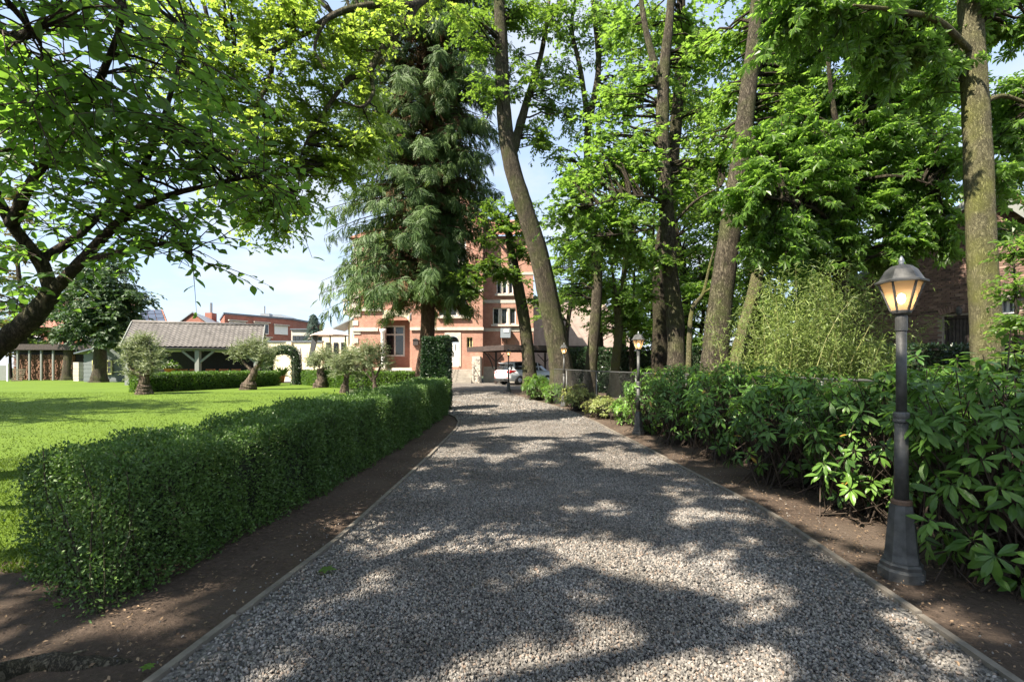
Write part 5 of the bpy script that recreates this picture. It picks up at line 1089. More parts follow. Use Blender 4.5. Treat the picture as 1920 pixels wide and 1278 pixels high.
# quoins, balcony and side canopy on the left flank
mb = MB()
for k in range(16): mb.box(lx0 - .12, lx0 + (.55 if k % 2 else .35), Yl - .06, Yl + .5, G0 + .3 + k * .74, G0 + .3 + k * .74 + .42)
mb.build('quoins', M['limestone'], villa)
bal = MB().box(lx0 - 1.25, lx0 - .02, Yl + .8, Yl + 3.4, vz(590, 42), vz(584, 42)).build('balcony', M['limestone'], villa)
MB().box(lx0 - 1.3, lx0 - .02, Yl + .75, Yl + 1.0, vz(566, 42), vz(562, 42)).build('balcony_rail', M['limestone'], bal)
mb = MB()
for k in range(5): mb.lathe([(.05, 0), (.09, .2), (.05, .5), (.07, .8)], 8, (lx0 - 1.15 + .26 * k, Yl + .87, vz(584, 42)))
mb.build('balusters', M['limestone'], bal, True)
MB().prism([(lx0 - 1.1, Yl + .9, vz(590, 42)), (lx0 - .02, Yl + .9, vz(604, 42)), (lx0 - .02, Yl + .9, vz(590, 42))], (0, .5, 0)).build('bracket', M['limestone'], bal)
MB().box(lx0 - .7, lx0 - .02, Yl + .9, Yl + 3.2, vz(584, 42), vz(520, 42)).build('bow_window', M['limestone'], villa)
mb = MB()
for k in range(3): mb.box(lx0 - .5 - .25 * k, lx0 - .28 - .25 * k, Yl + .45 + k * .5, Yl + .6 + k * .5, G0, vz(600, 42))
mb.build('side_pilasters', M['cream'], villa)
MB().prism([(lx0 + .1, Yl + .2, vz(590)), (lx0 - 1.9, Yl + .2, vz(613)), (lx0 - 1.9, Yl + .2, vz(615)), (lx0 + .1, Yl + .2, vz(593))], (0, 3.0, 0)).build('glass_canopy', M['box_grey'], villa)
# roofs
mb = MB(); xm = (bay0 + bay1) / 2
mb.prism([(bay0 - .4, Yc - .3, 13.5), (xm, Yc - .3, 17.5), (xm, Yc - .3, 17.75), (bay0 - .5, Yc - .3, 13.65)], (0, 12, 0)); mb.prism([(bay1 + .5, Yc - .3, 13.65), (xm + .001, Yc - .3, 17.75), (xm + .001, Yc - .3, 17.5), (bay1 + .4, Yc - .3, 13.5)], (0, 12, 0)); mb.build('roof', M['slate'], villa)
mb = MB(); mb.add([(lx0 - .4, Yl - .4, 12.2), (bay0 - .01, Yl - .4, 12.2), (bay0 - .01, Yl + 5, 15.6), (lx0 + 3, Yl + 5, 15.6), (lx0 - .4, Yl + 11, 12.2)], [(0, 1, 2, 3), (0, 3, 4)]); mb.build('roof', M['tile_red'], villa)
mb = MB(); mb.add([(bay1 + .01, Yr - .4, 12.6), (rx1 + .4, Yr - .4, 12.6), (rx1 - 1.5, Yr + 5, 15.5), (bay1 + .01, Yr + 5, 15.5), (rx1 + .4, Yr + 11, 12.6)], [(0, 1, 2, 3), (1, 4, 2)]); mb.build('roof', M['tile_red'], villa)
MB().box(vx(718), vx(728), 44, 45, 13, 18.5).build('chimney', M['brick'], villa)
# small things fixed on the villa
bx = thing('cabinet_box', 'grey boxy cabinet on brackets fixed to the villa brick above the carport', 'cabinet', (vx(946), Yr - .4, vz(632)))
MB().box(vx(938), vx(957), Yr - .62, Yr - .12, vz(632), vz(614)).build('case', M['box_grey'], bx); MB().box(vx(944), vx(954.5), Yr - .65, Yr - .62, vz(622), vz(616)).build('label_plate', M['plate'], bx)
q = MB(); q.bar((vx(941), Yr - .5, vz(632)), (vx(941), Yr - .02, vz(640)), .05, .05); q.bar((vx(951), Yr - .5, vz(632)), (vx(949), Yr - .02, vz(641)), .05, .05); q.build('bracket', M['iron'], bx)
mbx = thing('mail_box', 'small dark letter box on the villa wall beside the cypress trunk', 'letter box', (vx(780), Yc - .1, vz(647)))
MB().box(vx(775), vx(785), Yc - .22, Yc - .005, vz(647), vz(637)).build('case', M['dark_wood'], mbx); MB().prism([(vx(774), Yc - .28, vz(637)), (vx(786), Yc - .28, vz(637)), (vx(780), Yc - .28, vz(634))], (0, .26, 0)).build('lid', M['iron'], mbx)
wl_ = thing('wall_lantern', 'black wall lantern high beside the loggia arch', 'lantern', (vx(770), Yl - .3, vz(601)))
MB().lathe([(.06, 0), (.16, .15), (.18, .5), (.02, .75)], 8, (vx(770), Yl - .3, vz(601))).build('body', M['iron'], wl_); MB().bar((vx(770), Yl - .3, vz(590)), (vx(771), Yl, vz(590)), .04, .04).build('arm', M['iron'], wl_)

# ------------------------------------------------------------------ street lamps
def make_lamp(lab, u, d, lean=0.0):
    g = gp(u, d); x, y, z = g
    root = thing('street_lamp', lab, 'lamp post', (x, y, z), 'lamp posts lining the drive')
    P = lambda nm, prof, n=8, mt='iron', sm=False: MB().lathe(prof, n, (x, y, z), math.pi / n).build(nm, M[mt], root, sm)
    P('plinth', [(.138, -.05), (.138, .055), (.122, .07), (.125, .095), (.112, .11)])
    P('base', [(.108, .112), (.098, .16), (.084, .32), (.074, .44), (.066, .5)])
    P('base_collar', [(.062, .502), (.062, .525), (.056, .535)], 16, 'iron_brown')
    P('lower_pole', [(.042, .537), (.040, 1.07)], 16, 'iron', True)
    P('middle_collar', [(.05, 1.072), (.05, 1.085), (.044, 1.092), (.048, 1.11), (.048, 1.13), (.042, 1.14)], 16)
    P('upper_pole', [(.0315, 1.142), (.0305, 1.7)], 16, 'iron', True)
    P('top_collar', [(.036, 1.702), (.036, 1.8), (.032, 1.808), (.055, 1.822), (.058, 1.832)], 16)
    for zz in (1.75, 1.1):
        q = MB(); q.lathe([(.009, 0), (.007, .008)], 8, (0, 0, 0)); o = q.build('bolt', M['zinc'], root); o.location = (0, -(.036 if zz > 1.5 else .048), zz); o.rotation_euler = (math.radians(90), 0, 0)
    ln = P('lantern_frame', [(.062, 1.834), (.062, 1.842), (.02, 1.846)], 6)
    r0_, r1_, z0_, z1_ = .062, .128, 1.842, 2.035
    for k in range(6):
        a, b = math.pi / 6 + k * math.pi / 3, math.pi / 6 + (k + 1) * math.pi / 3
        pt = lambda ang, r, zz: Vector((x + r * math.cos(ang), y + r * math.sin(ang), z + zz))
        MB().bar(pt(a, r0_, z0_), pt(a, r1_, z1_), .011, .011).build('frame_bar', M['iron'], ln)
        s = .93
        MB().quad(pt(a, r0_ * s, z0_), pt(b, r0_ * s, z0_), pt(b, r1_ * s, z1_), pt(a, r1_ * s, z1_)).build('pane', M['lamp_glass'], ln)
    MB().lathe([(.012, 1.846), (.012, 1.885)], 8, (x, y, z)).build('bulb_holder', M['iron'], root)
    MB().lathe([(.004, 1.886), (.019, 1.9), (.026, 1.925), (.02, 1.95), (.004, 1.962)], 12, (x, y, z)).build('bulb', M['bulb'], root, True)
    MB().lathe([(.152, 2.032), (.154, 2.044), (.128, 2.056), (.112, 2.085), (.092, 2.122), (.06, 2.15), (.03, 2.158)], 6, (x, y, z), math.pi / 6).build('roof', M['iron'], root)
    MB().lathe([(.02, 2.159), (.012, 2.17), (.018, 2.182), (.014, 2.2), (.003, 2.222)], 10, (x, y, z)).build('finial', M['zinc'], root, True)
    return root
def copy_tree(o, parent=None):
    c = o.copy(); COL.objects.link(c)
    if parent is not None: c.parent = parent; c.matrix_parent_inverse = o.matrix_parent_inverse.copy()
    for ch in list(o.children): copy_tree(ch, c)
    return c
lamp = make_lamp('nearest dark iron lamp post, lit, standing in front of the rhododendrons', 1690, 3.36)
for (u, d, lab) in ((1197, 10.43, 'lit lamp post second along the drive, before the wire fence'), (1057.5, 16.96, 'lit lamp post in front of the leaning oak'), (953.5, 24.4, 'farthest lamp post at the drive bend, beside the white car')):
    c = copy_tree(lamp); c.location = gp(u, d); c['label'] = lab; c.rotation_euler = (0, 0, .3 * (d % 3))

# ------------------------------------------------------------------ wire fence
fp = [Vector((4.55, .8, 0)), Vector((4.5, 6, 0)), Vector((4.35, 9.5, 0)), Vector((3.5, 12.5, .02)), Vector((2.5, 15.2, .08)), Vector((1.55, 17.8, .12))]
FP, _ = spline(fp, [1] * len(fp), 6)
root = thing('wire_fence', 'low chain link fence with a thin top rail behind the rhododendrons and lamps', 'fence', fp[-1])
FH = 1.28
rp = [Vector((p[0], p[1], gz(p[1]) + FH)) for p in FP]
MB().tube(rp, [.019] * len(rp), 8, 1).build('top_rail', M['wire'], root, True)
cumf = np.concatenate([[0], np.cumsum(np.linalg.norm(np.diff(FP[:, :2], axis=0), axis=1))]); LF = cumf[-1]
fpos = lambda s: np.stack([np.interp(s, cumf, FP[:, 0]), np.interp(s, cumf, FP[:, 1])], -1)
for s in np.arange(.05, LF, 2.05):
    a = fpos(s); MB().lathe([(.024, -.1), (.024, FH - .02)], 8, (a[0], a[1], gz(a[1]))).build('post', M['wire'], root, True)
pit = .062; k = np.arange(-int(FH / pit), int(LF / pit)); SPw = []
for sgn in (1, -1):
    s0 = k * pit + (0 if sgn > 0 else FH); hh_ = np.linspace(0.03, FH - .02, 6)
    s = s0[:, None] + sgn * hh_[None]; s = np.clip(s, 0, LF); xy = fpos(s); SPw.append(np.concatenate([xy, (gza(xy[..., 1]) + hh_[None])[..., None]], -1))
SPw = np.concatenate(SPw); o = twig_mesh('wire_mesh', SPw, np.full(SPw.shape[:2], .0016), M['wire'], root, 3); o['kind'] = 'stuff'

# ------------------------------------------------------------------ carport and white car
cpC, cpL, cpR = at(945, 646, 32.7), at(876, 650, 36.4), at(1112, 648, 34.5)
zt = (cpC.z + cpL.z) / 2; A_ = Vector((cpC.x, cpC.y, zt)); B_ = Vector((cpL.x, cpL.y, zt)); C_ = Vector((cpR.x, cpR.y, zt)); D_ = B_ + C_ - A_
cp = thing('carport', 'dark timber carport with a flat roof and curved braces beside the villa', 'carport', (A_.x, A_.y, .2))
MB().prism([A_ + Vector((0, .05, -.09)), C_ + Vector((0, .05, -.09)), D_ + Vector((0, 0, -.09)), B_ + Vector((.05, 0, -.09))], (0, 0, .07)).build('roof', M['dark_wood'], cp)
mb = MB(); dn = Vector((0, 0, -.2))
for p, q in ((A_, C_), (B_, A_), (C_, D_), (D_, B_)): MB().bar(p + dn, q + dn, .05, .36).build('fascia_board', M['dark_wood'], cp)
for (px, py) in ((vx(930, 36), 36.0), (vx(1022, 38), 38.0), (vx(1100, 37), 37.0)):
    z1 = zt - .4; MB().box(px - .08, px + .08, py - .08, py + .08, .1, z1).build('post', M['dark_wood'], cp)
    q = MB(); q.bar((px, py, z1 - .75), (px - .6, py, z1 - .1), .07, .07); q.bar((px, py, z1 - .75), (px + .6, py, z1 - .1), .07, .07); q.build('knee_brace', M['dark_wood'], cp)
def curved(p0, p1, bul):
    pts = []
    for t in np.linspace(0, 1, 9):
        pts.append(p0 * (1 - t) ** 2 + (p0 * .15 + p1 * .85 + Vector((0, 0, (p0.z - p1.z) * .85))) * 2 * t * (1 - t) * 1.0 + p1 * t * t)
    m_ = MB()
    for a, b in zip(pts[:-1], pts[1:]): m_.bar(a, b, .09, .16, (0, 1, 0))
    return m_
curved(Vector((vx(896, 35.6), 35.6, zt - .3)), Vector((vx(929, 35.9), 35.7, .22)), 1).build('curved_brace', M['dark_wood'], cp)
curved(Vector((vx(965, 33.2), 33.2, zt - .3)), Vector((vx(996, 33.6), 33.6, .22)), 1).build('curved_brace', M['dark_wood'], cp)

def car(lab, x, y, yaw):
    root = thing('parked_car', lab, 'car', (x, y, gz(y))); R = Matrix.Translation((x, y, gz(y))) @ Matrix.Rotation(yaw, 4, 'Z')
    # stations along the length (rear x=-2.25 .. front 2.25): (x, half width, z low, z belt)
    st = [(-2.25, .70, .48, .78), (-2.2, .84, .34, .98), (-2.0, .90, .26, 1.05), (-1.2, .92, .22, 1.06), (0, .92, .2, 1.03), (1.2, .91, .22, 1.0), (1.75, .87, .24, .92), (2.15, .78, .3, .78), (2.27, .6, .4, .6)]
    rows = []; 
    for (sx, w, zl, zb) in st:
        rows += [(sx, -w * .9, zl), (sx, -w, zl + (zb - zl) * .35), (sx, -w, zl + (zb - zl) * .7), (sx, -w * .93, zb), (sx, w * .93, zb), (sx, w, zl + (zb - zl) * .7), (sx, w, zl + (zb - zl) * .35), (sx, w * .9, zl)]
    fs = [tuple(range(8)), tuple(reversed(range(len(rows) - 8, len(rows))))]
    for i in range(len(st) - 1):
        for k in range(8): fs.append((i * 8 + k, i * 8 + 8 + k, i * 8 + 8 + (k + 1) % 8, i * 8 + (k + 1) % 8))
    b = MB().add(rows, fs, R).build('body', M['car_white'], root, True)
    try: b.data.shade_auto_smooth
    except Exception: pass
    gh = [(-2.02, .80, 1.05, .78, 1.09), (-1.72, .82, 1.05, .68, 1.52), (-1.3, .83, 1.05, .64, 1.62), (0.1, .83, 1.03, .64, 1.645), (.75, .82, 1.01, .62, 1.54), (1.45, .8, .97, .76, 1.0)]
    rows = []
    for (sx, w0, z0, w1, z1) in gh: rows += [(sx, -w0, z0 - .02), (sx, -w1, z1), (sx, w1, z1), (sx, w0, z0 - .02)]
    fs = [(0, 1, 2, 3), tuple(len(rows) - 4 + i for i in (3, 2, 1, 0))]
    for i in range(len(gh) - 1):
        for k in range(4): fs.append((i * 4 + k, i * 4 + 4 + k, i * 4 + 4 + (k + 1) % 4, i * 4 + (k + 1) % 4))
    MB().add(rows, fs, R).build('windows', M['glass'], root, True)
    rf = [(-1.80, .70, 1.50), (-1.3, .665, 1.632), (.1, .665, 1.657), (.72, .645, 1.56)]; rows = []
    for (sx, w, z) in rf: rows += [(sx, -w, z - .03), (sx, -w * .85, z + .012), (sx, w * .85, z + .012), (sx, w, z - .03)]
    fs = [(0, 1, 2, 3), (15, 14, 13, 12)]
    for i in range(3):
        for k in range(4): fs.append((i * 4 + k, i * 4 + 4 + k, i * 4 + 4 + (k + 1) % 4, i * 4 + (k + 1) % 4))
    MB().add(rows, fs, R).build('roof', M['car_white'], root, True)
    MB().box(-2.02, -1.78, -.62, .62, 1.53, 1.57, R).build('spoiler', M['car_white'], root)
    for s in (-1, 1):
        q = MB()
        for (xa, xb) in ((-1.75, -1.6), (-.55, -.45), (.5, .6)): q.add([(xa - .22 if xa < -1 else xa, s * .835, 1.03), (xb - .1 if xa < -1 else xb, s * .84, 1.03), (xb, s * .675, 1.56), (xa, s * .675, 1.55)], [(0, 1, 2, 3), (3, 2, 1, 0)], R)
        q.build('pillars', M['car_white'], root)
        MB().add([(-2.24, s * .55, .98), (-2.27, s * .55, .86), (-2.2, s * .86, .82), (-1.62, s * .935, .95), (-1.75, s * .93, 1.03), (-2.14, s * .84, 1.04), (-2.1, s * .5, .9), (-1.7, s * .8, .95)],
                 [(0, 1, 2), (0, 2, 5), (2, 3, 4), (2, 4, 5), (2, 1, 0), (5, 2, 0), (4, 3, 2), (5, 4, 2)], R).build('tail_light', M['tail_red'], root)
        MB().box(-2.255, -2.2, s * .62 - .16, s * .62 + .16, .5, .545, R).build('reflector', M['tail_red'], root)
        for wx in (-1.35, 1.35):
            wb = Matrix.Translation((wx, s * .82, .34)) @ Matrix.Rotation(math.radians(90), 4, 'X')
            w = MB(); w.lathe([(.22, -.11), (.33, -.11), (.345, -.06), (.345, .06), (.33, .11), (.22, .11)], 22); w.v = [R @ wb @ v for v in w.v]; wo = w.build('wheel', M['tyre'], root, True)
            r = MB(); r.lathe([(.21, -.1), (.22, .1), (.08, .125), (.06, .12)], 10); r.v = [R @ wb @ v for v in r.v]; r.build('rim', M['rim'], wo)
    MB().box(-2.29, -2.25, -.26, .26, .8, .91, R).build('number_plate', M['plate'], root)
    MB().box(-2.28, -2.1, -.74, .74, .3, .46, R).build('bumper', M['tyre'], root)
    MB().bar(R @ Vector((-2.1, 0, .36)), R @ Vector((-2.42, 0, .36)), .05, .05).build('tow_hook', M['iron'], root)
    MB().box(-2.085, -2.06, -.3, .3, 1.085, 1.1, R).build('wiper', M['tyre'], root)
    return root
car('white hatchback seen from behind, parked under the timber carport', vx(978, 34.4) + .3, 35.2, math.radians(40))

# ------------------------------------------------------------------ old brick barn on the right
th = math.radians(63); tx = Vector((math.cos(th), -math.sin(th), 0)); nx_ = Vector((-math.sin(th), -math.cos(th), 0))   # along the gable, and out of it towards us
pk = at(1862, 356, 14.0); org = Vector((pk.x, pk.y, gz(14)))
barn = thing('brick_barn', 'old dark brick barn with arched plank door and red tiled roof behind the pale trunk', 'barn', org)
BM = Matrix(((tx.x, -nx_.x, 0, org.x), (tx.y, -nx_.y, 0, org.y), (0, 0, 1, org.z), (0, 0, 0, 1)))       # local x along gable, y into the barn, z up
PKZ = pk.z - org.z
def inv_s(u):   # gable coordinate where the view ray through column u meets the gable
    k = (u - CU) / F; return (k * org.y - org.x) / (tx.x - k * tx.y)
def zat(u, v): s = inv_s(u); d = org.y + tx.y * s; return EYE + (HV - v) / F * d - org.z
sl, sr = math.tan(math.radians(30)), math.tan(math.radians(50))
SL, SR = -5.2, 3.0
top = lambda s: PKZ + s * sl if s < 0 else PKZ - s * sr
door = (inv_s(1768), inv_s(1828)); dz_top = zat(1790, 592); win = (inv_s(1874), inv_s(1903)); wz = (zat(1890, 584), zat(1890, 564))
bw, bh, jt = .205, .062, .012; allb = []
row = 0; z = 0.02
m_, nt, p, _ = newmat('barn_brick'); a_ = N_(nt, 'ShaderNodeAttribute', attribute_name='tint'); oi_ = N_(nt, 'ShaderNodeObjectInfo'); tc_ = N_(nt, 'ShaderNodeTexCoord')
n_ = N_(nt, 'ShaderNodeTexNoise', i_Scale=9.0, i_Detail=6.0); nt.links.new(tc_.outputs['Object'], n_.inputs['Vector'])
cb_ = ramp(nt, a_.outputs['Fac'], [(0, (.08, .055, .046)), (.4, (.17, .105, .083)), (.75, (.25, .16, .125)), (1, (.34, .24, .19))])
nt.links.new(mixc(nt, .7, cb_, ramp(nt, n_.outputs['Fac'], [(.3, (.6, .58, .56)), (.7, (1.15, 1.1, 1.05))]), 'MULTIPLY'), p.inputs['Base Color']); p.inputs['Roughness'].default_value = .92
bump(nt, p, n_.outputs['Fac'], .5, .01); M['barn_brick'] = m_
M['mortar'] = simple('old_mortar', (.30, .25, .20), .95, var=.25, scale=12, bmp=.3)
while z < PKZ:
    s = SL - (bw + jt) * (.5 if row % 2 else 0)
    while s < SR:
        a, b = s, s + bw; zc = z + bh
        if a > SL and b < SR and zc < min(top(a), top(b)) - .03 and not (a < door[1] and b > door[0] and z < dz_top) and not (a < win[1] and b > win[0] and zc > wz[0] and z < wz[1]): allb.append((a, z))
        s += bw + jt
    z += bh + jt; row += 1
allb = np.array(allb)
# masonry behind the bricks, with the openings
mb = MB(); W_ = lambda a, b, c, d: mb.box(a, b, .015, .4, c, d, BM)
xs_ = sorted([SL, door[0], door[1], win[0], win[1], SR])
for a, b in zip(xs_[:-1], xs_[1:]):
    mid_ = (a + b) / 2; lo = -.3
    pieces = [(lo, 9)]
    if door[0] - 1e-6 <= a and b <= door[1] + 1e-6: pieces = [(dz_top, 9)]
    if win[0] - 1e-6 <= a and b <= win[1] + 1e-6: pieces = [(lo, wz[0]), (wz[1], 9)]
    for (c, d) in pieces:
        cuts = [a] + ([0.0] if a < 0 < b else []) + [b]
        for p_, q_ in zip(cuts[:-1], cuts[1:]):
            poly = [(p_, .015, c), (q_, .015, c), (q_, .015, min(d, top(q_) - .02)), (p_, .015, min(d, top(p_) - .02))]
            mb.prism([BM @ Vector(v) for v in poly], BM.to_3x3() @ Vector((0, .4, 0)))
mb.build('wall', M['mortar'], barn)
# visible bricks: the 300 that show best are parts, the rest one mesh
bc = np.array([tuple(BM @ Vector((a + bw / 2, 0, zz + bh / 2))) for a, zz in allb]); bu = CU + F * bc[:, 0] / bc[:, 1]; bv = HV - F * (bc[:, 2] - EYE) / bc[:, 1]
sc_ = np.where((bu > 1690) & (bu < 1812) & (bv > 470) & (bv < 640), 1.0, .0) + np.where((bu > 1868) & (bu < 1920) & (bv > 380) & (bv < 640), .9, 0) + .001 * bu / 1920
order = np.argsort(-sc_); pick = order[:300]; rest = order[300:]
bmeshes = []
bt = rs.rand(len(allb)) * .7 + .3 * rs.rand(len(allb)) ** 3
for q in range(8):
    me = bpy.data.meshes.new('brick'); t_ = MB().box(-bw / 2, bw / 2, -.012, .03, -bh / 2, bh / 2)
    me.from_pydata([tuple(v) for v in t_.v], [], t_.f); a = me.attributes.new('tint', 'FLOAT', 'FACE'); a.data.foreach_set('value', np.full(6, (q + .5) / 8, np.float32)); me.materials.append(M['barn_brick']); bmeshes.append(me)
R3 = BM.to_3x3().to_4x4()
for i in pick:
    o = bpy.data.objects.new('brick', bmeshes[min(7, int(bt[i] * 8))]); o.parent = barn
    o.matrix_basis = Matrix.Translation(Vector(bc[i]) - org + nx_ * float(rs.uniform(-.004, .006))) @ R3; COL.objects.link(o)
bx8 = np.array([tuple(v) for v in MB().box(-bw / 2, bw / 2, -.012, .03, -bh / 2, bh / 2).v]); R33 = np.array(BM.to_3x3())
V = (bc[rest][:, None, :] + (bx8 @ R33.T)[None]) - np.array(org); fq = np.array([(0, 3, 2, 1), (4, 5, 6, 7), (0, 1, 5, 4), (1, 2, 6, 5), (2, 3, 7, 6), (3, 0, 4, 7)]).reshape(-1)
lp = (fq[None] + (np.arange(len(rest)) * 8)[:, None]).reshape(-1); nf = len(lp) // 4
mesh_obj('brickwork', fast_mesh('brickwork', V.reshape(-1, 3), lp, np.arange(nf) * 4, np.full(nf, 4), M['barn_brick'], False, np.repeat(bt[rest], 6)), barn, 'stuff')
# door, arch, window, roof
dr_ = MB(); dr_.box(door[0] + .06, door[1] - .06, .2, .26, 0, dz_top - .05, BM); dr = dr_.build('door', M['dark_wood'], barn)
npk = 7
for k in range(npk):
    a = door[0] + .07 + (door[1] - door[0] - .14) * k / npk; MB().box(a + .006, a + (door[1] - door[0] - .14) / npk - .006, .17, .198, .02, dz_top - .08, BM).build('plank', M['dark_wood'], dr)
mb = MB(); mb.box(door[0] - .02, door[0] + .06, .1, .3, 0, dz_top, BM); mb.box(door[1] - .06, door[1] + .02, .1, .3, 0, dz_top, BM); mb.box(door[0] + .06, door[1] - .06, .1, .3, dz_top - .08, dz_top, BM); mb.build('door_frame', M['dark_wood'], barn)
nv = 15
for k in range(nv):
    t = (k + .5) / nv; a = door[0] - .1 + (door[1] - door[0] + .2) * t; zz = dz_top + .02 + .1 * math.sin(math.pi * t); ang = (t - .5) * .7
    Q = BM @ Matrix.Translation((a, 0, zz + .1)) @ Matrix.Rotation(ang, 4, 'Y')
    o = MB().box(-.028, .028, -.03, .03, -.1, .1, Q); ob_ = o.build('voussoir', M['barn_brick'], barn); at_ = ob_.data.attributes.new('tint', 'FLOAT', 'FACE'); at_.data.foreach_set('value', np.full(6, rs.rand(), np.float32))
wn_ = MB(); wn_.box(win[0], win[0] + .06, .05, .15, *wz, BM); wn_.box(win[1] - .06, win[1], .05, .15, *wz, BM); wn_.box((win[0] + win[1]) / 2 - .03, (win[0] + win[1]) / 2 + .03, .05, .15, *wz, BM); wn_.box(win[0] - .05, win[1] + .05, -.05, .15, wz[0] - .06, wz[0], BM)
wo_ = wn_.build('window', M['white'], barn); MB().box(win[0] + .06, win[1] - .06, .1, .12, wz[0], wz[1], BM).build('pane', M['glass'], wo_)
MB().prism([BM @ Vector(v) for v in ((win[0] - .15, .0, wz[1] + .18), (win[1] + .15, .0, wz[1] + .18), (win[1] + .15, -.35, wz[1] + .02), (win[0] - .15, -.35, wz[1] + .02))], (0, 0, .04)).build('window_canopy', M['tile_grey'], barn)
def slope(s0, s1, nm):
    z0_, z1_ = top(s0) + .02, top(s1) + .02
    return MB().prism([BM @ Vector(v) for v in ((s0, -.25, z0_), (s1, -.25, z1_), (s1, 11, z1_), (s0, 11, z0_))], (0, 0, .1)).build(nm, M['dark_sheet'], barn)
slope(0.0, SR + .3, 'roof'); slope(SL - .2, 0.0, 'roof')
MB().bar(BM @ Vector((0, -.3, PKZ - .02)), BM @ Vector((SR + .3, -.3, top(SR + .3) - .02)), .05, .2).build('verge_board', M['grey_wood'], barn); MB().bar(BM @ Vector((0, -.3, PKZ - .02)), BM @ Vector((SL - .2, -.3, top(SL - .2) - .02)), .05, .2).build('verge_board', M['grey_wood'], barn)
tw, tl2 = .24, .33; tv = []; 
t_ = MB()
prof = [(-.12, .02), (-.06, .045), (0, .02), (.05, .0), (.12, .018)]
vs = [(x, 0, z) for x, z in prof] + [(x, tl2 * 1.12, z - .03) for x, z in prof] + [(x, 0, z - .018) for x, z in prof]
fs = [(i, i + 1, i + 6, i + 5) for i in range(4)] + [(i + 10, i + 11, i + 1, i) for i in range(4)]
tme = bpy.data.meshes.new('roof_tile'); tme.from_pydata(vs, [], fs); tme.materials.append(M['tile_red'])
ca_ = math.cos(math.radians(50)); sa_ = math.sin(math.radians(50))
ex = Vector((0, 1, 0)); ey = Vector((-ca_, 0, sa_)); ez = Vector((sa_, 0, ca_)); TV = []; TF = []; npt = 0
for r in range(15):
    for c in range(44):
        o3 = Vector((0, -.18 + c * tw, 0)) + (Vector((SR + .3, 0, top(SR + .3) + .15)) + ey * (r * tl2))
        if o3.x < 0.02: continue
        Q = Matrix(((ex.x, ey.x, ez.x, o3.x), (ex.y, ey.y, ez.y, o3.y), (ex.z, ey.z, ez.z, o3.z), (0, 0, 0, 1))) @ Matrix.Rotation(rs.uniform(-.03, .03), 4, 'Z')
        W4 = BM @ Q
        if c < 20 and npt < 300:
            o = bpy.data.objects.new('roof_tile', tme); o.parent = barn; o.matrix_basis = Matrix.Translation(-org) @ W4; COL.objects.link(o); npt += 1
        else:
            k0 = len(TV); TV += [W4 @ Vector(v) for v in vs]; TF += [tuple(i + k0 for i in f) for f in fs]
mb = MB(); mb.v = TV; mb.f = TF; mb.build('roof_tiles', M['tile_red'], barn, False, 'stuff')
bl_ = thing('barn_lantern', 'small lantern hanging above the barn door', 'lantern', BM @ Vector(((door[0] + door[1]) / 2, -.25, dz_top + .05)))
c0 = BM @ Vector(((door[0] + door[1]) / 2 + .1, -.25, dz_top - .02)); MB().lathe([(.03, 0), (.07, .06), (.08, .2), (.01, .28)], 6, c0).build('body', M['iron'], bl_); MB().bar(c0 + Vector((0, 0, .26)), BM @ Vector(((door[0] + door[1]) / 2 + .1, .0, dz_top + .3)), .02, .02).build('arm', M['iron'], bl_)

# ------------------------------------------------------------------ pavilion at the back of the lawn
pav = thing('garden_pavilion', 'open garden pavilion with a wavy grey brown tiled roof and one grey post', 'pavilion', gp(360, 34))
e0, e1 = at(226, 648, 33.0), at(490, 653.5, 36.2); ze = (e0.z + e1.z) / 2; e0.z = e1.z = ze
dirp = (e1 - e0).normalized(); back = Vector((-dirp.y, dirp.x, 0)); Lp = (e1 - e0).length
r0p, r1p = e0 + back * 2.3 + Vector((0, 0, 1.85)), e1 + back * 2.3 + Vector((0, 0, 1.85))
nc_, nr_ = int(Lp / .30) * 6, 12; V = []; 
for r in range(nr_):
    for half in (0, 1):
        t = (r + half * .999) / nr_
        for c in range(nc_ + 1):
            s = c / nc_; p = e0 * (1 - s) * (1 - t) + e1 * s * (1 - t) + r0p * (1 - s) * t + r1p * s * t
            V.append(p + Vector((0, 0, .024 * math.sin(c / 6 * 2 * math.pi) + (.075 if half == 0 else 0.0))))
Fp = []; w_ = nc_ + 1
for r in range(2 * nr_ - 1):
    for c in range(nc_): Fp.append((r * w_ + c, r * w_ + c + 1, (r + 1) * w_ + c + 1, (r + 1) * w_ + c))
mb = MB(); mb.v = V; mb.f = Fp; mb.build('roof_tiles', M['tile_grey'], pav, False, 'stuff')
dn = Vector((0, 0, -.09))
MB().prism([e0 + dn, e1 + dn, r1p + dn, r0p + dn], (0, 0, .03)).build('roof_boards', M['dark_sheet'], pav)
b0p, b1p = r0p + back * 2.3 - Vector((0, 0, 1.85)), r1p + back * 2.3 - Vector((0, 0, 1.85))
MB().prism([r0p + dn, r1p + dn, b1p + dn, b0p + dn], (0, 0, .1)).build('back_roof', M['dark_sheet'], pav)
MB().tube([r0p + Vector((0, 0, .05)), r1p + Vector((0, 0, .05))], [.1, .1], 8, 2).build('ridge', M['tile_grey'], pav, True)
MB().bar(e0 + Vector((0, 0, .0)) - dirp * .03, r0p - dirp * .03, .06, .2).build('verge_board', M['grey_wood'], pav); MB().bar(e1 + dirp * .03, r1p + dirp * .03, .06, .2).build('verge_board', M['grey_wood'], pav)
ins = back * .35; beam0, beam1 = e0 + ins + Vector((0, 0, -.12)), e1 + ins + Vector((0, 0, -.12))
MB().bar(beam0, beam1, .18, .24).build('beam', M['grey_wood'], pav)
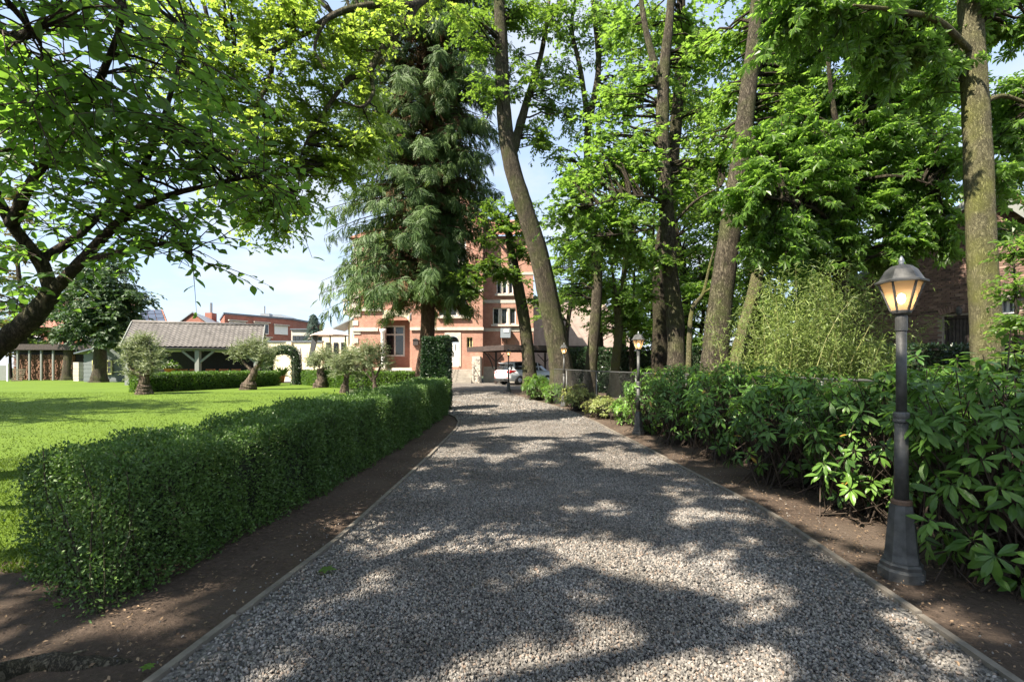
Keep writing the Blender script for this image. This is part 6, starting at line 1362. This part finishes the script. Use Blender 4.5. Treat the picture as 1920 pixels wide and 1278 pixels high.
for s in (.04, .52, .96):
    p = beam0 + (beam1 - beam0) * s; MB().box(p.x - .15, p.x + .15, p.y - .15, p.y + .15, .1, p.z - .13).build('post', M['grey_wood'], pav)
    q = MB()
    for sg in (-1, 1): q.bar(p + Vector((0, 0, -1.05)), p + dirp * sg * 1.0 + Vector((0, 0, -.12)), .14, .14)
    q.build('knee_brace', M['grey_wood'], pav)
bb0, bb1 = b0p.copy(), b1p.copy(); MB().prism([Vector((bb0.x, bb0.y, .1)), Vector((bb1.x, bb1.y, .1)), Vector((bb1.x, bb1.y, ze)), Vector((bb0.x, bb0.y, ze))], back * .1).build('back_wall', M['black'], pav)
for k in range(14):
    s = (k + .5) / 14; p = b0p * (1 - s) + b1p * s + Vector((0, 0, -.16)) ; q_ = r0p * (1 - s) + r1p * s + Vector((0, 0, -.16)); MB().bar(p, q_, .08, .12).build('rafter', M['grey_wood'], pav)
for s in (.33, .68):
    p = beam0 + (beam1 - beam0) * s + back * .5 + Vector((0, 0, -.12)); q = thing('tube_light', 'pale tube light under the pavilion eave ' + ('left of' if s < .5 else 'right of') + ' the grey post', 'light', p)
    MB().bar(p - dirp * .55, p + dirp * .55, .12, .08).build('housing', M['offwhite_cloth'], q); MB().bar(p - dirp * .5 + Vector((0, 0, -.055)), p + dirp * .5 + Vector((0, 0, -.055)), .05, .025).build('tube', M['white'], q)
sx_ = [(302, 'first'), (327, 'second'), (350, 'third'), (381, 'fourth'), (408, 'fifth'), (433, 'sixth')]
for u, w in sx_:
    s = (u - 226) / 264; p = e0 + (e1 - e0) * s + back * 1.2; q = thing('orange_chair', f'orange wooden chair, {w} from the left under the pavilion', 'chair', (p.x, p.y, .2), 'orange chairs in the pavilion')
    f = lambda a, b, c, d, nm: MB().bar(Vector((p.x, p.y, .2)) + dirp * a[0] + back * a[1] + Vector((0, 0, a[2])), Vector((p.x, p.y, .2)) + dirp * b[0] + back * b[1] + Vector((0, 0, b[2])), c, d, (0, 0, 1)).build(nm, M['orange_wood'], q)
    f((-.3, 0, .45), (.3, 0, .45), .5, .05, 'seat')
    for a in (-.27, .27):
        f((a, -.22, 0), (a, -.22, .45), .05, .05, 'leg'); f((a, .24, 0), (a, .24, 1.12), .05, .05, 'leg')
    for z in (.72, .88, 1.04): f((-.31, .2, z), (.31, .2, z), .03, .12, 'slat')
p = e0 + (e1 - e0) * ((311 - 226) / 264) + back * .4
def potted(name, lab, cat, p, pot_r, pot_h, mat, leafm, flow=None, n=260, leaf=.25, spread=.5, tm=LEAF_RHOMB, h=.5):
    q = thing(name, lab, cat, p); MB().lathe([(pot_r * .7, 0), (pot_r * .95, pot_h * .85), (pot_r * 1.08, pot_h * .86), (pot_r * 1.08, pot_h), (pot_r * .9, pot_h), (pot_r * .85, pot_h * .8)], 16, p).build('pot', M[mat], q, True)
    d = nrm(rs.randn(n, 3)); d[:, 2] = np.abs(d[:, 2]); P = np.array(p) + np.array([0, 0, pot_h]) + d * np.array([spread, spread, h]) * (.4 + .6 * rs.rand(n, 1))
    if tm is LEAF_SLIM: P = np.array(p) + np.array([0, 0, pot_h]) + d * .05
    leaves_obj('foliage', tm, P, d + rs.randn(n, 3) * .3, np.array([0, 0, 1.0]) + rs.randn(n, 3) * .3, leaf * rs.uniform(.7, 1.2, n), rs.rand(n), M[leafm], q)
    if flow:
        d = nrm(rs.randn(flow, 3)); d[:, 2] = np.abs(d[:, 2]); P = np.array(p) + np.array([0, 0, pot_h]) + d * np.array([spread, spread, h]) * 1.05
        leaves_obj('flowers', LEAF_RHOMB, P, rs.randn(flow, 3), d, np.full(flow, .12), rs.rand(flow), M['flower'], q)
    return q
potted('hydrangea_pot', 'white hydrangea in a terracotta pot on the pavilion table', 'potted plant', Vector((p.x, p.y, .95)), .38, .4, 'terracotta', 'hedge_lit', 160, spread=.6)
tb = thing('long_table', 'long wooden table behind the chairs in the pavilion', 'table', p + dirp * 2); c1, c2 = p - dirp * .8, p + dirp * 5.6
MB().bar(Vector((c1.x, c1.y, .92)), Vector((c2.x, c2.y, .92)), .8, .05).build('table_top', M['dark_wood'], tb)
for a in (c1 + dirp * .3, c2 - dirp * .3): MB().box(a.x - .06, a.x + .06, a.y - .06, a.y + .06, .15, .89).build('leg', M['dark_wood'], tb)
# things by the arch
potted('palm_pot', 'spiky palm in a terracotta pot seen through the ivy arch', 'potted plant', gp(527, 38) + Vector((0, 0, .05)), .3, .5, 'terracotta', 'hedge_lit', None, 60, .8, .3, LEAF_SLIM, .6)
q = thing('garden_bench', 'small wooden bench beside the palm under the ivy arch', 'bench', gp(514, 39)); g = gp(514, 39)
MB().box(g.x - .45, g.x + .4, g.y - .2, g.y + .2, g.z + .42, g.z + .48).build('seat', M['orange_wood'], q)
for a in (-.4, .32): MB().box(g.x + a, g.x + a + .07, g.y - .18, g.y + .18, g.z, g.z + .42).build('leg', M['orange_wood'], q)
MB().box(g.x - .45, g.x + .4, g.y + .2, g.y + .24, g.z + .55, g.z + .9).build('backrest', M['orange_wood'], q)
g = gp(561, 39); q = thing('closed_parasol', 'folded off white parasol standing just right of the ivy arch', 'parasol', g)
MB().lathe([(.03, 0), (.03, .9)], 8, g).build('pole', M['grey_wood'], q); MB().lathe([(.16, .85), (.26, 1.1), (.2, 1.6), (.2, 2.3), (.12, 2.8), (.03, 2.95)], 10, g).build('canopy', M['offwhite_cloth'], q, True); MB().lathe([(.2, 1.02), (.29, 1.05), (.27, .85), (.12, .7)], 10, g).build('hem', M['terracotta'], q, True)
# gazebo with a pink beige canopy
g = gp(618, 38); q = thing('gazebo', 'pink beige canopy on a dark metal frame beside the villa', 'gazebo', g)
tp_ = at(618, 615, 38); zc = at(618, 628, 38).z; ring = [(g.x + 1.55 * math.cos(k * math.pi / 3), g.y + 1.55 * math.sin(k * math.pi / 3), zc) for k in range(6)]
MB().add([tuple(tp_)] + ring + [(a, b, c - .07) for a, b, c in ring], [(0, k + 1, (k + 1) % 6 + 1) for k in range(6)] + [(k + 1, k + 7, (k + 1) % 6 + 7, (k + 1) % 6 + 1) for k in range(6)]).build('canopy', M['canopy'], q)
for dx in (-1.2, .05, 1.25): MB().box(g.x + dx - .04, g.x + dx + .04, g.y - .04, g.y + .04, g.z, zc).build('post', M['iron'], q)
for zz in (g.z + 1.2, g.z + 1.9, g.z + 2.5): MB().box(g.x + .09, g.x + 1.21, g.y - .02, g.y + .02, zz - .02, zz + .02).build('crossbar', M['iron'], q)
MB().add([(g.x - 1.3, g.y - .05, zc), (g.x - .9, g.y - .05, zc), (g.x - 1.45, g.y - .05, g.z + 1.4), (g.x - 1.8, g.y - .05, g.z + 1.3), (g.x - 1.3, g.y + .1, zc), (g.x - .9, g.y + .1, zc), (g.x - 1.45, g.y + .1, g.z + 1.4), (g.x - 1.8, g.y + .1, g.z + 1.3)], [(0, 1, 2, 3), (7, 6, 5, 4), (1, 5, 6, 2), (0, 3, 7, 4)]).build('curtain', M['grey_cloth'], q)
potted('terrace_plant', 'yellow green flowering bush at the foot of the villa loggia', 'potted plant', gp(716, 36), .35, .5, 'terracotta', 'pale_shrub', 60, 220, .25, .55)
potted('yucca_pot', 'tall spiky plant by the gazebo post', 'potted plant', gp(650, 37) + Vector((0, 0, 1.2)), .3, .5, 'terracotta', 'pale_shrub', None, 50, .9, .3, LEAF_SLIM, .6)
# cream garden wall and yellow annexe
gw = thing('garden_wall', 'tall cream rendered garden wall with a dark coping behind the ivy arch', 'wall', gp(560, 46))
a, b = at(488, 688, 46), at(604, 688, 46); zt_ = at(560, 641, 46).z
MB().box(a.x, b.x, 46, 46.3, 0, zt_).build('wall_face', M['cream'], gw); MB().box(a.x - .05, b.x + .05, 45.9, 46.4, zt_, zt_ + .12).build('coping', M['slate'], gw)
for u in (488, 538): xx = (u - CU) / F * 46; MB().box(xx, xx + .5, 45.8, 45.998, 0, zt_ + .002).build('pier', M['cream'], gw)
an = thing('annexe', 'pale yellow rendered annexe behind the gazebo', 'building', gp(640, 47)); MB().box(vx(604, 47), vx(666, 47), 47, 50, 0, at(640, 632, 47).z).build('wall', M['cream'], an)
for u in (612, 626, 640): MB().box(vx(u, 47), vx(u + 8, 47), 46.9, 46.998, 1.0, at(640, 642, 47).z).build('window', M['glass'], an)

# ------------------------------------------------------------------ shed, firewood shelter and the pieces near them
g = gp(175, 41); sh_ = thing('garden_shed', 'slate grey board shed with a pale yellow window behind the chestnut trunk', 'shed', g)
xa, xb = vx(157, 41), vx(236, 41); zt1, zt2 = at(157, 664, 41).z, at(200, 655, 41).z
mb = MB(); nb_ = 14; hb = (zt1 - .15) / nb_
for k in range(nb_):
    for (p_, q_) in ((xa, vx(175, 41)), (vx(212, 41), xb)) if 4 <= k <= 10 else ((xa, xb),): mb.box(p_, q_, 41 - .02 * (k % 2), 41.2, .15 + k * hb, .15 + (k + 1) * hb - .012)
mb.prism([(xa, 41, zt1), (xb, 41, zt1), (xb, 41, zt2 + .25), (vx(205, 41), 41, zt2 + .2)], (0, .2, 0)); mb.build('boards', M['shed_grey'], sh_)
MB().box(xa, xb, 41.21, 44, .1, zt1).build('body', M['shed_grey'], sh_)
MB().prism([(xa - .5, 40.6, zt1 + .02), (vx(205, 41), 40.6, zt2 + .32), (xb, 40.6, zt2 + .35), (xb, 40.6, zt2 + .45), (vx(205, 41), 40.6, zt2 + .42), (xa - .5, 40.6, zt1 + .12)], (0, 3.4, 0)).build('roof', M['slate'], sh_)
wz0, wz1 = .15 + 4 * hb, .15 + 11 * hb; window(sh_, vx(175, 41), vx(212, 41), wz0, wz1, 40.85, 4, (wz0 + wz1) / 2, 'yellow_trim', curtain=False, fw=.1, deep=.02)
g = gp(90, 46); ws = thing('firewood_shelter', 'flat roofed shelter stacked full of firewood at the back of the lawn', 'shelter', g)
xa, xb = vx(28, 46), vx(140, 46); zr = at(80, 646, 46).z; zl = at(80, 657, 46).z
MB().box(xa - .3, xb + 5, 45.4, 49, zl, zr).build('roof', M['dark_sheet'], ws); MB().box(xa - .32, xb + 5, 45.3, 45.398, zl + .05, zr + .02).build('fascia', M['dark_wood'], ws)
for u in (42, 64, 86, 108): MB().box(vx(u, 46) - .07, vx(u, 46) + .07, 45.5, 45.65, .1, zl).build('post', M['grey_wood'], ws)
mb = MB()
for i in range(int((xb - xa) / .17)):
    for j in range(int((zl - .5) / .15)):
        rr_ = rs.uniform(.06, .085); c = (xa + .1 + i * .17 + rs.uniform(-.02, .02), 0, .3 + j * .15 + rs.uniform(-.02, .02)); yo = 45.75 + rs.uniform(0, .12)
        a5 = [(c[0] + rr_ * math.cos(k * 1.2566 + i), yo, c[2] + rr_ * math.sin(k * 1.2566 + i)) for k in range(5)]; mb.prism(a5[::-1], (0, .3, 0))
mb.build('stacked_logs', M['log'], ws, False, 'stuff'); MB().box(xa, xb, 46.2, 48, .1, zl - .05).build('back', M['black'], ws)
g = gp(147, 43); q = thing('stone_pillar', 'short pillar of stacked pale stone blocks by the shed corner', 'pillar', g)
for k in range(6): MB().box(g.x - .24 + rs.uniform(-.02, .02), g.x + .24, g.y - .25, g.y + .25, .1 + k * .3, .1 + k * .3 + .285).build('block', M['limestone'], q)
g = gp(33, 43); q = thing('pallet', 'weathered pallet leaning by the firewood shelter', 'pallet', g)
for k in range(6): MB().box(g.x - .55, g.x + .45, g.y - .03 + k * .06, g.y + .0 + k * .06, .22 + k * .19, .22 + k * .19 + .1).build('plank', M['bark_pale'], q)
g = gp(3, 42); q = thing('side_gate', 'grey louvred gate panel at the left end of the lawn', 'gate', g)
MB().box(g.x - .9, g.x + .45, g.y, g.y + .05, .3, 1.6).build('panel', M['grey_wood'], q)
for a in (-.95, .45): MB().box(g.x + a, g.x + a + .1, g.y - .02, g.y + .08, .1, 1.75).build('post', M['white'], q)

# ------------------------------------------------------------------ town houses beyond the garden
def tx_(u, d): return (u - CU) / F * d
def tz_(v, d): return EYE + (HV - v) / F * d
d = 70; tb_ = thing('flat_roof_building', 'red brick flat roofed building with white windows beyond the pavilion', 'building', gp(470, d))
K = at(421, 589, 66); E = at(549, 600, 74); zt = K.z
pr = [Vector((K.x, K.y, 0)), Vector((E.x, E.y, 0)), Vector((E.x + 1, E.y + 9, 0)), Vector((K.x - 6, K.y + 9, 0))]
MB().prism(pr, (0, 0, zt)).build('wall', M['brick_dark'], tb_)
MB().prism([p + Vector((0, 0, zt)) + (p - pr[0] - (pr[2] - pr[0]) * .5).normalized() * .15 for p in pr], (0, 0, .25)).build('roof_edge', M['slate'], tb_)
fd = (pr[1] - pr[0]).normalized(); fnn = Vector((fd.y, -fd.x, 0)); FL = (pr[1] - pr[0]).length
def twin(u0, u1, v0, v1, kind):
    def hit(u): k = (u - CU) / F; return (k * pr[0].y - pr[0].x) / (fd.x - k * fd.y)
    s0, s1 = hit(u0), hit(u1); dd_ = pr[0].y + fd.y * (s0 + s1) / 2; z0, z1 = tz_(v1, dd_), tz_(v0, dd_)
    o = MB().prism([pr[0] + fd * s0 + Vector((0, 0, z0)), pr[0] + fd * s1 + Vector((0, 0, z0)), pr[0] + fd * s1 + Vector((0, 0, z1)), pr[0] + fd * s0 + Vector((0, 0, z1))], fnn * .12).build('window', M['white'], tb_)
    if kind == 'glass':
        for a, b in ((.04, .30), (.34, .62), (.66, .96)):
            p0 = s0 + (s1 - s0) * a; p1 = s0 + (s1 - s0) * b
            MB().prism([pr[0] + fnn * .121 + fd * p0 + Vector((0, 0, z0 + .12)), pr[0] + fnn * .121 + fd * p1 + Vector((0, 0, z0 + .12)), pr[0] + fnn * .121 + fd * p1 + Vector((0, 0, z1 - .15)), pr[0] + fnn * .121 + fd * p0 + Vector((0, 0, z1 - .15))], fnn * .03).build('pane', M['glass'] if a < .3 or a > .6 else M['curtain'], o)
    MB().prism([pr[0] + fd * (s0 - .15) + Vector((0, 0, z1 + .05)), pr[0] + fd * (s1 + .15) + Vector((0, 0, z1 + .05)), pr[0] + fd * (s1 + .15) + Vector((0, 0, z1 + .2)), pr[0] + fd * (s0 - .15) + Vector((0, 0, z1 + .2))], fnn * .45).build('awning_case', M['limestone'], tb_)
twin(429, 460, 603, 612, 'glass'); twin(476, 503, 606, 626, 'glass'); twin(514, 539, 611, 627, 'shut'); twin(430, 460, 630, 645, 'glass'); twin(497, 507, 634, 646, 'glass')
MB().box(tx_(384, 70), tx_(397, 70), 70, 71.2, zt - .5, tz_(586, 70)).build('chimney', M['brick_dark'], tb_); MB().lathe([(.18, 0), (.18, 1.5)], 8, (tx_(391, 70), 70.6, tz_(586, 70))).build('flue', M['zinc'], tb_)
MB().box(tx_(488, 74), tx_(505, 74), 74, 75, zt, zt + 1.0).build('roof_cowl', M['zinc'], tb_); MB().lathe([(.1, 0), (.1, 1.2)], 8, (tx_(493, 74), 74.5, zt + 1)).build('flue', M['zinc'], tb_)
MB().prism([(tx_(498, 76), 76, zt + .3), (tx_(540, 76), 76, zt + .3), (tx_(525, 76), 76, zt + 1.1), (tx_(505, 76), 76, zt + 1.1)], (0, 5, 0)).build('skylight', M['box_grey'], tb_)
def gable_house(name, lab, ua, um, ub, vt, vb, d, depth, wallm, roofm, panels=0):
    q = thing(name, lab, 'house', gp(um, d)); A, Mm, Bb = tx_(ua, d), tx_(um, d), tx_(ub, d); zt, zb = tz_(vt, d), tz_(vb, d)
    MB().prism([(A, d, 0), (Bb, d, 0), (Bb, d, zb), (Mm, d, zt), (A, d, zb)], (-depth * .35, depth, 0)).build('wall', M[wallm], q)
    o = Vector((-depth * .35, depth, 0)); off = Vector((0, -.15, .05))
    MB().prism([Vector((A - .3, d, zb - .1)) + off, Vector((Mm, d, zt)) + off, Vector((Mm, d, zt)) + o, Vector((A - .3, d, zb - .1)) + o], (0, 0, .15)).build('roof', M[roofm], q)
    MB().prism([Vector((Mm + .01, d, zt)) + off, Vector((Bb + .3, d, zb - .1)) + off, Vector((Bb + .3, d, zb - .1)) + o, Vector((Mm + .01, d, zt)) + o], (0, 0, .15)).build('roof', M[roofm], q)
    return q
gable_house('gabled_house', 'brick gabled house with a pale roof peeking over the pavilion ridge', 332, 362, 394, 587, 611, 62, 12, 'brick_dark', 'zinc')
sq = thing('solar_house', 'house with a steep roof covered in solar panels beyond the chestnuts', 'house', gp(292, 66))
P0, P1, P2, P3 = at(266, 618, 64), at(318, 616, 64), at(304, 580, 68), at(262, 582, 68)
MB().prism([P0, P1, P2, P3], (0, .3, -.25)).build('roof', M['tile_red'], sq); MB().box(P0.x + .3, P1.x - .5, 64.5, 69, 0, P0.z - .3).build('wall', M['brick_dark'], sq)
nrmq = (P1 - P0).cross(P3 - P0).normalized()
for i in range(3):
    for j in range(4):
        fa = lambda s, t: P0 * (1 - s) * (1 - t) + P1 * s * (1 - t) + P2 * s * t + P3 * (1 - s) * t
        s0, s1, t0, t1 = .04 + i * .31, .04 + i * .31 + .285, .04 + j * .235, .04 + j * .235 + .215
        MB().prism([fa(s0, t0) + nrmq * .08, fa(s1, t0) + nrmq * .08, fa(s1, t1) + nrmq * .08, fa(s0, t1) + nrmq * .08], nrmq * .05).build('solar_panel', M['solar'], sq)
rh = thing('terraced_house', 'red brick house with white windows half hidden behind the chestnuts', 'house', gp(150, 64)); MB().box(tx_(48, 64), tx_(226, 64), 64, 70, 0, tz_(616, 64)).build('wall', M['brick_dark'], rh); MB().prism([(tx_(44, 64), 63.7, tz_(616, 64)), (tx_(230, 64), 63.7, tz_(616, 64)), (tx_(230, 64), 67, tz_(560, 67)), (tx_(44, 64), 67, tz_(560, 67))], (0, .2, .1)).build('roof', M['tile_red'], rh)
for u0, u1 in ((60, 80), (98, 112), (155, 176), (198, 216)):
    o = MB().box(tx_(u0, 64), tx_(u1, 64), 63.9, 63.998, tz_(647, 64), tz_(629, 64)).build('window', M['white'], rh)
    mid_ = (u0 + u1) / 2
    for a, b in ((u0 + 1.5, mid_ - 1), (mid_ + 1, u1 - 1.5)): MB().box(tx_(a, 64), tx_(b, 64), 63.85, 63.898, tz_(645, 64), tz_(632, 64)).build('pane', M['glass'], o)
lb = thing('low_building', 'low grey flat building with a band of windows between spruce and brick block', 'building', gp(565, 64)); MB().box(tx_(546, 64), tx_(585, 64), 64, 70, 0, tz_(618, 64)).build('wall', M['limestone'], lb); MB().box(tx_(545, 64), tx_(586, 64), 63.8, 70, tz_(618, 64), tz_(616, 64)).build('roof', M['slate'], lb)
for k in range(4): MB().box(tx_(549 + k * 7, 64), tx_(554.5 + k * 7, 64), 63.9, 63.998, tz_(638, 64), tz_(629, 64)).build('window', M['glass'], lb)
# neighbour's pale brick gable behind the carport
nh = thing('neighbour_house', 'pale pink brick house wall beyond the carport and grove', 'house', gp(1060, 52))
d = 52; MB().prism([(tx_(996, d), d, 0), (tx_(1190, d), d, 0), (tx_(1190, d), d, tz_(650, d)), (tx_(1128, d), d, tz_(560, d)), (tx_(1080, d), d, tz_(553, d)), (tx_(996, d), d, tz_(560, d))], (0, 8, 0)).build('wall', M['brick_pink'], nh)
MB().bar((tx_(996, d), d - .1, tz_(558, d)), (tx_(1130, d), d - .1, tz_(556, d)), .3, .25).build('gutter', M['slate'], nh); MB().bar((tx_(1130, d), d - .1, tz_(556, d)), (tx_(1194, d), d - .1, tz_(651, d)), .3, .25).build('verge', M['slate'], nh)
MB().box(tx_(1084, d), tx_(1104, d), d - .1, d + .3, tz_(553, d), tz_(545, d)).build('vent_row', M['zinc'], nh)

n_tri = 0
for o in S.objects:
    if o.type == 'MESH': n_tri += sum(1 for _ in ()) + len(o.data.loops) - 2 * len(o.data.polygons)
print('TRIANGLES', n_tri, 'objects', len(S.objects))
